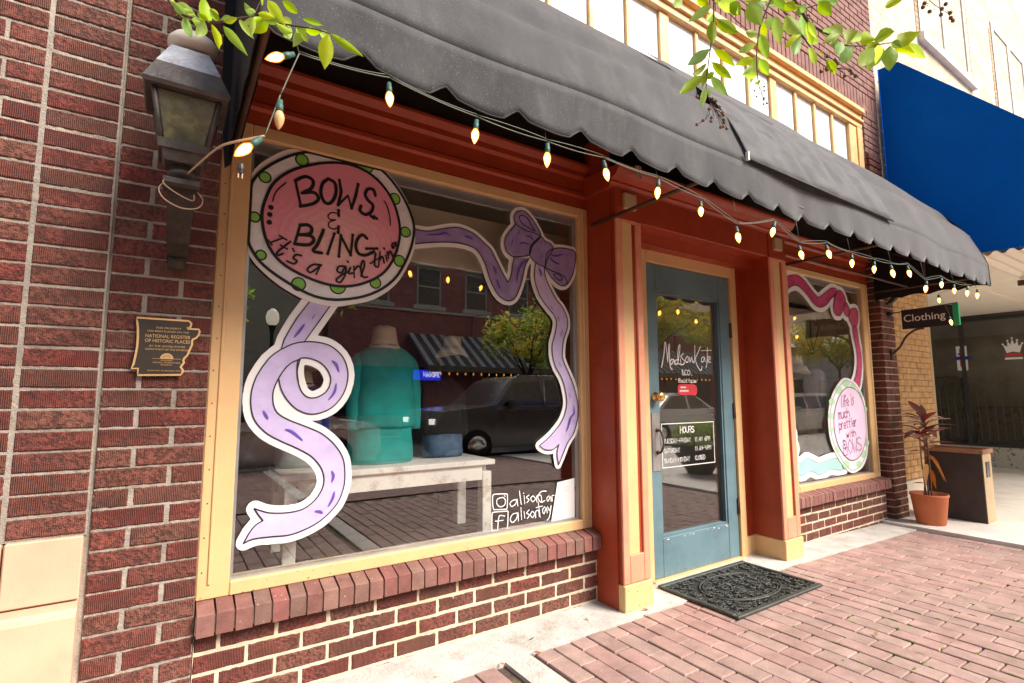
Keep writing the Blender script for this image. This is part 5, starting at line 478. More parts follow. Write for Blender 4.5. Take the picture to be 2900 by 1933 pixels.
# leaves: base xyz, tip xyz, width; twigs; berries
LEAVES=[(0.0522,1.1412,1.8997,0.0961,1.102,1.8285,0.0172),(0.0321,1.1718,1.9155,0.0477,1.1526,1.854,0.0146),(0.0189,1.143,1.8982,0.0077,1.15,1.8632,0.0184),(-0.0284,1.264,2.0001,0.009,1.2576,1.9707,0.0183),(0.0153,1.2166,2.0012,0.0302,1.2015,1.9361,0.0226),(0.0531,1.1729,1.9306,0.0767,1.1464,1.9314,0.0118),(0.1053,1.0955,1.923,0.0866,1.0898,1.9156,0.0096),(0.1093,1.0979,1.9228,0.1418,1.0965,1.9269,0.0137),(0.1362,1.151,1.9482,0.1,1.1909,1.9385,0.0203),(0.1307,1.1454,1.9946,0.1655,1.1161,1.9268,0.0246),(0.1504,1.0781,1.9558,0.1804,1.0672,1.9333,0.0166),(0.2001,1.0987,1.9348,0.1834,1.1313,1.8992,0.0201),(0.2034,1.1143,1.9352,0.2298,1.0788,1.9207,0.016),(0.2391,1.061,1.9088,0.2388,1.0782,1.839,0.0299),(0.2404,1.0488,1.9032,0.2976,1.0026,1.8462,0.0155),(0.1894,1.075,1.9318,0.2235,1.0359,1.9061,0.0112),(0.1793,1.1349,1.9508,0.1582,1.1627,1.9804,0.0161),(0.1445,1.114,1.9289,0.175,1.0876,1.9021,0.0141),(0.0707,1.2018,1.9652,0.0492,1.22,1.9615,0.0132),(0.0329,1.2213,1.9836,0.0446,1.2323,1.9676,0.0175),(0.2725,1.0312,1.8767,0.2553,1.0362,1.894,0.0099),(0.9411,0.6309,1.9931,0.8978,0.6607,1.9575,0.0177),(0.921,0.6044,1.974,0.9524,0.578,1.9441,0.0257),(0.9656,0.6372,1.9776,0.9911,0.6038,1.9345,0.0224),(0.9063,0.6085,1.9305,0.9148,0.6148,1.8847,0.0198),(0.9213,0.6271,1.8839,0.8843,0.6575,1.85,0.0216),(0.9406,0.6314,1.8947,0.9762,0.6056,1.8517,0.016),(0.9652,0.6663,1.8905,0.9293,0.6796,1.8569,0.0121),(0.9349,0.6335,1.8627,0.9628,0.6061,1.8196,0.0174),(0.94,0.6537,1.8441,0.8875,0.6834,1.7988,0.0221),(0.9316,0.6344,1.8296,0.9737,0.6231,1.7923,0.0173),(0.9206,0.6413,1.8058,0.9179,0.6515,1.7612,0.013),(0.9686,0.6626,1.8311,0.954,0.657,1.7998,0.0084),(0.8511,0.6405,1.978,0.832,0.6435,1.951,0.0184),(0.9239,0.655,2.0194,0.9509,0.6441,2.0086,0.0179),(0.9664,0.5621,1.9645,0.9834,0.5491,1.9138,0.0296),(0.9723,0.549,1.8888,0.9483,0.5621,1.8948,0.0146),(0.9443,0.5282,1.8655,0.9668,0.5286,1.8197,0.0188),(1.1728,0.6201,2.0584,1.169,0.6467,2.0416,0.0229),(1.1359,0.5974,2.0324,1.1657,0.6067,1.9781,0.024),(0.9779,0.4941,1.8982,0.9995,0.4751,1.855,0.0249),(1.1547,0.6603,2.009,1.1305,0.6914,1.9944,0.0193),(1.0243,0.589,1.8773,1.0056,0.6228,1.8767,0.0171),(1.0769,0.6143,1.9232,1.0811,0.6343,1.864,0.018),(1.0041,0.5682,1.8576,1.0117,0.5534,1.8168,0.0183),(1.0308,0.5965,1.8675,0.9995,0.6029,1.842,0.0104),(1.0568,0.5442,1.9909,1.1136,0.528,1.9978,0.0204),(1.1121,0.4924,1.9859,1.1168,0.471,1.9431,0.0236),(1.0117,0.4846,1.8626,0.991,0.4883,1.8155,0.0173),(1.2115,0.5685,1.986,1.2303,0.5509,1.9741,0.0168),(1.0895,0.5075,1.8834,1.0885,0.495,1.8334,0.0127),(1.3337,0.5404,2.0596,1.3069,0.5574,2.0363,0.031),(1.1199,0.4601,1.8949,1.0731,0.4737,1.8636,0.0163),(1.0833,0.4418,1.8527,1.0627,0.4442,1.815,0.0173),(1.2821,0.4882,1.9867,1.2468,0.4989,1.9529,0.0291),(1.0994,0.4279,1.842,1.0801,0.4448,1.8063,0.0267),(1.1711,0.4386,1.899,1.2169,0.4316,1.9043,0.0248),(1.1561,0.4146,1.8529,1.1363,0.4339,1.8143,0.0288),(1.3554,0.4723,1.9691,1.3309,0.4919,1.9077,0.0334),(1.4443,0.4713,2.0418,1.4024,0.5008,2.0193,0.0272),(1.2289,0.3998,1.8854,1.2667,0.3682,1.9038,0.028),(1.1585,0.3879,1.8399,1.1564,0.392,1.7881,0.0266),(1.2282,0.4024,1.8846,1.2826,0.3868,1.8728,0.0198),(1.4172,0.4476,1.9834,1.4636,0.4211,1.9489,0.0244),(1.1727,0.3655,1.9298,1.1338,0.3819,1.9101,0.0141),(1.097,0.49,1.8635,1.0895,0.4825,1.851,0.0066),(0.9321,0.5831,1.9634,0.9656,0.5802,1.9513,0.023),(1.0227,0.4989,1.9328,0.9888,0.4997,1.9321,0.0193),(1.2461,0.5784,2.0841,1.2235,0.5973,2.0785,0.0192),(1.177,0.6403,2.1118,1.142,0.6611,2.0936,0.0233),(1.2569,0.5604,2.1035,1.3084,0.5344,2.0986,0.0229),(1.3266,0.494,1.9907,1.2995,0.5226,1.9993,0.0205),(1.2729,0.4445,1.9273,1.2302,0.4572,1.8958,0.0175),(1.2129,0.4013,1.88,1.2471,0.3971,1.8776,0.0147)]
TWIGS=[([(-0.0712,1.2621,2.0321),(-0.0449,1.2503,1.9873),(-0.0233,1.2395,1.9597),(0.0157,1.2156,1.9447),(0.0365,1.2024,1.9402),(0.0589,1.1872,1.9439),(0.1053,1.1555,1.9512),(0.1466,1.1296,1.9399),(0.1827,1.1067,1.9324),(0.2162,1.0853,1.9263),(0.2436,1.0684,1.9166)],0.004,0.0012),([(0.1033,1.1347,1.9354),(0.1094,1.1285,1.9522),(0.1174,1.1201,1.9773)],0.0015,0.001),([(0.9485,0.6245,2.0254),(0.9458,0.6285,2.0078),(0.9483,0.6342,1.9492),(0.9454,0.6417,1.9052),(0.943,0.6488,1.8613),(0.9425,0.6547,1.8173),(0.9522,0.6523,1.785)],0.0022,0.0008),([(1.1046,0.543,2.0435),(1.1116,0.541,2.0226),(1.1245,0.5351,2.0017),(1.1438,0.5263,1.9704),(1.1802,0.5053,1.9459),(1.2106,0.488,1.9232),(1.2603,0.4552,1.9231),(1.3051,0.4247,1.93)],0.0045,0.001),([(1.0521,0.5777,2.0437),(1.0708,0.568,2.0227),(1.0957,0.555,1.9948),(1.1274,0.5398,1.9495),(1.1529,0.5277,1.9112),(1.1837,0.5109,1.8833),(1.2004,0.5013,1.8721)],0.0028,0.0008),([(1.0451,0.5504,2.0101),(1.0375,0.5576,1.9932),(1.0235,0.5736,1.939),(1.021,0.5824,1.8831),(1.025,0.5855,1.8373),(1.0308,0.5851,1.8102),(1.0407,0.5816,1.7865)],0.002,0.0006),([(1.1673,0.5047,2.0183),(1.1445,0.521,2.0086),(1.1245,0.5351,2.0017)],0.001,0.0015),([(0.9888,0.6763,2.0719),(1.0272,0.6551,2.0391),(1.0692,0.6328,1.9954),(1.1166,0.6051,1.9663)],0.0015,0.0008),([(1.355,0.3792,2.029),(1.372,0.3701,2.0116),(1.4009,0.3536,1.9906)],0.001,0.0007),([(1.3568,0.3788,2.022),(1.3516,0.3836,2.0116)],0.0008,0.0006)]
BERRIES=[(0.9268,0.6674,1.7983,0.0038),(0.9554,0.6491,1.7938,0.0038),(0.9618,0.6455,1.7894,0.0038),(0.9505,0.6551,1.7718,0.0038),(0.9694,0.6421,1.7762,0.0038),(0.9641,0.6465,1.7689,0.0038),(0.9755,0.6397,1.763,0.0038),(0.9696,0.6441,1.7586,0.0038),(0.977,0.6392,1.7586,0.0038),(0.956,0.6539,1.7528,0.0038),(0.9556,0.6551,1.7454,0.0038),(0.9408,0.6647,1.747,0.0038),(0.9302,0.6728,1.7382,0.0038),(0.9788,0.6393,1.7483,0.0038),(0.9792,0.6399,1.7425,0.0038),(0.9736,0.6448,1.7322,0.0038),(0.9784,0.6415,1.7337,0.0038),(0.9848,0.6378,1.7293,0.0038),(1.0211,0.5921,1.8052,0.0022),(1.0385,0.5795,1.8143,0.0022),(1.039,0.5803,1.8051,0.0022),(1.0261,0.5904,1.7926,0.0022),(1.0384,0.5831,1.7858,0.0022),(1.0454,0.5795,1.778,0.0022),(1.0398,0.5834,1.7763,0.0022),(1.1799,0.5114,1.8989,0.0045),(1.195,0.5025,1.8902,0.0045),(1.1998,0.5003,1.8832,0.0045),(1.1801,0.515,1.8694,0.0045),(1.1701,0.5221,1.8652,0.0045),(1.1946,0.5051,1.8721,0.0045),(1.224,0.4862,1.8675,0.0045),(1.2272,0.4848,1.8616,0.0045),(1.2145,0.4941,1.8554,0.0045),(1.2349,0.4805,1.8553,0.0045),(1.1399,0.5267,1.9878,0.0045),(1.1373,0.5291,1.9826,0.0045),(1.3504,0.3851,2.0064,0.0045),(1.3528,0.3824,2.0151,0.0045),(1.3635,0.3776,1.997,0.0045),(1.3923,0.3565,2.0133,0.0045),(1.3856,0.3622,2.0028,0.0045),(1.3849,0.3643,1.99,0.0045),(1.4016,0.3527,1.9941,0.0045),(1.4034,0.353,1.983,0.0045),(1.4075,0.351,1.9767,0.0045)]
SCRIPT_NAME=[[(2.7382,1.3389),(2.7645,1.4216),(2.7836,1.5125),(2.8019,1.3773)],[(2.8019,1.3773),(2.8218,1.5023),(2.8235,1.3551),(2.8451,1.3275)],[(2.8625,1.3963),(2.8369,1.3923),(2.8243,1.3704),(2.8411,1.3618),(2.8623,1.3933),(2.8677,1.3642)],[(2.8973,1.3945),(2.8771,1.3876),(2.876,1.366),(2.8994,1.3691),(2.9198,1.4203),(2.9331,1.4911),(2.9263,1.497),(2.9097,1.451),(2.9055,1.3732),(2.9288,1.3677)],[(2.9341,1.4013),(2.936,1.3703)],[(2.9353,1.4224),(2.9374,1.4178)],[(2.9682,1.4363),(2.9537,1.4334),(2.9467,1.4135),(2.974,1.3895),(2.9643,1.3657),(2.9308,1.3616)],[(3.0034,1.4197),(2.988,1.4034),(2.9916,1.3823),(3.0111,1.3845),(3.0175,1.4124),(3.0034,1.4197)],[(3.0312,1.4169),(3.034,1.3814)],[(3.034,1.3814),(3.0557,1.4178),(3.0623,1.3847),(3.0775,1.3908)],[(3.0942,1.5034),(3.0901,1.4351),(3.0767,1.3773)],[(3.1566,1.4961),(3.1153,1.4402),(3.0931,1.4033),(3.1222,1.3484),(3.1523,1.3276),(3.1655,1.3552)],[(3.1879,1.4271),(3.1641,1.414),(3.1625,1.3882),(3.186,1.397),(3.1969,1.4274),(3.2034,1.3896)],[(3.2363,1.4985),(3.2236,1.3837),(3.2085,1.3492)],[(3.165,1.469),(3.278,1.4775)],[(3.2313,1.4019),(3.2606,1.4136),(3.2578,1.4299),(3.2393,1.425),(3.2333,1.3938),(3.2657,1.3909)]]
# ------------------------------------------------------------------ ground
def gz(x): return -.025*max(0, min(x, 9)-3.6)
def drop(mb):
    mb.v = [(x, y, z+gz(x)) for x, y, z in mb.v]; return mb
def slab(x0, x1, y0, y1, z0, z1, step=1.0):
    b = MB(); n = max(1, int((x1-x0)/step)); 
    for i in range(n): 
        a, c = x0+(x1-x0)*i/n, x0+(x1-x0)*(i+1)/n
        b.add([(a, y0, z1), (c, y0, z1), (c, y1, z1), (a, y1, z1)], [(0, 1, 2, 3)])
        b.add([(a, y0, z0), (c, y0, z0), (c, y0, z1), (a, y0, z1)], [(0, 1, 2, 3)])
        b.add([(a, y1, z0), (c, y1, z0), (c, y1, z1), (a, y1, z1)], [(3, 2, 1, 0)])
    b.add([(x0, y0, z0), (x0, y1, z0), (x0, y1, z1), (x0, y0, z1)], [(3, 2, 1, 0)]); b.add([(x1, y0, z0), (x1, y1, z0), (x1, y1, z1), (x1, y0, z1)], [(0, 1, 2, 3)])
    return drop(b)
struct('ground', MB().box(-250, 250, -250, 250, -.9, -.42), 'earth')
struct('road', MB().box(-70, 90, -12.5, -4.45, -.5, -.27), 'asphalt')
struct('kerb', slab(-40, 60, -4.45, -4.3, -.4, -.01, 2), 'kerb_yellow')
struct('far_kerb', slab(-40, 60, -12.65, -12.5, -.4, -.12, 2), 'cream_paint')
struct('far_sidewalk', MB().box(-60, 80, -18, -12.65, -.45, -.135), 'far_pavers')
b = slab(-40, .3, -4.3, 2.0, -.4, 0, 2); struct('sidewalk', b, 'far_pavers')
struct('sidewalk', slab(.3, 5.66, -4.3, -1.2, -.4, 0, .5), 'far_pavers')
sw = struct('sidewalk', slab(.3, 5.66, -1.199, 2.0, -.4, -.016, .5), 'sand_bed')
struct('concrete_path', slab(-6, 5.66, 2.0, 2.45, -.4, .006, .12), 'concrete')
struct('concrete_path', slab(1.285, 1.415, -4.3, 1.999, -.3, .003, .2), 'concrete')
struct('pavement', slab(5.68, 40, -4.3, 12, -.4, .028, 1.5), 'pale_concrete')
# pavers: long side runs away from the wall, running bond
def pv_mesh(seed):
    rr = random.Random(seed); b = MB(); L, Wd, c = .0965, .0478, .0035
    j = lambda: rr.uniform(-.0012, .0012)
    top = [(-Wd+c+j(), -L+c+j(), 0), (Wd-c+j(), -L+c+j(), 0), (Wd-c+j(), L-c+j(), 0), (-Wd+c+j(), L-c+j(), 0)]
    mid = [(-Wd, -L, -c), (Wd, -L, -c), (Wd, L, -c), (-Wd, L, -c)]; lo = [(a, q, -.05) for a, q, _ in mid]
    b.add(top+mid+lo, [(0, 1, 2, 3)]+[(i, 4+i, 4+(i+1) % 4, (i+1) % 4)[::-1] for i in range(4)]+[(4+i, 8+i, 8+(i+1) % 4, 4+(i+1) % 4)[::-1] for i in range(4)])
    return b
pvm = [mesh_of(pv_mesh(i), 'paver', 'paver') for i in range(6)]
cand = []
k = 0
x = .36
while x < 5.62:
    if not (1.235 < x < 1.465):
        n = 0
        for j in range(-2, 17):
            y = 1.9-j*.2+(k % 2)*.1
            if y+.1 > 2.02 or y-.1 < -1.2: continue
            cand.append((x, y, 1.0))
        if k % 2 == 0: pass
    k += 1; x += .1025
def vis(x, y, z):
    d = Vector((x, y, z))-Vector((0, 0, 1.15)); f = d.dot(fw)
    if f < .1: return 0
    u, v = d.dot(rt)/f, d.dot(up)/f
    return 1/f if abs(u) < 1.03 and abs(v) < .70 else 0
sc_ = sorted(cand, key=lambda c: -vis(c[0], c[1], 0))
near = [c for c in sc_ if vis(*c[:2], 0) > 0][:300]; rest = [c for c in sc_ if c not in set(near)]
for x, y, _ in near:
    piece('paver', random.choice(pvm), sw, (x+random.uniform(-.001, .001), y+random.uniform(-.002, .002), gz(x)+random.uniform(-.002, .0025)),
          (random.uniform(-.012, .012)+.0, random.uniform(-.016, .016), random.uniform(-.006, .006)))
b = MB()
for x, y, _ in rest:
    p = pv_mesh(random.randint(0, 5)); z = gz(x)+random.uniform(-.002, .002); b.add([(a+x, q+y, h+z) for a, q, h in p.v], p.f)
for i in range(30):      # cut bricks that close the rows along the concrete
    pass
part('paver_field', b, 'paver', sw, kind='stuff')
# half bricks against the concrete edge
hb = MB().add([(a, q*.46, h) for a, q, h in pv_mesh(1).v], pv_mesh(1).f); hbm = mesh_of(hb, 'paver', 'paver')
k = 0; x = .36; hn = []
while x < 5.62:
    if not (1.235 < x < 1.465) and k % 2 == 1: hn.append(x)
    k += 1; x += .1025
b = MB()
for x in hn: b.add([(a+x, q+1.949-.0, h+gz(x)) for a, q, h in hb.v], hb.f)
part('cut_paver', b, 'paver', sw, kind='stuff')
# moss in the joints
b = MB()
for _ in range(420):
    x = random.uniform(2.4, 4.6); y = .9+random.gauss(0, .35)-.1*(x-3)
    kx = round((x-.36-.05125)/.1025); jx = .36+.05125+kx*.1025
    if random.random() < .55: px, py, sx, sy = jx, y, .004, random.uniform(.01, .03)
    else: px, py, sx, sy = x, 1.8-.1*round((1.8-y)/.1), random.uniform(.008, .02), .004
    if random.random() < .35: b.lathe([(.001, .004), (1, .001), (1, -.01)], (0, 0, 0), 6); vs = b.v[-18:]; b.v[-18:] = [(px+a*sx, py+q*sy, h*.8+gz(px)+.001) for a, q, h in vs]
single_moss = part('joint_moss', b, 'moss', None, kind='stuff')

# ------------------------------------------------------------------ brick pier at the left
Z0, PZ = .84, .06736
pier = root('brick_pier', 'tall dark red brick pier with stacked bricks and cream stone base at left', 'brick pier', (-.2, 2.3, 0))
core = MB().box(-2.6, .122, 2.262, 3.0, -.1, 3.5)
part('backing', core, 'mortar', pier)
def mortar_sheet(x0, x1, z0, z1, y, st=.007, amp=.0028):
    b = MB(); nx, nz = int((x1-x0)/st), int((z1-z0)/st)
    rs = np.random.RandomState(3); N = rs.rand(nz+1, nx+1)
    N = (N+np.roll(N, 1, 0)+np.roll(N, 1, 1)+np.roll(N, (1, 1), (0, 1)))/4
    vs = [(x0+(x1-x0)*i/nx, y+(N[j, i]-.5)*amp*2.6, z0+(z1-z0)*j/nz) for j in range(nz+1) for i in range(nx+1)]
    b.add(vs, [(j*(nx+1)+i, j*(nx+1)+i+1, (j+1)*(nx+1)+i+1, (j+1)*(nx+1)+i) for j in range(nz) for i in range(nx)], True); return b
part('mortar', mortar_sheet(-.188, .123, -.05, 2.9, 2.2550), 'mortar', pier)
part('mortar', mortar_sheet(-.70, -.196, .705, 2.9, 2.2392), 'mortar', pier)
b = MB().box(-.70, -.196, 2.2395, 2.262, .70, 2.9); part('mortar', b, 'mortar', pier)
def lay(par, x0, x1, zc, y, H=.0572, m='red_brick', D=.05, jy=.0016, name='brick'):
    L = x1-x0; me = brick_mesh(L, H, D, m)
    return piece(name, me, par, ((x0+x1)/2, y+random.uniform(-jy, jy), zc+random.uniform(-.0012, .0012)), (random.uniform(-.006, .006), random.uniform(-.008, .008), random.uniform(-.006, .006)))
for k in range(-14, 30):
    zc = Z0+PZ*(k+.5)
    if zc < 2.86:
        if k % 2 == 0: a = [(-.188, .0125), (.0275, .1225)]
        else: a = [(-.188, -.0945), (-.0795, .1225)]
        for x0, x1 in a: lay(pier, x0, x1, zc, 2.25, H=.0595)
        if k >= -2+0 and zc > .715:
            lay(pier, -.393, -.2015, zc, 2.234, H=.0585)
            for x0, x1 in ([(-.5, -.408), (-.69, -.512)] if k % 2 == 0 else [(-.598, -.408)]): lay(pier, x0, x1, zc, 2.234, H=.0585)
b1 = MB(); b1.box(-.392, -.203, 2.222, 2.3, .503, .700, .004); part('stone_block', b1, 'limestone', pier)
b1 = MB(); b1.box(-.80, -.398, 2.222, 2.3, .503, .700, .004); part('stone_block', b1, 'limestone', pier)
def plinth(x0, x1):
    b = MB(); pr = [(2.206, -.1), (2.206, .455), (2.211, .468), (2.222, .478), (2.222, .4975), (2.3, .4975), (2.3, -.1)]; n = len(pr)
    b.add([(x0, y, z) for y, z in pr]+[(x1, y, z) for y, z in pr], [(i, (i+1) % n, n+(i+1) % n, n+i)[::-1] for i in range(n)]+[tuple(range(n))[::-1], tuple(n+i for i in range(n))]); return b
part('stone_block', plinth(-.392, -.204), 'limestone', pier); part('stone_block', plinth(-.80, -.398), 'limestone', pier)

# ------------------------------------------------------------------ the shop
shop = root('storefront_building', 'orange red and cream painted brick storefront with two display windows', 'shop', (3, 2.3, 0))
YW = 2.27      # face of the low brick walls
def low_wall(x0, x1, zoff, kx, sill_end):
    wl = part('low_wall', MB().box(x0, x1, YW+.006, 2.6, -.3, .305+zoff), 'pale_mortar', shop)
    mm = mortar_sheet(x0, x1, -.15, .30+zoff, YW+.0035, .010, .0026); part('mortar', mm, 'pale_mortar', wl)
    for r_ in range(6):
        zc = .260+zoff-.0705*r_
        if zc < -.13: break
        off = kx if r_ % 2 == 0 else kx+.0985
        x = off-2.0*round((off-x0)/.2+3)*.1
        while x < x1:
            a, c = max(x+.006, x0+.002), min(x+.191, x1-.004)
            if c-a > .03: lay(wl, round(a, 3), round(c, 3), zc, YW, H=.058)
            x += .197
    # rowlock sill: each brick slopes down towards the street
    sl_ = part('brick_sill', MB().box(x0-.0, sill_end-.012, 2.235, 2.40, .305+zoff, .365+zoff), 'pale_mortar', wl)
    key = 'sill'; 
    mb = MB(); w2 = .0278; c = .003
    pr = [(0, -.078), (0, -.006), (.006, 0), (.10, .026), (.10, -.078)]; n = len(pr)
    mb.add([(-w2, y, z) for y, z in pr]+[(w2, y, z) for y, z in pr], [(i, (i+1) % n, n+(i+1) % n, n+i)[::-1] for i in range(n)]+[tuple(range(n))[::-1], tuple(n+i for i in range(n))])
    me = mesh_of(mb, 'sill_brick', 'smooth_brick')
    x = x0+.031
    while x < sill_end-.02:
        piece('sill_brick', me, sl_, (x, 2.222+random.uniform(-.002, .002), .378+zoff+random.uniform(-.002, .002)), (random.uniform(-.02, .02), random.uniform(-.012, .012), random.uniform(-.02, .02)))
        x += .0625
    return wl
low_wall(.127, 2.083, 0, .815, 2.098)
low_wall(3.87, 5.80, -.028, .04, 5.80)

def window(x0, x1, z0, z1, fx0, fx1, fz0, fz1, glass_):
    """x0..x1 glass opening, f* outer edge of the cream frame"""
    wd = part('display_window', MB().box(fx0, fx1, 2.345, 2.40, fz0+.0, z0-.012), 'cream_paint', shop)
    f = MB()
    f.box(fx0, x0, 2.302, 2.40, fz0, fz1, .004).box(x1, fx1, 2.302, 2.40, fz0, fz1, .004)
    f.box(x0+.0005, x1-.0005, 2.303, 2.40, z1, fz1, .004).box(x0+.0005, x1-.0005, 2.300, 2.40, fz0, z0, .004)
    part('frame', f, 'cream_paint', wd)
    for q_ in (fx0+.035, fx1-.045): part('moulding', MB().box(q_, q_+.012, 2.296, 2.303, z0, fz1-.02, .003), 'cream_paint', wd)
    t = MB(); a = .012
    t.box(x0+.001, x0+a, 2.322, 2.336, z0, z1).box(x1-.030, x1-.001, 2.330, 2.350, z0, z1).box(x0+a, x1-.030, 2.322, 2.336, z0, z0+a).box(x0+a, x1-.030, 2.330, 2.350, z1-.05, z1-.001)
    part('metal_trim', t, 'steel_trim', wd)
    g = MB().box(x0+.002, x1-.002, 2.3385, 2.3445, z0+.002, z1-.002); part('pane', g, glass_, wd)
    return wd
w1 = window(.235, 2.005, .452, 2.225, .126, 2.075, .400, 2.280, 'window_glass')
w2 = window(4.318, 5.665, .418, 2.205, 4.24, 5.80, .362, 2.255, 'thin_glass')
# chalk writing low on the big window
b = MB()
for s in ART['handles']: b.stroke(cr(s, n=4) if len(s) > 2 else s, 2.3368, .0048, dy=.0003)
part('chalk_lettering', b, 'chalk', w1, label='white hand written social media handles with two small icons')
# paper note
nb = MB().poly([(1.848, .668), (1.972, .682), (1.970, .464), (1.802, .464)], 2.3350, th=.0006)
note = single('paper_note', nb, 'paper', 'white handwritten paper note taped inside lower right corner of big window', 'note')
b = MB()
for i in range(9):
    zz = .652-i*.019; x0_ = 1.856-i*.0048; p = [(x0_+t*.1/12+.004, zz+.004*math.sin(t*2.3+i)+.0002*t*10*.3) for t in range(12)]
    b.stroke(p[:random.randint(7, 12)], 2.3342, .0012, dy=.0001)
part('pencil_writing', b, 'ink_grey', note)

# fascia and trim above the windows
def beam(x0, x1, prof):
    b = MB(); n = len(prof)
    b.add([(x0, y, z) for y, z in prof]+[(x1, y, z) for y, z in prof], [(i, (i+1) % n, n+(i+1) % n, n+i)[::-1] for i in range(n)]+[tuple(range(n))[::-1], tuple(n+i for i in range(n))]); return b
for x0, x1, zo in ((.126, 2.075, 0), (3.87, 5.80, -.02)):
    fp = [(2.304, 2.282), (2.304, 2.34), (2.292, 2.352), (2.292, 2.372), (2.304, 2.384), (2.304, 2.455), (2.286, 2.470), (2.286, 2.50), (2.262, 2.53), (2.262, 2.545), (2.295, 2.555), (2.295, 2.56), (2.45, 2.56), (2.45, 2.282)]
    part('fascia', beam(x0, x1, [(y, z+zo) for y, z in fp]), 'red_paint', shop)
part('upper_boarding', MB().box(.126, 5.86, 2.32, 2.5, 2.545, 3.35), 'dark_wood', shop)
# the two pilasters and the bay between them
def pilaster(x0, x1):
    zo = gz(x0)
    p = part('pilaster', MB().box(x0, x1, 2.088, 2.46, .14+zo, 2.17), 'red_paint', shop)
    a, c = x0+.048, x0+(x1-x0)*.63
    fr = MB(); F0, F1 = 2.072, 2.0875
    fr.box(x0-.001, a, F0, F1, .145+zo, 2.17, .003); fr.box(c+.028, x1+.001, F0, F1, .145+zo, 2.17, .003)
    fr.box(a+.0005, c+.0275, F0, F1, .145+zo, .29+zo, .003); fr.box(a+.0005, c+.0275, F0, F1, 2.155, 2.17)
    part('panel_frame', fr, 'lit_red_paint', p)  # front of the red pilaster, drawn in its brightly lit tone
    part('panel', MB().box(a+.001, c, 2.079, 2.0872, .291+zo, 2.154), 'cream_paint', p)
    part('panel_groove', MB().box(c+.001, c+.0275, 2.084, 2.0873, .291+zo, 2.154), 'red_paint', p)
    b = MB().box(x0-.008, x1+.008, 2.062, 2.46, -.2, .141+zo, .004); part('plinth', b, 'cream_paint', p)
    part('capital_block', MB().box(x0+.055, x0+.055+.098, 2.052, 2.0875, 2.232, 2.325, .003), 'tan_block', p, label='small tan block near the top of the red pilaster')
    part('head', MB().box(x0-.004, x1+.004, 2.072, 2.46, 2.1705, 2.345), 'red_paint', p)
    return p
p1 = pilaster(2.088, 2.292); p2 = pilaster(3.655, 3.872)
hk = MB().box(1.985+.1, 2.02+.1, 2.15, 2.165, 1.44, 1.447); 
b = MB(); b.box(2.081, 2.0875, 2.16, 2.20, 1.45, 1.47, .001).tube([(2.084, 2.17, 1.455), (2.068, 2.17, 1.452)], .005).tube([(2.084, 2.195, 1.455), (2.068, 2.195, 1.452)], .005)
part('wall_plate', b, 'aged_metal', shop, label='small metal stub with two screws on the side of the red pilaster')
# side returns of the recessed wall pieces beside the windows
part('reveal', MB().box(2.0755, 2.087, 2.11, 2.46, -.1, 2.7), 'red_paint', shop)
part('reveal', MB().box(3.873, 4.2395, 2.33, 2.46, .36, 2.255), 'red_paint', shop)
# door surround
part('transom_board', MB().box(2.292, 3.655, 2.20, 2.46, 2.105, 2.35), 'red_paint', shop)
part('header', MB().box(2.293, 3.654, 2.080, 2.199, 2.172, 2.345, .003), 'red_paint', shop)
hp = [(2.080, 2.3455), (2.076, 2.36), (2.060, 2.372), (2.060, 2.385), (2.02, 2.405), (2.002, 2.43), (1.985, 2.436), (1.985, 2.452), (2.3, 2.47), (2.3, 2.3455)]
cor = part('cornice', beam(2.045, 3.90, hp), 'red_paint', shop)
part('hook', MB().box(2.16, 2.205, 1.978, 1.984, 2.40, 2.462).box(2.17, 2.176, 1.97, 1.978, 2.38, 2.46).box(2.19, 2.196, 1.97, 1.978, 2.385, 2.46), 'tan_block', shop)
js = MB(); js.box(2.494, 2.565, 2.285, 2.40, .02, 2.108, .003); js.box(3.475, 3.545, 2.285, 2.40, -.02, 2.108, .003); js.box(2.5655, 3.4745, 2.284, 2.40, 2.028, 2.108, .003)
part('door_frame', js, 'cream_paint', shop)
part('jamb_board', MB().box(2.2925, 2.4935, 2.305, 2.46, -.05, 2.105), 'cream_paint', shop)
part('jamb_board', MB().box(3.5455, 3.6545, 2.305, 2.46, -.05, 2.105), 'red_paint', shop)
part('skirting', MB().box(3.5455, 3.6545, 2.290, 2.3048, -.1, .135, .003), 'cream_paint', shop)
part('threshold', MB().box(2.30, 3.65, 2.215, 2.45, -.2, -.002, .004), 'concrete', shop)
part('doorsill', MB().box(2.55, 3.49, 2.265, 2.42, -.002, .012, .003), 'cream_paint', shop)
# the door
door = part('door', MB().box(2.572, 2.665, 2.300, 2.345, .016, 2.024, .003), 'door_paint', shop)
part('stile', MB().box(3.352, 3.466, 2.300, 2.345, .010, 2.024, .003), 'door_paint', door)
part('rail', MB().box(2.6655, 3.3515, 2.301, 2.344, 1.848, 2.0235, .003), 'door_paint', door); part('rail', MB().box(2.6655, 3.3515, 2.301, 2.344, .012, .252, .003), 'door_paint', door)
b = MB(); e = .014
b.box(2.666, 2.666+e, 2.308, 2.34, .253, 1.847).box(3.351-e, 3.351, 2.308, 2.34, .253, 1.847).box(2.681, 3.336, 2.308, 2.34, .253, .253+e).box(2.681, 3.336, 2.308, 2.34, 1.847-e, 1.847)
part('glazing_bead', b, 'door_paint', door)
part('pane', MB().box(2.668, 3.349, 2.3325, 2.3385, .255, 1.845), 'door_glass', door)
part('door_knob', MB().lathe([(.030, 2.299), (.030, 2.292), (.012, 2.290), (.012, 2.272), (.024, 2.268), (.031, 2.255), (.031, 2.243), (.022, 2.236), (.002, 2.235)], (2.628, 0, 1.143), 18, 'Y'), 'brass', door, label='round brass lock above the handle')
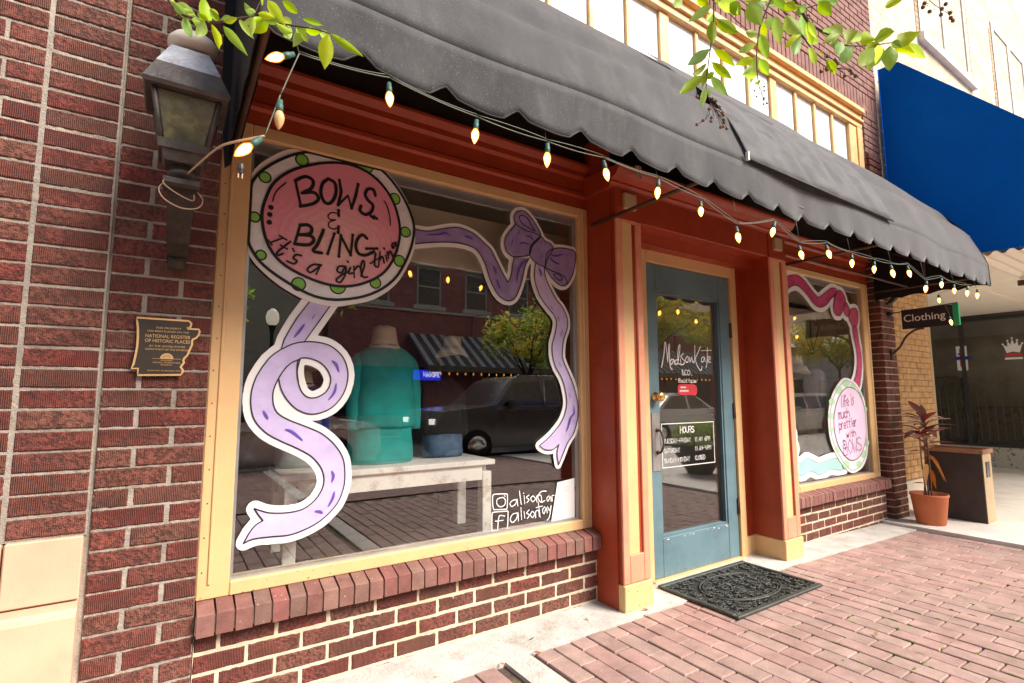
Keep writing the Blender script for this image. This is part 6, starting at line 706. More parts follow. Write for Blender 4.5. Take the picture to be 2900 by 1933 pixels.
part('push_plate', MB().box(2.589, 2.660, 2.2955, 2.2998, .672, 1.040, .001), 'plate', door)
hd = cr([(2.634, 2.295, .79), (2.634, 2.27, .792), (2.634, 2.252, .82), (2.634, 2.248, .86), (2.634, 2.252, .90), (2.634, 2.27, .928), (2.634, 2.295, .93)], n=4)
part('handle', MB().tube([tuple(map(float, q)) for q in hd], .007, 8).lathe([(.013, 2.295), (.013, 2.288), (.008, 2.285)], (2.634, 0, .79), 10, 'Y').lathe([(.013, 2.295), (.013, 2.288), (.008, 2.285)], (2.634, 0, .93), 10, 'Y'), 'rust_iron', door)
for z in (1.63, 1.04, .36): part('hinge', MB().box(3.458, 3.470, 2.288, 2.300, z-.055, z+.055).tube([(3.470, 2.290, z-.055), (3.470, 2.290, z+.055)], .006), 'rust_iron', door)
b = MB()
for s in SCRIPT_NAME: b.stroke(cr(s, n=5) if len(s) > 2 else s, 2.331, .0085, dy=.0003)
hand(b, '&CO.', 2.943, 1.290, .040, 2.3312, .006, w=.66); hand(b, 'Boutique', 2.904, 1.240, .026, 2.3312, .0042, w=.83)
part('shop_name', b, 'vinyl_white', door, label='white script lettering with the shop name on the door glass')
st = MB(); st.poly(cr([(2.895, 1.20), (2.905, 1.222), (2.94, 1.228), (3.06, 1.228), (3.09, 1.220), (3.100, 1.19), (3.095, 1.165), (3.07, 1.155), (2.93, 1.155), (2.90, 1.168)], True, 4), 2.3315, th=.0006)
stk = part('sticker', st, 'sticker_red', door, label='rounded red sticker below the shop name')
b = MB(); hand(b, 'wwwwwwww', 2.925, 1.203, .012, 2.3308, .004, w=.5); hand(b, 'wnwnwnwnwn', 2.915, 1.177, .016, 2.3308, .004, w=.5)
part('sticker_print', b, 'vinyl_white', door)
b = MB(); X0, X1, ZA, ZB = 2.719, 3.268, .964, .681
for p, q in (((X0, ZA), (X1, ZA)), ((X1, ZA), (X1, ZB)), ((X1, ZB), (X0, ZB)), ((X0, ZB), (X0, ZA))): b.stroke([p, q], 2.3312, .0075, dy=.0001)
hand(b, 'HOURS', 2.905, .898, .042, 2.3312, .0066, w=.62)
for z, l_, r_ in ((.836, 'TUESDAY-FRIDAY', '11 AM  6PM'), (.773, 'SATURDAY', '11 AM-9 PM'), (.710, 'SUNDAY-MONDAY', 'CLOSED')):
    hand(b, l_, 2.736, z, .029, 2.3312, .0036, w=.60); hand(b, r_, 3.052, z, .029, 2.3312, .0036, w=.60 if 'C' not in r_ else .55)
part('hours_sign', b, 'vinyl_white', door, label='white framed opening hours on the door glass')

# transom window band above the awning
tr = part('transom_window', MB().box(-3, 5.86, 2.30, 2.5, 3.3, 3.42), 'transom_frame', shop)
b = MB(); b.box(-3, 5.86, 2.262, 2.5, 3.90, 3.955, .004).box(-3, 5.86, 2.240, 2.5, 3.956, 3.985, .004).box(-3, 5.86, 2.262, 2.5, 3.986, 4.05, .004).box(-3, 5.86, 2.225, 2.5, 4.051, 4.10, .004).box(5.755, 5.86, 2.262, 2.5, 3.42, 3.899, .004).box(5.60, 5.7545, 2.275, 2.5, 3.42, 3.899, .004)
part('head_moulding', b, 'transom_frame', tr)
i = 0; x = 5.598
while x > 1.4:
    part('pane', MB().box(x-.30, x-.002, 2.306, 2.312, 3.42, 3.898), 'frosted_pane', tr)
    wide = .10 if i % 4 == 3 else .036
    part('mullion', MB().box(x-.30-wide, x-.3005, 2.285, 2.40, 3.42, 3.899, .003), 'transom_frame', tr)
    x -= .30+wide; i += 1
# red brick wall over the transom
part('upper_wall', MB().box(-6, 6.24, 2.262, 6, 4.10, 9.5).box(5.8605, 6.24, 2.262, 2.9, 2.9, 4.10), 'upper_red_brick', shop)
b = MB()
me = brick_mesh(.19, .057, .05, 'smooth_brick')
def jb(b, x0, x1, z0, z1, y, c=.003):
    q = brick_mesh(round(x1-x0, 3), round(z1-z0, 3), .04, 'smooth_brick', c); vs = [v.co for v in q.vertices]; fs = [tuple(p.vertices) for p in q.polygons]
    j = random.uniform(-.0015, .0015); b.add([(v.x+(x0+x1)/2, v.y+y+j, v.z+(z0+z1)/2) for v in vs], fs)
x = 6.23
while x > 2.3:                       # soldier course
    jb(b, x-.0575, x, 4.108, 4.31, 2.25); x -= .0675
for r_ in range(22):
    z = 4.322+r_*.0667; x = 6.23-(r_ % 2)*.1
    if r_ % 2: jb(b, 6.137, 6.23, z, z+.057, 2.25)
    while x > 2.6: jb(b, x-.19, x, z, z+.057, 2.25); x -= .2
part('upper_bricks', b, 'smooth_brick', shop, kind='stuff')
# right-hand pier of the shop, its own thing
rp = root('brick_pier', 'narrow dark red brick pier between right display window and tan brick wall', 'brick pier', (6.05, 2.4, 0))
part('backing', MB().box(5.884, 6.158, 2.234, 3.0, -.3, 3.4), 'pale_mortar', rp)
k = 0; z = -.12
while z < 3.6:
    xs = [(5.876, 5.967), (5.979, 6.166)] if k % 2 else [(5.876, 6.063), (6.075, 6.166)]
    for a, c in xs: lay(rp, a, c, z+.0335, 2.224, H=.056)
    me = brick_mesh(.088 if k % 2 == 0 else .16, .056, .05, 'red_brick')
    piece('brick', me, rp, (5.874, 2.224+.052+(.044 if k % 2 == 0 else .08)+random.uniform(-.001, .001), z+.0335), (0, 0, -PI/2))
    k += 1; z += .0672
b = MB()
for r_ in range(13):
    z = 3.32+r_*.0667
    for a, c in ([(5.872, 5.96), (5.97, 6.155), (6.165, 6.23)] if r_ % 2 else [(5.872, 6.06), (6.07, 6.23)]): jb(b, a, c, z, z+.057, 2.25)
part('upper_bricks', b, 'smooth_brick', shop, kind='stuff')

# interior
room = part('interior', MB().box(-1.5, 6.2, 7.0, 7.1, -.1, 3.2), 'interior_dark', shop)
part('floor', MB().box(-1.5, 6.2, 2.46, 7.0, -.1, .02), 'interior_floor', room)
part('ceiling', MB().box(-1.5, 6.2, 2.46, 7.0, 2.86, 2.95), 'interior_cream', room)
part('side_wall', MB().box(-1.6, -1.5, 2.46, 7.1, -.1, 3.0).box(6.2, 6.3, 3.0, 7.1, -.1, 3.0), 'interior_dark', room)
part('side_wall', MB().box(6.10, 6.145, 2.46, 2.849, .02, 2.86), 'interior_white', room)
part('display_floor', MB().box(.13, 2.2, 2.402, 3.25, .02, .405), 'interior_floor', room)
part('ceiling_stand_in', MB().box(.3, 2.6, 2.52, 2.55, 1.86, 2.165), 'stand_in_cream', room)  # pale board added near the glass in place of the bright ceiling
part('side_panel', MB().box(.02, .06, 2.41, 3.9, .02, 2.6), 'side_beige', room)
part('display_floor', MB().box(3.9, 5.86, 2.402, 3.9, .02, .36), 'interior_cream', room)
part('partition', MB().box(3.72, 3.78, 2.47, 3.4, .02, 2.86), 'interior_cream', room)
bw = part('partition', MB().box(3.78, 6.14, 2.85, 2.90, .02, 2.86), 'interior_white', room)
part('curtain_rail', MB().box(3.9, 5.9, 2.82, 2.84, 2.06, 2.10), 'black_metal', room)
arch = [(5.30, .75), (6.06, .75)]+[(5.68+.38*math.cos(a), 1.58+.37*math.sin(a)) for a in [PI*i/14 for i in range(15)]]
part('arched_mirror', MB().poly(arch, 2.825, th=.02), 'mirror_dark', room)
part('arch_frame', MB().tube([(a, 2.82, c) for a, c in arch+[arch[0]]], .014, 6), 'shelf_gold', room)
for i_ in range(5): part('arch_bar', MB().tube([(5.68, 2.815, 1.58), (5.68+.37*math.cos(PI*(i_+1)/6), 2.815, 1.58+.36*math.sin(PI*(i_+1)/6))], .006, 4), 'black_metal', room)
part('shelf', MB().box(4.9, 6.09, 2.70, 2.81, 1.30, 1.32), 'shelf_gold', room)
part('clothes_rail', MB().tube([(.3, 4.6, 1.5), (2.2, 4.6, 1.5)], .014).tube([(.3, 4.6, .02), (.3, 4.6, 1.5)], .014).tube([(2.2, 4.6, .02), (2.2, 4.6, 1.5)], .014), 'black_metal', room)
# ------------------------------------------------------------------ painted cut-outs on the glass
YB = 2.3275
def ribbon_art(name, label, loc, board, bodies, lines, bm, lm='ink', lw=.0052, holes=(), dabs=(), dm='purple_dab', cat='window cutout'):
    r = root(name, label, cat, loc)
    part('backing_board', MB().poly(board[0], YB, holes=board[1:], th=.004), 'vinyl_white', r)
    for i, (nm, p, m, h) in enumerate(bodies):
        part(nm, MB().poly(p, YB-.0008-.0007*i, holes=h), m, r)
    b = MB(); y = YB-.0008-.0007*len(bodies)-.0006
    for i, s in enumerate(lines): b.stroke(s, y-.00008*i, lw, dy=.0002)
    part('outline', b, lm, r)
    if dabs:
        for i, s in enumerate(dabs): part('brush_dab', MB().stroke(cr(s, n=5) if len(s) > 2 else s, y-.0012-.00005*i, .011, taper=True), dm, r)
    return r
ribbon_art('ribbon_cutout', 'lilac swirling ribbon cutout hanging below the round sign with forked tail', (.5, 2.33, 1.0), ART['swirl_board'],
    [('strip', ART['swirl_strip'], 'lilac', ()), ('tail', ART['swirl_body'][0], 'lilac', ()), ('loop', ART['swirl_loop'], 'lilac', (ART['swirl_hole'],))] if False else
    [('strip', ART['swirl_strip'], 'lilac', ()), ('tail', ART['swirl_body'][0], 'lilac', ())], ART['swirl_lines'], 'lilac', dabs=ART['dabs_swirl'])
for o in bpy.data.objects:
    if o.name == 'ribbon_cutout': swirl = o
lp = [p for p in ART['swirl_loop']]
part('loop', MB().poly(ART['swirl_loop'], YB-.0014, holes=[ART['swirl_hole']]), 'lilac', swirl)
ribbon_art('bow_cutout', 'dusky purple bow cutout with long wavy ribbon at upper right of big window', (1.6, 2.33, 1.6), ART['bow_board'],
    [('ribbon', ART['bow_ribbon'], 'lilac_dark', ()), ('tail', ART['bow_tail'], 'lilac', ()), ('bow_loop', ART['bow_left'], 'lilac_dark', ()), ('bow_loop', ART['bow_right'], 'lilac_dark', ()), ('knot', ART['bow_knot'], 'lilac_dark', ())],
    ART['bow_lines']+[list(ART[k])+[ART[k][0]] for k in ('bow_left', 'bow_right', 'bow_knot')]+ART['bow_folds']+[list(e)+[e[0]] for e in ART['bow_eyes']], 'lilac_dark', dabs=ART['dabs_bow'])
# round sign
rs = root('round_sign', 'round painted sign with pink centre, green dots and black lettering in big window', 'sign', (.6, 2.33, 1.8))
Y = YB-.006
part('backing_board', MB().poly(ART['sign_outer'], Y, th=.005), 'vinyl_white', rs)
part('rim', MB().poly(ART['sign_ring'], Y-.0008), 'vinyl_grey_white', rs)
for i, (x, z, r_) in enumerate(ART['sign_dots']):
    r_ *= .94; cx = max(x, .245+r_*.6)
    part('green_dot', MB().poly([(max(a, .238), c) for a, c in circ(cx, z, r_)], Y-.0016), 'ink', rs)
    part('green_dot', MB().poly([(max(a, .238), c) for a, c in circ(cx, z, r_-.0065)], Y-.0024), 'dot_green', rs)
part('rim_outline', MB().stroke(ART['sign_ring'], Y-.0036, .0125, closed=True), 'ink', rs)
dm = bpy.data.materials.new('pink_disc'); dm.use_nodes = True; n, l = dm.node_tree.nodes, dm.node_tree.links
g = n.new('ShaderNodeNewGeometry'); mp = n.new('ShaderNodeMapping'); mp.inputs['Location'].default_value = (-.605, 0, -1.80*1.05); mp.inputs['Scale'].default_value = (1, 0, 1.05); l.new(g.outputs['Position'], mp.inputs[0])
wv = n.new('ShaderNodeTexWave'); wv.wave_type = 'RINGS'; wv.rings_direction = 'SPHERICAL'; wv.inputs['Scale'].default_value = 9; wv.inputs['Distortion'].default_value = 9; wv.inputs['Detail'].default_value = 4; wv.inputs['Detail Scale'].default_value = 1.6; l.new(mp.outputs[0], wv.inputs[0])
gr = n.new('ShaderNodeVectorMath'); gr.operation = 'LENGTH'; l.new(mp.outputs[0], gr.inputs[0])
ad = n.new('ShaderNodeMath'); ad.operation = 'MULTIPLY_ADD'; l.new(wv.outputs[1], ad.inputs[0]); ad.inputs[1].default_value = .07; l.new(gr.outputs['Value'], ad.inputs[2])
cr_ = n.new('ShaderNodeValToRGB'); cr_.color_ramp.elements[0].position = .04; cr_.color_ramp.elements[0].color = (.92, .60, .57, 1); cr_.color_ramp.elements[1].position = .33; cr_.color_ramp.elements[1].color = (.82, .30, .40, 1)
l.new(ad.outputs[0], cr_.inputs[0]); l.new(cr_.outputs[0], n['Principled BSDF'].inputs['Base Color']); n['Principled BSDF'].inputs['Roughness'].default_value = .5; M['pink_disc'] = dm
part('centre', MB().poly(ART['sign_disc'], Y-.0046), 'pink_disc', rs)
part('centre_outline', MB().stroke(ART['sign_disc'], Y-.0054, .0125, closed=True), 'ink', rs)
b = MB()
for i, s in enumerate(ART['sign_text']):
    wd = .0150 if i < 24 else .0092
    if i >= len(ART['sign_text'])-2: wd = .006
    if i in (10, 11): wd = .006
    b.stroke(cr(s, n=5) if len(s) > 2 and i not in (0, 4, 5, 6) else s, Y-.0062-.00006*i, wd, dy=.0003)
for x, z in ART['sign_beads']: b.poly(circ(x, z, .011, 12), Y-.0062)
part('lettering', b, 'ink', rs)
# right window cut-outs
ribbon_art('bow_cutout', 'magenta pink bow cutout with wavy ribbon in the right window', (5, 2.33, 1.8), ART['pink_board'],
    [('ribbon', ART['pink_ribbon'], 'magenta', ()), ('tail', ART['pink_tail'], 'magenta', ())]+[('bow_loop', q, 'magenta', ()) for q in ART['pink_bow']],
    [ART['pink_ribbon'], ART['pink_tail']]+[list(q)+[q[0]] for q in ART['pink_bow']], 'magenta', lm='ink_maroon', lw=.008)
ribbon_art('ribbon_cutout', 'mint green wavy ribbon cutout along the bottom of the right window', (4.8, 2.33, .7), ART['teal_board'],
    [('ribbon', ART['teal_ribbon'], 'mint', ()), ('curl', ART['teal_blob'], 'mint', ())], [ART['teal_ribbon'], ART['teal_blob']], 'mint', lm='ink_grey', lw=.006)
ov = root('round_sign', 'round white sign with pale pink centre and maroon handwriting in right window', 'sign', (5.35, 2.33, .9))
part('backing_board', MB().poly(ART['oval_outer'], Y, th=.005), 'vinyl_white', ov)
part('rim', MB().poly(ART['oval_ring'], Y-.0008), 'vinyl_grey_white', ov)
for x, z, r_ in ART['oval_dots']: part('mint_dot', MB().poly([(min(a, 5.655), c) for a, c in circ(x, z, r_*1.1, 14, r_*.62)], Y-.0018), 'dot_mint', ov)
part('rim_outline', MB().stroke(ART['oval_ring'], Y-.0026, .007, closed=True), 'ink_grey', ov)
part('centre', MB().poly(ART['oval_disc'], Y-.0036), 'pink_oval', ov)
b = MB(); b.stroke(ART['oval_disc'], Y-.0044, .008, closed=True)
for t, x, z, h, w_ in (('life is', 5.13, 1.04, .105, .36), ('much', 5.07, .935, .085, .56), ('prettier', 5.07, .838, .085, .46), ('with', 5.20, .762, .06, .7), ('BOWS', 5.125, .608, .13, .60)): hand(b, t, x, z, h, Y-.0048, .0085, w=w_, adv=.85, skew=.08)
for i in range(3): b.poly(circ(5.14+.01*i, .74-.035*i, .012, 8), Y-.0048)
part('lettering', b, 'ink_maroon', ov)

# ------------------------------------------------------------------ display: bench, torsos, hats
bench = root('display_bench', 'chipped white wooden bench standing in the big window', 'bench', (.97, 2.64, .405))
def leg(x, y): return MB().box(x-.028, x+.028, y-.028, y+.028, .406, .742, .003)
for x, y in ((.478, 2.51), (1.478, 2.51), (.478, 2.80), (1.478, 2.80)): part('leg', leg(x, y), 'chippy_white', bench)
part('top', MB().box(.435, 1.52, 2.465, 2.66, .778, .806, .004).box(.435, 1.52, 2.6625, 2.845, .778, .806, .004), 'chippy_white', bench)
part('apron', MB().box(.507, 1.449, 2.485, 2.505, .70, .777), 'chippy_white', bench); part('apron', MB().box(.507, 1.449, 2.805, 2.825, .70, .777), 'chippy_white', bench)
part('apron', MB().box(.452, .472, 2.54, 2.77, .70, .777).box(1.484, 1.504, 2.54, 2.77, .70, .777), 'chippy_white', bench)
def loft(secs, n=24, smooth=True):
    """secs: (z, cx, cy, rx, ry, sq)"""
    b = MB(); vs = []
    for z, cx, cy, rx, ry, sq in secs:
        for j in range(n):
            a = 2*PI*j/n; c, s = math.cos(a), math.sin(a)
            vs.append((cx+rx*math.copysign(abs(c)**sq, c), cy+ry*math.copysign(abs(s)**sq, s), z+.004*math.sin(5*a+z*30)))
            k_ = 1+.022*math.sin(6*a+z*31)*(rx > .10)+.022*math.sin(3*a-z*57)*(rx > .10)+.012*math.sin(11*a+z*90)*(rx > .10); vs[-1] = (cx+(vs[-1][0]-cx)*k_, cy+(vs[-1][1]-cy)*k_, vs[-1][2])
    fs = [(i*n+j, i*n+(j+1) % n, (i+1)*n+(j+1) % n, (i+1)*n+j) for i in range(len(secs)-1) for j in range(n)]
    fs += [tuple(range(n))[::-1], tuple((len(secs)-1)*n+j for j in range(n))]
    return b.add(vs, fs, smooth)
def torso(cx, cy, z, cloth, label, low=None, s=1.0, neck=True):
    r = root('mannequin_torso', label, 'mannequin', (cx, cy, z))
    q = lambda L: [(z+h*s, cx+dx*s, cy+dy*s, a*s, b_*s, e) for h, dx, dy, a, b_, e in L]
    if low: part('shorts', loft(q([(0, 0, 0, .160, .110, .75), (.03, 0, 0, .168, .116, .75), (.10, 0, 0, .164, .112, .78), (.20, 0, 0, .160, .110, .8), (.30, 0, 0, .145, .10, .85)])), low, r)
    part('shirt', loft(q([(.185, .005, 0, .172, .120, .78), (.20, .005, -.003, .176, .124, .78), (.26, .005, 0, .166, .116, .8), (.34, .005, 0, .157, .110, .85), (.42, .01, 0, .150, .108, .85), (.49, .01, 0, .156, .108, .85), (.54, .01, .005, .158, .100, .85), (.572, .01, .01, .138, .090, .9), (.592, .01, .01, .108, .080, .95), (.606, .01, .01, .086, .072, 1), (.612, .01, .01, .076, .066, 1)])), cloth, r)
    for sx in (-1, 1):
        P = [(cx+(.01+sx*.112)*s, cy+.005, z+.555*s), (cx+(.01+sx*.148)*s, cy, z+.49*s), (cx+(.01+sx*.162)*s, cy-.01, z+.34*s), (cx+(.01+sx*.158)*s, cy-.03, z+.17*s)]
        part('sleeve', MB().tube(cr3(P), [.030*s, .040*s, .046*s, .048*s, .048*s, .046*s, .043*s, .045*s, .042*s, .040*s, .042*s, .039*s, .037*s][:len(cr3(P))], 12), cloth, r)
    part('collar', MB().tube([(cx+(.01+.078*math.cos(a))*s, cy+(.01+.068*math.sin(a))*s, z+(.611-.006*math.sin(a))*s) for a in [2*PI*i/20 for i in range(21)]], .005, 5), cloth, r)
    if neck: part('neck', loft(q([(.598, .01, .01, .092, .082, 1), (.615, .01, .01, .080, .072, 1), (.635, .01, .01, .070, .064, 1), (.64, .01, .01, .073, .067, 1), (.645, .01, .01, .069, .063, 1), (.69, .01, .012, .064, .058, 1), (.715, .01, .012, .058, .053, 1), (.724, .01, .012, .03, .03, 1)])), 'hat_cloth', r)
    return r
def cr3(P, n=4):
    P = [np.array(p, float) for p in P]; o = []
    for i in range(len(P)-1):
        a, b, c, d = P[max(i-1, 0)], P[i], P[i+1], P[min(i+2, len(P)-1)]
        for t in np.arange(n)/n: o.append(tuple(.5*((2*b)+(c-a)*t+(2*a-5*b+4*c-d)*t*t+(3*b-a-3*c+d)*t**3)))
    o.append(tuple(P[-1])); return o
torso(.955, 2.70, .806, 'teal_cloth', 'headless mannequin in teal shirt and matching shorts sitting on white bench', 'teal_cloth')
torso(.56, 2.76, .806, 'navy_cloth', 'headless mannequin in navy top behind the lilac ribbon swirl', 'pale_denim', .66)
torso(1.34, 2.76, .806, 'black_cloth', 'dark mannequin with blue jeans at right end of white bench', 'denim', .72, neck=False)
def hat(cx, cy, z, s, label, m='hat_cloth'):
    b = MB(); n = 24; vs = []
    for r_, h in ((.165, 0), (.15, .03), (.115, .075), (.095, .085), (.09, .10), (.085, .16), (.078, .185), (.04, .192), (.002, .192)):
        for j in range(n):
            a = 2*PI*j/n; wob = 1+(.10*math.sin(2*a+.6) if r_ > .14 else 0); vs.append((cx+r_*wob*s*math.cos(a), cy+r_*s*math.sin(a), z+h*s+(.02*s*math.sin(2*a) if r_ > .12 else 0)))
    b.add(vs, [(i*n+j, i*n+(j+1) % n, (i+1)*n+(j+1) % n, (i+1)*n+j) for i in range(8) for j in range(n)], True)
    return single('bucket_hat', b, m, label, 'hat')
hat(1.40, 2.76, 1.39, .60, 'cream bucket hat seen above the dark car reflection in big window')
hat(.63, 2.76, 1.28, .62, 'straw hat on navy mannequin seen through the ribbon loop')
hat(4.90, 2.60, 1.36, .85, 'white bucket hat on stand at left side of right window')
dr = root('dress', 'grey rose sleeveless dress on a stand in the right window', 'dress', (5.3, 2.62, .4))
part('skirt', loft([(.42, 5.30, 2.62, .16, .13, .9), (.8, 5.30, 2.62, .12, .10, .9), (1.05, 5.30, 2.62, .10, .08, .9), (1.25, 5.30, 2.62, .13, .09, .9), (1.38, 5.31, 2.62, .12, .07, .9), (1.42, 5.31, 2.62, .05, .05, 1)]), 'rose_cloth', dr)
ts = single('folded_shirt', MB().box(5.5, 5.75, 2.70, 2.80, 1.322, 1.40, .02), 'magenta', 'small stack of folded pink clothes on gold shelf in right window', 'clothes')

# ------------------------------------------------------------------ awnings
AP = [(2.262, 3.46), (2.12, 3.325), (1.95, 3.13), (1.84, 3.0), (1.74, 2.88), (1.64, 2.765), (1.56, 2.66), (1.49, 2.54), (1.435, 2.42), (1.40, 2.33), (1.385, 2.27)]
AX0, AX1 = .142, 5.86
def fold(s, x):
    """small slack folds that run along the cloth; s is 0 at the wall and 1 at the valance"""
    w_ = math.exp(-((s-.55-.03*math.sin(x*1.1))/.055)**2)*.028-math.exp(-((s-.67-.04*math.sin(x*.9+1))/.05)**2)*.034+math.exp(-((s-.80-.02*math.sin(x*1.7))/.05)**2)*.018
    t = x-AX0
    return w_*(1-.6*min(1, max(0, (x-4.6)/1.2)))+.010*math.sin(t*2.6+s*4)*s+.006*math.sin(t*6.1+s*7)*s*s
FLAT = [False]
def apt(s, x, off=0):
    p = AP; d = [0]
    for a, c in zip(p, p[1:]): d.append(d[-1]+math.hypot(c[0]-a[0], c[1]-a[1]))
    t = s*d[-1]
    for i in range(len(p)-1):
        if t <= d[i+1]+1e-9:
            f = (t-d[i])/(d[i+1]-d[i]); y, z = p[i][0]+(p[i+1][0]-p[i][0])*f, p[i][1]+(p[i+1][1]-p[i][1])*f
            ny, nz = -(p[i+1][1]-p[i][1]), (p[i+1][0]-p[i][0]); L = math.hypot(ny, nz); k = -((0 if FLAT[0] else fold(s, x))*min(1, 6*s)+off)
            return (x, y-abs(k)*0+(-k)*(-ny/L)*(-1)*-1 if False else y+k*ny/L, z-k*abs(nz/L) if False else z+k*nz/L)
    return (x, p[-1][0], p[-1][1])
aw = root('awning', 'long faded black fabric awning with scalloped edge over the whole storefront', 'awning', (3, 2.25, 3.46))
b = MB(); NX, NS = 260, 34
vs = [apt(j/NS, AX0+(AX1-AX0)*i/NX) for j in range(NS+1) for i in range(NX+1)]
b.add(vs, [(j*(NX+1)+i, j*(NX+1)+i+1, (j+1)*(NX+1)+i+1, (j+1)*(NX+1)+i)[::-1] for j in range(NS) for i in range(NX)], True)
# valance with scallops
def scal(x):
    t = ((x-.938)/.268) % 1
    return .024*(1-min(1, (min(t, 1-t)/.17))**1.2)+.020*(2*abs(t-.55))**2
NV = 6; NX2 = 640; vs = []
for j in range(NV+1):
    for i in range(NX2+1):
        x = AX0+(AX1-AX0)*i/NX2; z1 = 2.075+scal(x); base = apt(1, x); t = j/NV
        vs.append((x, base[1]-.004*t+.005*math.sin(x*23)*t+.004*math.sin(x*9+1)*t, base[2]+(z1-base[2])*t))
b.add(vs, [(j*(NX2+1)+i, j*(NX2+1)+i+1, (j+1)*(NX2+1)+i+1, (j+1)*(NX2+1)+i)[::-1] for j in range(NV) for i in range(NX2)], True)
cl = part('cloth', b, 'awning_cloth', aw)
md = cl.modifiers.new('t', 'SOLIDIFY'); md.thickness = .0016; md.offset = 1
hem = MB().tube([(AX0+(AX1-AX0)*i/NX2, apt(1, AX0+(AX1-AX0)*i/NX2)[1]-.005+.005*math.sin((AX0+(AX1-AX0)*i/NX2)*23)+.004*math.sin((AX0+(AX1-AX0)*i/NX2)*9+1), 2.075+scal(AX0+(AX1-AX0)*i/NX2)) for i in range(0, NX2+1)], .0024, 5)
part('hem', hem, 'awning_cloth', aw)
b = MB(); vs = [(lambda q: (q[0], q[1]+.006, q[2]-.004))(apt(j/20, AX0+.004+(AX1-AX0-.008)*i/60)) for j in range(21) for i in range(61)]
b.add(vs, [(j*61+i, j*61+i+1, (j+1)*61+i+1, (j+1)*61+i) for j in range(20) for i in range(60)], True); part('bounce_block_sheet', b, 'black_cloth', aw)  # black underside added to cut light bouncing up under the awning
part('hanging_strip', MB().poly([(.098, 3.1), (.25, 3.1), (.236, 2.42), (.206, 2.27), (.188, 2.15), (.172, 2.19), (.158, 2.06), (.136, 2.04), (.128, 2.12), (.112, 2.3)], 2.236, th=.008), 'black_cloth', aw)
for x in (AX0, AX1):
    pr = [(y, z) for y, z in AP]+[(1.380, 2.085)]+[(1.38+.88*i/24, 2.085+.022*abs(math.sin(i/24*PI*4))) for i in range(1, 25)]+[(2.262, 2.10)]
    pb = MB().poly(pr, 0, th=.003); pb.v = [(x+c, a, z) for a, c, z in pb.v]     # (y,z) outline turned to stand across the wall
    part('end_panel', pb, 'black_cloth', aw)
fr = MB()
fr.tube([(AX0+.02, 1.41, 2.165), (AX1-.02, 1.41, 2.165)], .011, 8)
for x in (AX0+.03, 2.06, 3.96, AX1-.06): fr.tube([(x, 1.41, 2.165), (x, 2.25, 2.165)], .011, 8).tube([(x, 1.41, 2.165), (x, 1.47, 2.46), (x, 1.73, 2.84), (x, 2.25, 3.40)], .010, 6)
fr.tube([(AX1-.06, 1.41, 2.165), (AX1-.06, 2.25, 2.62)], .009, 6).tube([(AX1-.06, 1.82, 2.165), (AX1-.06, 1.82, 2.86)], .008, 6).tube([(3.96, 1.95, 2.165), (AX1-.06, 1.95, 2.165)], .009, 6)
part('awning_frame', fr, 'rust_iron', aw)
FLAT[0] = True
b = MB(); NF = 60; x0, x1 = 2.28, 3.88; vs = []; NS2 = 22
for j in range(NS2+1):
    s = .22+.775*j/NS2
    for i in range(NF+1):
        t = i/NF; x = x0+(x1-x0)*t; am = (j/NS2)**1.5*(1-(j/NS2)**6*.85)
        off = .016+am*(.013*math.sin(t*31+s*5)+.008*math.sin(t*57+2*s)+.007*math.sin(t*14))*(.4+.6*math.sin(PI*t))
        q_ = apt(s, x, off+.006); p_ = apt(s, x0+(x1-x0)*t, 0); vs.append(q_)
b.add(vs, [(j*(NF+1)+i, j*(NF+1)+i+1, (j+1)*(NF+1)+i+1, (j+1)*(NF+1)+i)[::-1] for j in range(NS2) for i in range(NF)], True)
fl = root('awning_flap', 'smooth grey fabric flap with dark rod laid over the awning', 'awning flap', (3.1, 1.5, 2.6))
o = part('cloth', b, 'awning_flap_cloth', fl); md = o.modifiers.new('t', 'SOLIDIFY'); md.thickness = .0015
a, c = apt(.995, x0, .024), apt(.995, x1, .024)
part('rod', MB().tube([(x0-.012, a[1], a[2]), (x1+.01, c[1], c[2])], .006, 8), 'black_metal', fl)
part('end_cap', MB().box(x0-.02, x0-.008, a[1]-.006, a[1]+.008, a[2]-.008, a[2]+.035), 'white_trim', fl)
FLAT[0] = False
# blue awning of the neighbour
ba = root('awning', 'plain bright blue box awning on the cream brick building next door', 'awning', (6.3, 2.2, 2.5))
P = [(2.235, 4.70), (2.05, 4.69), (1.15, 3.63), (.95, 3.42), (.92, 2.60), (1.24, 2.475), (2.235, 2.51)]
b = MB().poly(P, 0, th=.006); b.v = [(6.30+c, a, z) for a, c, z in b.v]; part('end_panel', b, 'blue_cloth_end', ba)
b = MB(); pr = P[1:5]; n = len(pr); vs = [(x, y, z) for x in (6.302, 8, 10, 12, 14, 15) for y, z in pr]
b.add(vs, [(i*n+j, i*n+j+1, (i+1)*n+j+1, (i+1)*n+j) for i in range(5) for j in range(n-1)]); part('cloth', b, 'blue_cloth', ba)
part('hem', MB().tube([(6.298, 2.235, 4.70), (6.298, 2.235, 2.51), (6.298, 1.24, 2.475), (6.298, .92, 2.60)], .007, 5), 'blue_cloth', ba)
for i in range(11): part('lacing', MB().lathe([(.006, 6.285), (.006, 6.30)], (0, 2.240, 2.66+i*.19), 6, 'X'), 'white_enamel', ba)

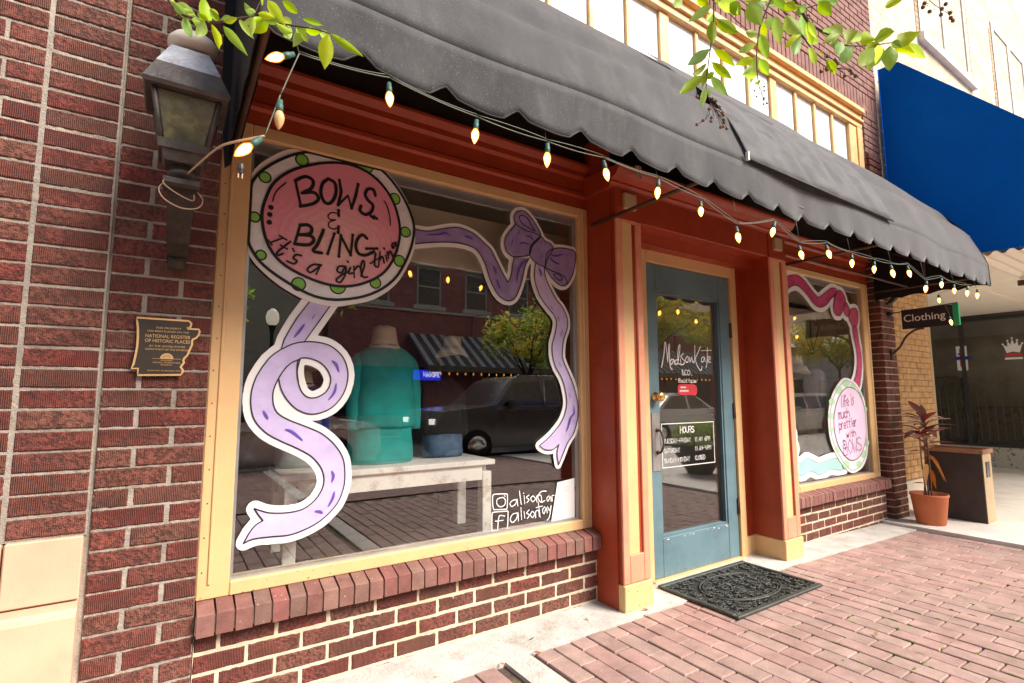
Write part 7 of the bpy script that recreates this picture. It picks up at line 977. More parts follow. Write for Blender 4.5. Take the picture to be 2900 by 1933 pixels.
# ------------------------------------------------------------------ wall lantern
def lantern(cx, cy, s=1.0, z=0, label='', fin=True):
    r = root('wall_lantern', label, 'lantern', (cx, 2.25, 1.6+z))
    def hz(h): return 2.362-(2.362-h)*1.38 if h > 2.176 else (2.105-(2.176-h)*.79 if h > 1.94 else h-.022 if h > 1.84 else h)
    T = lambda mb: (setattr(mb, 'v', [(cx+x*s, cy+y*s, 1.95+z+(hz(h)-1.95)*s) for x, y, h in mb.v]), mb)[1]
    part('roof', T(MB().frustum((0, 0), .112, .112, 2.176, .118, .118, 2.184).frustum((0, 0), .118, .118, 2.1842, .088, .088, 2.238)), 'aged_metal', r)
    part('roof_cap', T(MB().frustum((0, 0), .0885, .0885, 2.2382, .052, .052, 2.300)), 'zinc_cap', r)
    if fin: part('dome', T(MB().lathe([(.04, 2.310), (.062, 2.313), (.074, 2.323), (.074, 2.335), (.062, 2.346), (.035, 2.352), (.002, 2.354)], (.008, 0, 0), 18)), 'white_enamel', r)
    a0, a1 = .088, .060
    b = MB()
    for sx, sy in ((-1, -1), (1, -1), (1, 1), (-1, 1)):
        b.tube([(sx*a0, sy*a0, 2.175), (sx*a1, sy*a1, 1.965)], .009, 4)
    b.frustum((0, 0), a1+.008, a1+.008, 1.950, a1+.012, a1+.012, 1.985); b.frustum((0, 0), .05, .05, 1.915, a1, a1, 1.950)
    part('cage', T(b), 'aged_metal', r)
    for k in range(4):
        q = [(-a0+.006, -a0+.004, 2.172), (a0-.006, -a0+.004, 2.172), (a1-.004, -a1+.003, 1.987), (-a1+.004, -a1+.003, 1.987)]
        c_, s_ = math.cos(k*PI/2), math.sin(k*PI/2); q = [(x*c_-y*s_, x*s_+y*c_, h) for x, y, h in q]
        part('glass_pane', T(MB().add(q+[(x*.97, y*.97, h) for x, y, h in q], [(0, 1, 2, 3), (7, 6, 5, 4), (0, 4, 5, 1), (1, 5, 6, 2), (2, 6, 7, 3), (3, 7, 4, 0)])), 'lantern_glass', r)
    part('collar', T(MB().lathe([(.034, 1.915), (.030, 1.90), (.042, 1.893), (.042, 1.884), (.026, 1.880), (.026, 1.862)], (0, 0, 0), 14).frustum((0, 0), .05, .05, 1.845, .05, .05, 1.862)), 'aged_metal', r)
    # cast iron bracket: a flat tapering arm curling back to the wall
    prof = [(0, 1.845, .038), (.01, 1.80, .038), (.05, 1.74, .036), (.13, 1.68, .033), (.20, 1.66, .030), (.235, 1.64, .029)]
    b = MB()
    for (y0, z0, w0), (y1, z1, w1) in zip(prof, prof[1:]):
        y0 = cy+y0*s*(2.25-cy)/.24/s; y1 = cy+y1*(2.25-cy)/.24
        vs = [(cx+sx*w*s, y+dy, 1.95+z+(zz-1.95)*s) for y, zz, w in ((y0, z0, w0), (y1, z1, w1)) for sx in (-1, 1) for dy in (-.018, .03)]
        b.add(vs, [(0, 2, 6, 4), (1, 5, 7, 3), (0, 4, 5, 1), (2, 3, 7, 6), (0, 1, 3, 2), (4, 6, 7, 5)])
    part('bracket', b, 'old_iron', r)
    part('foot', MB().lathe([(.022, -.028*s), (.028, -.02*s), (.028, .02*s), (.022, .028*s)], (cx, 2.215, 1.592+z), 14, 'X') if False else MB().tube([(cx-.026*s, 2.215, 1.635+z), (cx+.026*s, 2.215, 1.635+z)], .026, 14), 'old_iron', r)
    return r
mat('lantern_glass', (.10, .095, .06), .25, var=.5, vscale=25, dirt=(.30, .26, .10, .8), dscale=16, spec=.8)
ln = lantern(.0, 1.95, 1.0, 0, 'rusty black wall lantern with white dome on the red brick pier')
b = MB()
b.tube(cr3([(-.03, 1.93, 1.845), (-.058, 1.90, 1.80), (-.045, 1.88, 1.76), (0, 1.87, 1.735), (.045, 1.88, 1.745), (.06, 1.90, 1.78), (.045, 1.92, 1.81)]), .0022, 5)
b.tube(cr3([(-.03, 1.93, 1.845), (-.05, 1.89, 1.815), (-.02, 1.875, 1.785), (.03, 1.875, 1.765), (.035, 1.89, 1.79)]), .0022, 5)
tag(part('wire_loop', b, 'cord_tan', None), 'tan electrical wire looped around the lantern bracket', 'wire')
lantern(6.03, 2.12, .75, .33, 'small wall lantern with bracket on the right brick pier', False)
# plaque
pq = root('plaque', 'bronze state shaped historic register plaque screwed to brick pier', 'plaque', (0, 2.245, 1.32))
px = lambda a, c: (((a-185)/1640)*.222-.109+.0, 1.425+.001-((c-200)/1150)*.200)
O = [(212, 196), (1360, 196), (1400, 225), (1425, 262), (1400, 330), (1330, 345), (1340, 362), (1600, 362), (1628, 400), (1610, 480), (1560, 545), (1480, 580), (1462, 620), (1470, 690), (1440, 760), (1400, 860), (1370, 930), (1310, 985), (1290, 1030), (1310, 1080), (1270, 1130), (1240, 1170), (1290, 1230), (1290, 1280), (1250, 1335), (320, 1355), (315, 1220), (180, 1225), (215, 1130), (240, 980), (262, 800), (265, 600), (250, 400), (225, 280)]
O = [px(*q) for q in O]
part('plate', MB().poly(O, 2.232, th=.012), 'bronze_dark', pq)
cx_, cz_ = .0, 1.325
b = MB(); b.stroke(O, 2.2300, .0065, closed=True, dy=0); part('rim', b, 'bronze_gold', pq)
for t, z, s, w_ in (('THIS PROPERTY', 1.392, .0095, 1.15), ('HAS BEEN PLACED ON THE', 1.380, .0088, 1.15), ('NATIONAL REGISTER', 1.360, .0165, .86), ('OF HISTORIC PLACES', 1.343, .0165, .86), ('BY THE UNITED STATES', 1.3265, .0088, 1.15), ('DEPARTMENT OF THE INTERIOR', 1.315, .0085, 1.05), ('ARKANSAS', 1.277, .0065, 1.1), ('HISTORIC PRESERVATION', 1.269, .0065, 1.1), ('PROGRAM', 1.261, .0065, 1.1), ('DEPARTMENT OF ARKANSAS HERITAGE', 1.240, .0065, .95)):
    text_mesh(t, s, -.010, 2.2305, z, 'bronze_gold', pq, align='CENTER', sx=w_)
b = MB(); b.poly([(-.010+.020*math.cos(a), 1.285+.020*math.sin(a)) for a in [PI*i/16 for i in range(17)]], 2.2305).stroke([(-.052, 1.285), (.032, 1.285)], 2.2302, .0014); part('sunburst', b, 'bronze_gold', pq)
b = MB()
for k in range(7):
    a = PI*(k+1)/8; b.stroke([(-.010+.007*math.cos(a), 1.286+.007*math.sin(a)), (-.010+.016*math.cos(a), 1.286+.016*math.sin(a))], 2.2298, .0014)
part('sun_ray', b, 'bronze_dark', pq)

# ------------------------------------------------------------------ string lights
BU = [(.192, 2.013, 1.38, .9), (.199, 1.855, 1.38, 0), (.13, 1.750, 1.38, .7)]
for a, c in ((.354, .62), (.561, .599), (.77, .597), (.973, .606), (1.183, .60), (1.384, .581), (1.578, .53), (1.798, .588), (1.982, .531), (2.197, .567), (2.396, .557), (2.606, .559), (2.797, .566), (2.989, .591), (3.187, .538), (3.408, .584), (3.589, .571), (3.797, .582), (3.966, .585)):
    BU.append((a*1.38, 1.15+c*1.38, 1.38, random.uniform(-.28, .28)))
BU += [(3.351*1.7, 1.15+.494*1.7, 1.7, .1), (3.492*1.66, 1.15+.389*1.66, 1.66, -.1)]
am_ = bpy.data.materials.new('bulb_amber'); am_.use_nodes = True; n_, l_ = am_.node_tree.nodes, am_.node_tree.links; n_.remove(n_['Principled BSDF'])
t_ = n_.new('ShaderNodeBsdfTransparent'); t_.inputs[0].default_value = (1, .66, .25, 1); e_ = n_.new('ShaderNodeEmission'); e_.inputs[0].default_value = (1, .30, .03, 1); e_.inputs[1].default_value = .9
g_ = n_.new('ShaderNodeBsdfGlossy'); g_.inputs['Roughness'].default_value = .1; x_ = n_.new('ShaderNodeMixShader'); x_.inputs[0].default_value = .45; y_ = n_.new('ShaderNodeMixShader'); y_.inputs[0].default_value = .05
l_.new(t_.outputs[0], x_.inputs[1]); l_.new(e_.outputs[0], x_.inputs[2]); l_.new(x_.outputs[0], y_.inputs[1]); l_.new(g_.outputs[0], y_.inputs[2]); l_.new(y_.outputs[0], n_['Material Output'].inputs[0]); M['bulb_amber'] = am_
sg = root('string_lights', 'string of warm glowing teardrop bulbs clipped along the awning edge', 'string lights', (.2, 1.38, 2.1))
bp_ = [(.0045, .014), (.0085, .011), (.0135, .0), (.0145, -.008), (.0125, -.020), (.008, -.032), (.003, -.040), (.0004, -.043)]
bm_on = mesh_of(MB().lathe(bp_, n=14), 'bulb', 'bulb_amber'); bm_core = mesh_of(MB().lathe([(r_*.80, (h+.012)*.86-.012) for r_, h in bp_], n=12), 'filament_core', 'bulb_core'); bm_off = mesh_of(MB().lathe(bp_, n=14), 'bulb', 'bulb_off')
sk = mesh_of(MB().lathe([(.004, .046), (.0075, .045), (.008, .032), (.0095, .031), (.0095, .014), (.0080, .012)], n=10), 'socket', 'socket_green')
tops = []
for i, (x, z, y, tl_) in enumerate(BU):
    rot = (random.uniform(-.2, .2), tl_, 0)
    if i == 0: rot = (0, 1.05, 0)
    if i == 2: rot = (0, .75, 0)
    o = piece('bulb', bm_off if i == 1 else bm_on, sg, (x, y, z+.012), rot, ((random.uniform(.86, 1.0),)*3))
    if i == 1: tag(o, 'unlit amber bulb')
    s_ = bpy.data.objects.new('socket', sk); COL.objects.link(s_); s_.parent = o
    if i != 1: c_ = bpy.data.objects.new('glowing_core', bm_core); COL.objects.link(c_); c_.parent = o
    tops.append(Vector((x, y, z+.012))+Matrix.Rotation(rot[1], 3, 'Y') @ Vector((0, 0, .055)))
b = MB()
def sag(a, c, d, n=7): return [tuple(a.lerp(c, t/n)-Vector((0, 0, d*4*(t/n)*(1-t/n)))) for t in range(n+1)]
chain = [0]+list(range(3, 22))
for i, j in zip(chain, chain[1:]): b.tube(sag(tops[i], tops[j], .006), .0017, 5); b.tube(sag(tops[i]+Vector((0, 0, .006)), tops[j]+Vector((0, 0, .008)), -.004 if i % 3 else .008), .0014, 5)
for i, j in ((0, 1), (1, 2)): b.tube(sag(tops[i], tops[j], .0), .0018, 5)
b.tube([tuple(tops[0]), (.21, 1.39, 2.17)], .0015, 4)
for i in range(3, 22, 2): b.tube([tuple(tops[i]), (tops[i].x+.01, 1.41, 2.165)], .0012, 4)
b.tube([tuple(tops[20]), tuple(tops[22])], .0016, 4).tube([tuple(tops[22]), tuple(tops[23])], .0016, 4)
part('cord', b, 'cord_green', sg)
b = MB().tube(cr3([(.01, 1.93, 1.865), (.045, 1.75, 1.85), (.075, 1.6, 1.835), (.10, 1.46, 1.80), tuple(tops[2])]), .003, 6)
tag(part('cable', b, 'cord_tan'), 'tan cable running from the wall lantern to the first glowing bulb', 'cable')
pl = root('plug', 'small dark plug with two prongs hanging at the window frame corner', 'plug', (.13, 1.38, 1.68))
part('body', MB().lathe([(.006, 1.716), (.008, 1.704), (.006, 1.692)], (.118, 1.38, 0), 8), 'black_metal', pl); part('prong', MB().box(.1125, .115, 1.377, 1.383, 1.680, 1.693).box(.121, .1235, 1.377, 1.383, 1.680, 1.693), 'cord_tan', pl)

# ------------------------------------------------------------------ doormat
MX0, MX1, MY0, MY1 = 2.505, 3.36, 1.686, 2.218
dmx = root('doormat', 'black rubber scrollwork doormat lying before the blue door', 'doormat', (2.93, 1.95, 0))
bo = MB(); e = .030
bo.box(MX0, MX1, MY0, MY0+e, .004, .020, .004).box(MX0, MX1, MY1-e, MY1, .010, .024, .004).box(MX0, MX0+e, MY0+e+.0005, MY1-e-.0005, .004, .021, .004).box(MX1-e, MX1, MY0+e+.0005, MY1-e-.0005, .004, .021, .004)
part('border', bo, 'mat_rubber', dmx)
part('base_web', MB().box(MX0+e, MX1-e, MY0+e, MY1-e, .0065, .009), 'mat_base', dmx)
b = MB(); cx, cy = (MX0+MX1)/2, (MY0+MY1)/2; rg_ = random.Random(5)
hgt = lambda: .012+rg_.uniform(0, .005)
def ring3(x, y, rx, ry, w_, a0=0, a1=2*PI, n=18, z=None):
    z = z or hgt(); b.tube([(x+rx*math.cos(a0+(a1-a0)*i/n), y+ry*math.sin(a0+(a1-a0)*i/n), z) for i in range(n+1)], w_, 5)
ring3(cx, cy, .295, .185, .0055, n=48, z=.015)
ring3(cx, cy, .275, .168, .003, n=48, z=.015)
def scroll(x, y, r_, a, d):
    z = hgt(); b.tube([(x+r_*(1-t/26)*math.cos(a+d*t*.42), y+r_*(1-t/26)*math.sin(a+d*t*.42), z) for t in range(23)], .0042, 5)
for sx in (-1, 1):
    for sy in (-1, 1):
        for (u, v, r_, a, d) in [(.045, .03, .034, 0, 1), (.115, .035, .036, 2, -1), (.19, .04, .034, 1, 1), (.075, .10, .034, 3, 1), (.15, .105, .034, .5, -1), (.235, .022, .024, 0, 1), (.035, .15, .022, 1, -1), (.12, .16, .016, 1, 1), (.215, .095, .020, 2, 1),
                              (.37, .215, .024, 1, 1), (.32, .175, .034, 2, -1), (.37, .12, .032, 0, 1), (.335, .055, .030, 1, -1), (.375, .02, .020, 2, 1), (.265, .215, .026, 3, 1), (.205, .205, .026, 1, -1), (.14, .218, .022, 0, 1), (.08, .215, .024, 2, -1), (.028, .22, .022, 1, 1), (.30, .12, .016, 0, 1), (.383, .165, .014, 0, -1)]:
            scroll(cx+sx*u, cy+sy*v, r_, a if sx > 0 else PI-a, d*sx*sy)
for k in range(150):
    x, y = rg_.uniform(MX0+.035, MX1-.035), rg_.uniform(MY0+.035, MY1-.035); a = rg_.uniform(0, PI); L = rg_.uniform(.012, .03)
    b.tube([(x, y, .013), (x+L*math.cos(a), y+L*math.sin(a), .012)], .0034, 4)
for k in range(130):
    x, y = rg_.uniform(MX0+.04, MX1-.04), rg_.uniform(MY0+.04, MY1-.04); ring3(x, y, rg_.uniform(.009, .017), rg_.uniform(.009, .017), .0032, n=9)
part('scrollwork', b, 'mat_rubber', dmx)
# litter on the ground
lf = mesh_of(MB().add([(-.02, 0, .002), (0, -.009, .006), (.022, 0, .010), (0, .009, .004)], [(0, 1, 2), (0, 2, 3)]).add([(0, 0, -.0005)], []), 'fallen_leaf', 'dry_leaf')
spots = [(1.50, 2.10, 'on the concrete strip under the big window sill'), (1.86, 2.12, 'on the concrete left of the pilaster foot'), (2.20, 2.035, 'at the foot of the left pilaster plinth'), (1.44, 1.975, 'at the corner where concrete meets pavers'), (1.26, 1.98, 'in the dark corner of the concrete strip'), (2.42, 1.87, 'on the pavers left of the doormat'), (3.62, 1.62, 'on the pavers right of the doormat'), (2.16, 1.99, 'beside the plinth at the edge of the pavers'), (2.9, 1.22, 'on the pavers below the doormat')]
for x, y, t in spots:
    o = bpy.data.objects.new('fallen_leaf', lf); COL.objects.link(o); o.location = (x, y, .008+gz(x)); o.rotation_euler = (random.uniform(-.2, .2), random.uniform(-.3, .1), random.uniform(0, 6)); sc0 = random.uniform(.6, 1.2); o.scale = (sc0,)*3
    tag(o, 'small dry brown leaf lying '+t, 'leaf', 'fallen leaves on the ground')

# ------------------------------------------------------------------ potted plant, bin, blade sign
gp = gz(5.95)+.028
pot = root('potted_plant', 'maroon leaved potted plant in terracotta pot at right of the shop', 'potted plant', (5.95, 1.98, gp))
PX, PY = 5.95, 1.98
part('pot', MB().lathe([(.105, gp), (.112, gp+.01), (.142, gp+.25), (.148, gp+.255), (.148, gp+.275), (.138, gp+.275), (.134, gp+.235), (.002, gp+.235)], (PX, PY, 0), 28), 'terracotta', pot)
part('soil', MB().lathe([(.133, gp+.235), (.08, gp+.245), (.002, gp+.25)], (PX, PY, 0), 20), 'soil', pot)
stems = [((-.05, 0), (-.10, .62), -.03), ((0, -.02), (-.02, .74), .02), ((.05, .02), (.09, .68), .0), ((-.02, .03), (.04, .55), .05)]
def bleaf(P0, d, L, wd, droop, m):
    b = MB(); n = 7; vs = []; d = Vector(d).normalized(); side = d.cross(Vector((0, 0, 1))).normalized()
    for i in range(n+1):
        t = i/n; p = Vector(P0)+d*L*t+Vector((0, 0, -droop*t*t)); w_ = wd*math.sin(PI*min(.97, t*.9+.08))
        for q in (-1, 0, 1): vs.append(tuple(p+side*w_*q+Vector((0, 0, .3*w_*abs(q)))))
    b.add(vs, [(3*i+j, 3*i+j+1, 3*i+j+4, 3*i+j+3) for i in range(n) for j in range(2)], True); return b
for k, ((sx, sy), (tx, h), bend) in enumerate(stems):
    P = [(PX+sx, PY+sy, gp+.24), (PX+(sx+tx)/2+bend, PY+sy, gp+.24+h*.5), (PX+tx, PY+sy*.5, gp+.24+h)]
    part('stem', MB().tube(cr3(P), .007, 6, .005), 'stem_brown', pot)
    for q in range(7):
        a = q*2.4+k; el = random.uniform(.1, .9); d = (math.cos(a), math.sin(a)*.8, el)
        part('leaf', bleaf((P[2][0], P[2][1], P[2][2]-.03*q*.4), d, random.uniform(.19, .30), random.uniform(.026, .042), random.uniform(.02, .12), 'leaf_maroon' if random.random() < .75 else 'leaf_pale'), 'leaf_maroon' if random.random() < .72 else 'leaf_pale', pot)
for (a, z, L, dr_) in ((2.9, .42, .2, .03), (.2, .44, .26, .05), (-.5, .38, .16, .26), (3.4, .30, .15, .2), (-.2, .25, .10, .20), (2.2, .12, .12, .02), (-.9, .36, .14, .24), (.1, .55, .3, .02)):
    part('leaf', bleaf((PX+.02*math.cos(a), PY, gp+.24+z), (math.cos(a), math.sin(a), .15), L, .026, dr_, ''), 'leaf_orange', pot, label='yellow orange wilting leaf')
bz = gz(6.5)+.028
bn = root('litter_bin', 'brown litter bin with open tan top behind the potted plant', 'litter bin', (6.5, 1.98, bz))
part('side_panel', MB().box(6.42, 6.44, 1.70, 2.15, bz, bz+.64, .004), 'bin_brown', bn)
part('side_panel', MB().box(6.442, 6.66, 1.702, 1.72, bz+.0, bz+.64).box(6.442, 6.66, 2.13, 2.148, bz, bz+.64).box(6.66, 6.68, 1.702, 2.148, bz, bz+.64), 'bin_tan', bn)
part('rim', MB().box(6.405, 6.70, 1.685, 1.715, bz+.64, bz+.68, .004).box(6.405, 6.70, 2.135, 2.165, bz+.64, bz+.68, .004).box(6.405, 6.435, 1.716, 2.134, bz+.64, bz+.68).box(6.67, 6.70, 1.716, 2.134, bz+.64, bz+.68), 'rust_tray', bn)
part('tray', MB().box(6.44, 6.66, 1.72, 2.13, bz+.62, bz+.645), 'rust_tray', bn)
part('slot', MB().box(6.51, 6.60, 1.695, 1.703, bz+.42, bz+.56), 'store_dark', bn)
bs = root('blade_sign', 'black clothing sign with white letters and green edge sticking out from brick pier', 'sign', (6.02, 2.2, 1.9))
part('board', MB().box(6.0, 6.03, 1.698, 2.10, 1.795, 1.985, .002), 'sign_black', bs)
part('green_edge', MB().box(5.998, 6.032, 1.655, 1.6975, 1.79, 1.99), 'sign_green', bs)
text_mesh('Clothing', .098, 5.9985, 2.085, 1.865, 'sign_white', bs, face='-x', sx=.98, ext=.0008)
part('bracket', MB().tube([(6.015, 2.22, 1.965), (6.015, 1.66, 1.998)], .006, 6).tube(cr3([(6.015, 2.215, 1.55), (6.015, 2.14, 1.62), (6.015, 2.08, 1.72), (6.015, 2.0, 1.78), (6.015, 1.93, 1.79)]), .011, 6).tube([(6.015, 2.215, 1.50), (6.015, 2.215, 1.60)], .012, 6), 'rust_iron', bs)

# ------------------------------------------------------------------ the neighbour
nb = root('brick_building', 'cream brick building with white sash windows next door to the shop', 'building', (9, 3, 0))
part('upper_wall', MB().box(6.245, 30, 2.268, 9, 2.75, 12), 'cream_brick', nb)
for wx, wz, ww, wh in ((7.80, 5.72, 1.75, 2.3), (10.95, 4.7, 1.75, 2.45), (14.2, 4.7, 1.75, 2.45)):
    f = part('window', MB().box(wx, wx+ww, 2.30, 2.32, wz, wz+wh), 'window_white', nb)
    fr = MB(); fr.box(wx-.06, wx+.05, 2.250, 2.30, wz, wz+wh).box(wx+ww-.05, wx+ww+.06, 2.250, 2.30, wz, wz+wh).box(wx+ww/2-.09, wx+ww/2+.09, 2.252, 2.30, wz, wz+wh).box(wx-.06, wx+ww+.06, 2.249, 2.30, wz+wh, wz+wh+.09)
    part('frame', fr, 'window_white', f)
    part('pane', MB().box(wx+.06, wx+ww/2-.10, 2.270, 2.28, wz+.03, wz+wh-.02), 'window_blue', f); part('pane', MB().box(wx+ww/2+.10, wx+ww-.06, 2.270, 2.28, wz+.03, wz+wh-.02), 'window_blue', f)
    part('sill', MB().box(wx-.12, wx+ww+.12, 2.20, 2.30, wz-.11, wz), 'lit_red_paint' if False else 'far_stone', f)
    b = MB(); 
    for q in range(int(wh/.075)): 
        for xx in (wx-.16, wx+ww+.065): b.box(xx, xx+.095, 2.262, 2.30, wz+q*.075, wz+q*.075+.064)
    part('jamb_bricks', b, 'cream_soldier', f, kind='stuff')
tp = part('tan_wall', MB().box(6.172, 7.62, 2.412, 3.4, -.3, 2.75), 'mortar', nb)
b = MB(); mat('tan_brick', (.62, .37, .165), .85, var=.22, vscale=8, bump=.4, bscale=90, rnd=0)
for r_ in range(36):
    z = .245+r_*.0675; x = 6.19-(r_ % 2)*.1
    while x < 7.6:
        a, c = max(x, 6.18), min(x+.19, 7.615)
        if c-a > .03: jb(b, round(a, 3), round(c, 3), z, z+.060, 2.402)
        x += .2
me = mesh_of(b, 'tan_bricks', 'tan_brick'); o = bpy.data.objects.new('tan_bricks', me); COL.objects.link(o); o.parent = tp; o['kind'] = 'stuff'
part('white_base', MB().box(6.175, 7.63, 2.385, 2.4075, -.3, .235), 'white_trim', nb)
part('tan_return', MB().box(7.62, 7.70, 2.41, 6.0, -.3, 2.75), 'tan_block', nb)
sf = part('storefront', MB().box(12.72, 12.80, -.5, 6.0, -.3, 2.75).box(12.23, 12.72, -.5, 6.0, -.3, .24), 'store_inside', nb)
part('counter', MB().box(12.35, 12.65, 1.6, 3.3, .25, .95, .02).box(12.4, 12.6, 3.5, 4.3, .25, 1.5, .02), 'store_dark', sf)
part('pane', MB().box(12.205, 12.215, .6, 4.8, .29, 2.48), 'far_glass', sf)
fr = MB()
for y in (.6, 2.05, 3.36, 4.8): fr.box(12.18, 12.22, y-.03, y+.03, .28, 2.5)
fr.box(12.18, 12.22, .57, 4.83, 2.49, 2.55).box(12.18, 12.22, .57, 4.83, .24, .285); part('frame', fr, 'store_frame', sf)
part('base_panel', MB().box(12.16, 12.225, .2, 5.5, -.2, .239), 'mesh_panel', sf)
b = MB()
for y in np.arange(1.0, 4.7, .11): b.tube([(12.222, y, .35), (12.222, y+.02, 1.25)], .005, 4)
for k in range(3): b.tube([(12.222, 2.4+k*.35+.11*math.cos(a), 1.45+.11*math.sin(a)) for a in [2*PI*i/12 for i in range(13)]], .006, 4)
part('iron_railing', b, 'gold_line', sf)
def yz(b, x):      # turn an x-z drawing so that it faces -x; drawing x grows towards the street
    b.v = [(x+yy, 0-a, z) for a, yy, z in b.v]; return b
b = MB().poly([(-3.455, 2.05), (-3.30, 2.05), (-3.30, 1.62), (-3.315, 1.60), (-3.44, 1.60), (-3.455, 1.62)], 0, th=.004); stk = root('ribbon_sign', 'white sign with red ribbon and blue band in dark storefront window', 'sign', (12.2, 3.37, 1.8))
part('panel', yz(b, 12.195), 'sign_white', stk)
part('ribbon', yz(MB().poly([(-3.41, 2.0), (-3.345, 2.0), (-3.345, 1.66), (-3.378, 1.70), (-3.41, 1.66)], 0), 12.1935), 'sticker_red', stk)
part('band', yz(MB().poly([(-3.46, 1.86), (-3.29, 1.86), (-3.29, 1.80), (-3.46, 1.80)], 0), 12.192).poly([(0, 0), (.001, 0), (.001, .001)], 3.3), 'sticker_blue', stk)
b = MB(); hand(b, 'wAMIwn', -3.47, 1.80, .06, 0, .016, w=.55); hand(b, 'wnwn', -3.43, 1.89, .04, 0, .012, w=.5); part('lettering', yz(b, 12.190), 'sticker_blue', stk)
cw = root('crown_sign', 'white crown with red and white bars on the dark storefront glass', 'sign', (12.2, 2.68, 1.9))
cr_p = [(-2.80, 2.03), (-2.745, 1.99), (-2.735, 2.09), (-2.70, 2.02), (-2.675, 2.13), (-2.65, 2.02), (-2.61, 2.09), (-2.60, 1.99), (-2.55, 2.03), (-2.59, 1.88), (-2.675, 1.90), (-2.76, 1.88)]
b = MB().poly(cr_p, 0)
for q in (0, 2, 4, 6, 8): b.poly(circ(cr_p[q][0], cr_p[q][1]+.005, .016, 8), -.001)
part('crown', yz(b, 12.198), 'sign_white', cw)
part('red_bar', yz(MB().poly([(-2.79, 1.865), (-2.56, 1.865), (-2.56, 1.825), (-2.79, 1.825)], 0), 12.198), 'sticker_red', cw); part('white_bar', yz(MB().poly([(-2.79, 1.80), (-2.56, 1.80), (-2.56, 1.765), (-2.79, 1.765)], 0), 12.198), 'sign_white', cw)
# soffit and corrugated canopy
part('soffit', MB().box(7.70, 12.23, 2.30, 6.0, 2.60, 2.74).box(6.25, 7.70, 2.30, 2.405, 2.60, 2.74), 'soffit_cream', nb)
part('soffit_board', MB().box(6.26, 12.23, 1.6, 2.298, 2.62, 2.66), 'soffit_cream', nb)
b = MB(); vs = []; N_ = 160
for i in range(N_+1):
    y = -.6+2.3*i/N_; z = 2.52+.02*math.sin(i*.785)
    vs += [(6.6, y, z), (16, y, z+.02)]
cn = root('canopy', 'cream corrugated metal canopy beyond the grey awning', 'canopy', (9, .5, 2.5))
b.add(vs, [(2*i, 2*i+1, 2*i+3, 2*i+2) for i in range(N_)], True); part('corrugated_sheet', b, 'corrugated', cn)
part('beam', MB().box(6.6, 16, .80, .86, 2.43, 2.49).box(8.2, 8.26, -.6, 1.7, 2.42, 2.48).box(10.6, 10.66, -.6, 1.7, 2.42, 2.48), 'rust_iron', cn)

# paint chips along the door foot, the frame and the plinths; nail heads on the window frame
rc = random.Random(31)
def chips(n, xr, zr, y, m, parent, smax=.012):
    b = MB()
    for _ in range(n):
        x, z = rc.uniform(*xr), zr[0]+(zr[1]-zr[0])*rc.random()**2.2; k = rc.randint(5, 8); sx, sz = rc.uniform(.002, smax), rc.uniform(.0015, smax*.5)
        b.add([(x+sx*rc.uniform(.5, 1)*math.cos(2*PI*j/k), y, z+sz*rc.uniform(.5, 1)*math.sin(2*PI*j/k)) for j in range(k)], [tuple(range(k))])
    part('paint_chip', b, m, parent, kind='stuff')
chips(26, (2.60, 3.44), (.018, .12), 2.2994, 'bare_wood', door); chips(14, (2.68, 3.34), (.236, .25), 2.3004, 'vinyl_white', door)
chips(18, (2.09, 2.28), (.01, .12), 2.0612, 'bare_wood', shop, .008); chips(14, (3.66, 3.86), (.0, .12), 2.0612, 'bare_wood', shop, .008)
chips(26, (.14, 2.05), (.401, .45), 2.2995, 'bare_wood', shop, .007)
b = MB()
for i in range(14): b.lathe([(.003, 2.3015), (.0025, 2.3005)], (.145+rc.uniform(-.004, .004), 0, .5+i*.125), 6, 'Y')
part('nail_head', b, 'rust_iron', shop, kind='stuff')
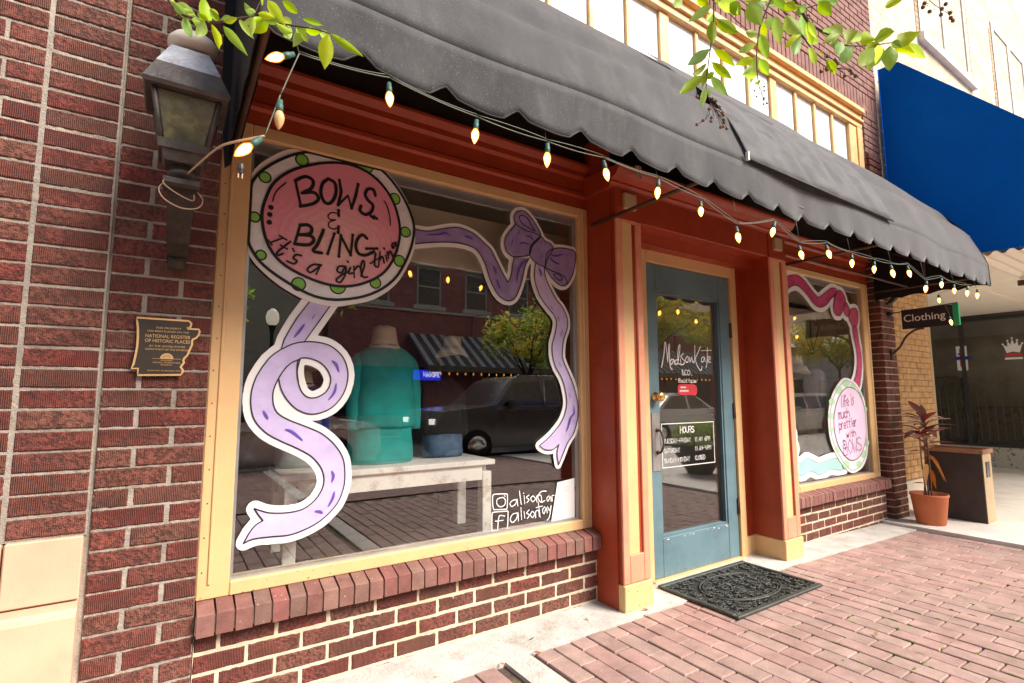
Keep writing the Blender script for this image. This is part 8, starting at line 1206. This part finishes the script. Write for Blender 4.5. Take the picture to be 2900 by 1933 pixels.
# ------------------------------------------------------------------ trees
rt_ = random.Random(21)
def tree_leaves(b, c, r, n, sz, rz=None, rr=rt_):
    for _ in range(n):
        while True:
            p = Vector((rr.uniform(-1, 1), rr.uniform(-1, 1), rr.uniform(-1, 1)))
            if .35 < p.length < 1: break
        q = Vector((c[0]+p.x*r, c[1]+p.y*r, c[2]+p.z*(rz or r)))
        a = Vector((rr.gauss(0, 1), rr.gauss(0, 1), rr.gauss(0, .6))).normalized(); d = a.cross(Vector((rr.gauss(0, 1), rr.gauss(0, 1), rr.gauss(0, 1)))).normalized(); s = sz*rr.uniform(.6, 1.3)
        b.add([q-a*s, q+d*s*.45, q+a*s, q-d*s*.45], [(0, 1, 2, 3)])
def street_tree(x, y, h, r, label, yellow=.3, n=4200, z0=-.14, group='street trees across the road'):
    t = root('street_tree', label, 'tree', (x, y, z0), group)
    tb = MB(); th = h*.42
    tb.tube([(x, y, z0), (x+.03, y, z0+th*.5), (x-.03, y+.02, z0+th)], .10, 8, .07)
    limbs = []
    for k in range(7):
        a = k*.9+rt_.uniform(0, .5); e = Vector((x+math.cos(a)*r*.6, y+math.sin(a)*r*.6, z0+h*rt_.uniform(.6, .88)))
        tb.tube([(x, y, z0+th*.92), tuple(Vector((x, y, z0+th)).lerp(e, .5)+Vector((0, 0, .15))), tuple(e)], .045, 6, .012); limbs.append(e)
    part('trunk', tb, 'bark', t)
    g, yv = MB(), MB()
    cl = [(e, r*.42) for e in limbs]+[(Vector((x+rt_.uniform(-.5, .5)*r, y+rt_.uniform(-.5, .5)*r, z0+h*rt_.uniform(.5, .98))), r*rt_.uniform(.25, .42)) for _ in range(9)]
    for c, rr in cl:
        m_ = int(n/len(cl)); ny = int(m_*yellow*rt_.uniform(.2, 1.9))
        tree_leaves(g, c, rr, max(10, m_-ny), .10, rr*.8); tree_leaves(yv, c+Vector((0, 0, rr*.25)), rr, ny, .10, rr*.7)
    cg = part('crown', g, 'tree_leaf', t, kind='stuff'); part('sunlit_yellow_leaves', yv, 'tree_leaf_sunlit_yellow', t, kind='stuff')  # yellow share also stands in for sunlight on the crowns
    return t
street_tree(10.6, -10.3, 4.7, 1.8, 'small yellowing street tree reflected in the big window before the striped awning', .45, 2600)
street_tree(17.0, -10.5, 7.0, 3.0, 'large leafy green street tree reflected in the door glass', .5, 10000)
street_tree(24.0, -10.5, 7.5, 3.2, 'tall green street tree reflected at right side of door glass', .5, 9000)
street_tree(31.5, -9.5, 7.0, 3.2, 'leafy street tree reflected in the right window', .5, 9000)
street_tree(.4, -10.5, 4.8, 1.4, 'slim street tree reflected at the left edge of big window', .4, 3000)
# the tree whose twigs hang into the picture
ct = root('crape_myrtle', 'crape myrtle with bright green leaves hanging in front of the awning', 'tree', (1.45, -1.3, -.02))
part('trunk', MB().tube([(1.45, -1.3, -.02), (1.47, -1.28, .8), (1.42, -1.2, 1.7), (1.40, -1.1, 2.4)], .05, 8, .03), 'bark', ct)
lim = MB(); lim.tube(cr3([(1.40, -1.1, 2.4), (1.0, -.4, 2.75), (.4, .4, 2.6), tuple(TWIGS[0][0][0])]), .016, 6, .004)
for k in (2, 3, 4, 5, 7, 8): lim.tube(cr3([(1.40, -1.1, 2.4), (1.5, -.4, 2.8), (1.5, .3, 2.6), tuple(TWIGS[k][0][0])]), .012, 6, .003)
part('limb', lim, 'bark', ct)
for P, r0, r1 in TWIGS: part('twig', MB().tube(cr3(P), r0, 6, r1), 'bark', ct)
rl = random.Random(8)
extra = []                                  # more leaves set along the twigs between the large ones
for P, r0, r1 in TWIGS[:6]:
    pts = cr3(P)
    for _ in range(max(2, len(pts)//4) if P is not TWIGS[0][0] else 22):
        k = rl.randrange(len(pts)-1); p0 = Vector(pts[k]); a_ = rl.uniform(0, 2*PI); e = p0+Vector((math.cos(a_)*.035, rl.uniform(-.03, .03), math.sin(a_)*.03-.012))*rl.uniform(.7, 1.3)
        extra.append((*p0, *e, rl.uniform(.012, .018)))
LEAVES += extra
for i, (bx, by, bz_, tx, ty, tz, wd) in enumerate(LEAVES):
    P, Q = Vector((bx, by, bz_)), Vector((tx, ty, tz)); d = Q-P; L = d.length; d.normalize()
    view = ((P+Q)/2-Vector((0, 0, 1.15))).normalized(); s = d.cross(view).normalized(); nn = s.cross(d).normalized()
    tw = rl.uniform(-.5, .5); wd *= 1.18; s2 = s*math.cos(tw)+nn*math.sin(tw); n2 = s2.cross(d)
    b = MB(); n = 7; vs = []; bend = rl.uniform(-.12, .16)*L; cup = rl.uniform(.15, .5)
    for k in range(n+1):
        t = k/n; w_ = wd*.5/max(.6, math.cos(tw))*((math.sin(PI*t**.9)**.9)*(1-.25*t) if 0 < t < 1 else .02)
        c = P+d*L*t+n2*bend*math.sin(PI*t)
        wav = .05*wd*math.sin(t*19+i)
        for q in (-1, -.5, 0, .5, 1): vs.append(tuple(c+s2*w_*q+n2*(abs(q)*w_*cup+wav*abs(q))))
    b.add(vs, [(5*k+j, 5*k+j+1, 5*k+j+6, 5*k+j+5) for k in range(n) for j in range(4)], True)
    part('leaf', b, 'leaf_lime' if rl.random() < .42 else 'leaf_green', ct)
b = MB()
bm1 = mesh_of(MB().lathe([(.05, -1), (.7, -.75), (1, 0), (.75, .7), (.3, .95), (.05, 1.15)], n=8), 'berry', 'berry')
stalk = MB()
for i, (x, y, z, r_) in enumerate(BERRIES):
    o = piece('berry', bm1, ct, (x, y, z), (rl.uniform(-.5, .5), rl.uniform(-.5, .5), 0), (r_, r_, r_))
    best = min((Vector(p) for P, _, _ in TWIGS for p in cr3(P)), key=lambda p: (p-Vector((x, y, z))).length)
    cs = [Vector(q[:3]) for q in BERRIES]; c = sum([q for q in cs if (q-Vector((x, y, z))).length < .06], Vector()) / max(1, len([q for q in cs if (q-Vector((x, y, z))).length < .06]))
    stalk.tube([(x, y, z), tuple((Vector((x, y, z))+c)/2+Vector((0, 0, .006))), tuple(best)], .0006, 4)
part('berry_stalk', stalk, 'bark', ct)

# ------------------------------------------------------------------ across the street
fb = root('brick_building', 'red brick two storey building across the street seen only in reflections', 'building', (16, -18, 0))
part('wall', MB().box(4.7, 34, -26, -18.05, -.3, 9), 'far_red_brick', fb)
part('cornice', MB().box(4.5, 34.2, -18.05, -17.7, 8.7, 9.1).box(4.6, 34.1, -18.05, -17.9, 5.9, 6.0) if False else MB().box(4.5, 34.2, -18.05, -17.7, 8.7, 9.1), 'far_stone', fb)
for k in range(10):
    x = 7.0+k*2.6; f = part('window', MB().box(x, x+1.25, -18.04, -18.0, 5.45, 7.3), 'window_white', fb)
    part('pane', MB().box(x+.08, x+1.17, -17.995, -17.99, 5.52, 6.35).box(x+.08, x+1.17, -17.995, -17.99, 6.42, 7.22), 'far_window', f)
    part('sill', MB().box(x-.2, x+1.45, -18.0, -17.85, 5.25, 5.44), 'far_stone', f); part('hood', MB().box(x-.15, x+1.4, -18.0, -17.6, 7.31, 7.4), 'metal_pale_stripe', f)
part('string_course', MB().box(4.7, 34, -18.049, -17.93, 5.12, 5.24), 'far_stone', fb)
for x in (4.75, 12.6, 20.4, 28): part('brick_column', MB().box(x, x+.6, -18.049, -17.9, -.2, 5.11), 'far_red_brick', fb)
for x in (7.5, 14.5, 22, 29): part('shop_front', MB().box(x-2, x+2.5, -18.048, -17.98, .3, 2.5), 'far_window', fb)
sa = root('awning', 'dark metal awning with pale diagonal stripes across the street in reflection', 'awning', (16, -17, 2.4))
part('roof_sheet', MB().add([(9.1, -17.9, 4.05), (34, -17.9, 4.05), (34, -15.6, 2.45), (9.1, -15.6, 2.45)], [(0, 3, 2, 1)]).add([(9.1, -17.9, 3.99), (34, -17.9, 3.99), (34, -15.6, 2.39), (9.1, -15.6, 2.39)], [(0, 1, 2, 3)]), 'metal_dark_roof', sa)
b = MB(); x = 9.2
while x < 33.8: b.add([(x, -17.88, 4.09), (x+.20, -17.88, 4.09), (x+.20, -15.58, 2.49), (x, -15.58, 2.49), (x, -17.88, 4.04), (x+.2, -17.88, 4.04), (x+.2, -15.58, 2.44), (x, -15.58, 2.44)], [(0, 3, 2, 1), (0, 4, 7, 3), (1, 2, 6, 5), (2, 3, 7, 6)]); x += .52
part('stripe', b, 'metal_pale_stripe', sa, kind='stuff')
part('fascia', MB().box(9.1, 34, -15.6, -15.54, 2.2, 2.46), 'metal_dark_roof', sa)
b = MB(); 
for k in range(60): b.lathe([(.002, 2.05), (.035, 2.08), (.03, 2.14), (.01, 2.17)], (9.3+k*.4, -15.5, 0), 6)
part('bulb', b, 'bulb_glow', sa, kind='stuff')
ns = root('lit_sign', 'small blue lit sign under the striped awning across the street', 'sign', (9.5, -16.5, 2))
part('panel', MB().box(8.85, 10.15, -16.5, -16.45, 1.85, 2.3), 'neon_blue', ns); q = MB(); hand(q, 'TROJAN'.replace('J', 'I'), 0, 2.0, .2, 0, .05, w=.6); q.v = [(10.1-a, -16.43+yy, z) for a, yy, z in q.v]; part('lettering', q, 'neon_white', ns)
bb = root('stucco_building', 'plain beige building across the street at left in the window reflection', 'building', (-5, -18, 0))
part('wall', MB().box(-22, 4.6, -26, -18, -.3, 7.5), 'far_beige', bb)
for k in range(6): part('window', MB().box(-18+k*3.6, -16.4+k*3.6, -17.99, -17.95, 1, 2.8), 'far_window', bb)
part('cornice', MB().box(-22, 4.65, -18.1, -17.6, 7.3, 7.8), 'far_stone', bb)
wb = root('white_house', 'low white building far across the street behind trees in reflection', 'building', (45, -20, 0))
part('wall', MB().box(36, 64, -30, -20, -.3, 5), 'white_trim', wb); part('roof', MB().box(35.6, 64.4, -30.4, -19.6, 5, 5.4), 'metal_dark_roof', wb)
for k in range(6): part('window', MB().box(38+k*4.2, 39.4+k*4.2, -19.99, -19.95, 1, 2.6), 'far_window', wb)
lpst = root('street_lamp', 'dark lamp post with pale glowing globe across the street', 'street lamp', (2.6, -11.5, -.13))
part('post', MB().lathe([(.16, -.13), (.14, .3), (.06, .5), (.05, 3.1), (.10, 3.3), (.12, 3.35)], (2.6, -12.8, 0), 12), 'black_metal', lpst)
part('globe', MB().lathe([(.08, 3.35), (.17, 3.45), (.20, 3.6), (.16, 3.78), (.05, 3.88)], (2.6, -12.8, 0), 14), 'globe', lpst)

def car(name, label, x, y, L, H, Wd, body, prof, glassp, z0=-.27, front='-x', wheels=(.18, .80), wr=.36, cat='car'):
    r = root(name, label, cat, (x+L/2, y, z0))
    P = [(x+a*L, z0+h*H) for a, h in prof]
    def ex(pts, y0, y1, crown=0):
        b = MB().poly(pts, y0); 
        c = MB().poly(pts, y1); b.add(c.v, [f[::-1] for f in c.f]); n = len(pts); b.add([(a, y0, h) for a, h in pts]+[(a, y1, h) for a, h in pts], [(i, (i+1) % n, n+(i+1) % n, n+i) for i in range(n)]); return b
    bd = ex(P, y-Wd/2, y+Wd/2)
    mid = z0+.60*H
    bd.v = [(a, y+(q-y)*(1-.20*max(0, (h-mid)/(.4*H))), h) for a, q, h in bd.v]
    ob = part('body', bd, body, r); md = ob.modifiers.new('b', 'BEVEL'); md.width = .05; md.segments = 3; md.limit_method = 'ANGLE'; md.angle_limit = R(35)
    for s in (-1, 1):
        for g_ in glassp:
            gp_ = [(x+a*L, z0+h*H) for a, h in g_]; b = MB().poly(gp_, 0, th=.01)
            b.v = [(a, y+s*(Wd/2*(1-.20*max(0, (h-mid)/(.4*H)))+.006)-(q if s > 0 else -q), h) for a, q, h in b.v]
            part('side_window', b, 'car_window', r)
        for wx in wheels:
            wo = part('wheel', MB().lathe([(wr, -.11), (wr+.0, .11)], (x+wx*L, y+s*(Wd/2-.08), z0+wr), 22, 'Y'), 'rubber', r)
            part('rim', MB().lathe([(.02, .125), (wr*.3, .13), (wr*.62, .115), (wr*.66, .10), (wr*.66, -.125), (.02, -.125)], (x+wx*L, y+s*(Wd/2-.08), z0+wr), 16, 'Y'), 'chrome', wo)
    fx = x if front == '-x' else x+L; bx = x+L if front == '-x' else x; o_ = -1 if front == '-x' else 1
    for s in (-1, 1):
        part('headlight', MB().box(min(fx+.02*o_, fx-.10*o_), max(fx+.02*o_, fx-.10*o_), y+s*Wd*.36-.10, y+s*Wd*.36+.10, z0+.44*H, z0+.50*H, .01), 'lamp_lens', r)
        part('tail_light', MB().box(min(bx-.02*o_, bx+.25*o_), max(bx-.02*o_, bx+.25*o_), y+s*Wd*.40-.11, y+s*Wd*.40+.125, z0+.48*H, z0+.60*H, .01), 'tail_red', r)
        part('mirror', MB().box(x+L*(.33 if front == '-x' else .64), x+L*(.33 if front == '-x' else .64)+.12, y+s*(Wd/2+.10)-.09, y+s*(Wd/2+.10)+.09, z0+.60*H, z0+.70*H, .03), body, r)
    if body == 'car_black':  # bluish glass and chrome edges stand in for highlights on the car
        wsd = MB().poly([(x+.245*L, z0+.635*H), (x+.355*L, z0+.92*H), (x+.375*L, z0+.93*H), (x+.275*L, z0+.635*H)], 0, th=.01); wsd.v = [(a, y+(Wd/2*(1-.20*max(0, (h-mid)/(.4*H)))+.012)-q, h) for a, q, h in wsd.v]; part('windscreen', wsd, 'windscreen', r)
        part('roof_rail_highlight', MB().tube([(x+.40*L, y+Wd*.38, z0+H*.99), (x+.90*L, y+Wd*.38, z0+H*1.0)], .02, 6), 'chrome', r)
        part('pillar_highlight', MB().tube([(x+.53*L, y+Wd/2-.04, z0+.93*H), (x+.53*L, y+Wd/2+.006, z0+.62*H)], .018, 5), 'chrome', r)
    part('chrome_strip', MB().box(x+.34*L, x+.93*L, y-Wd/2-.012, y-Wd/2-.002, z0+.575*H, z0+.59*H).box(x+.34*L, x+.93*L, y+Wd/2+.002, y+Wd/2+.012, z0+.575*H, z0+.59*H), 'chrome', r)
    return r
suv = [(0, .22), (.005, .48), (.03, .58), (.24, .63), (.36, .92), (.42, .985), (.88, 1.0), (.97, .92), (.995, .60), (1, .25), (.97, .17), (.03, .17)]
sg_ = [[(.285, .64), (.375, .90), (.52, .93), (.52, .64)], [(.54, .64), (.54, .93), (.72, .94), (.72, .64)], [(.74, .64), (.74, .94), (.90, .93), (.955, .66)]]
car('parked_car', 'black sport utility vehicle on the road reflected in the big window', 4.55, -5.9, 5.1, 1.90, 1.95, 'car_black', suv, sg_)
sed = [(0, .30), (.01, .58), (.05, .66), (.17, .70), (.30, .95), (.38, 1.0), (.52, 1.0), (.68, .72), (.93, .62), (.99, .50), (1, .28), (.97, .17), (.03, .17)]
sdg = [[(.21, .71), (.315, .93), (.44, .96), (.44, .70)], [(.46, .70), (.46, .96), (.53, .95), (.655, .71)]]
car('parked_car', 'silver saloon car parked at the near kerb reflected behind the teal mannequin', -1.1, -5.8, 4.5, 1.42, 1.8, 'car_silver', [(1-a, h) for a, h in sed][::-1], [[(1-a, h) for a, h in g_][::-1] for g_ in sdg])
car('parked_car', 'white car parked along the near kerb reflected in door glass', 10.2, -5.7, 4.6, 1.5, 1.8, 'car_white', sed, sdg, front='+x')
car('parked_car', 'white car further along the near kerb reflected in right window', 16.2, -5.7, 4.6, 1.5, 1.8, 'car_white', suv, sg_)
pb_ = root('bowl_planter', 'dark round bowl planter with low green shrub reflected at the door bottom', 'planter', (7.0, -.6, -.05))
pz = gz(7.0)+.028
part('bowl', MB().lathe([(.18, pz), (.20, pz+.04), (.38, pz+.32), (.42, pz+.42), (.42, pz+.46), (.37, pz+.46), (.35, pz+.40)], (7.0, -.6, 0), 24), 'black_metal', pb_)
b = MB(); tree_leaves(b, (7.0, -.6, pz+.60), .42, 900, .035, .24); part('foliage', b, 'tree_leaf', pb_, kind='stuff')
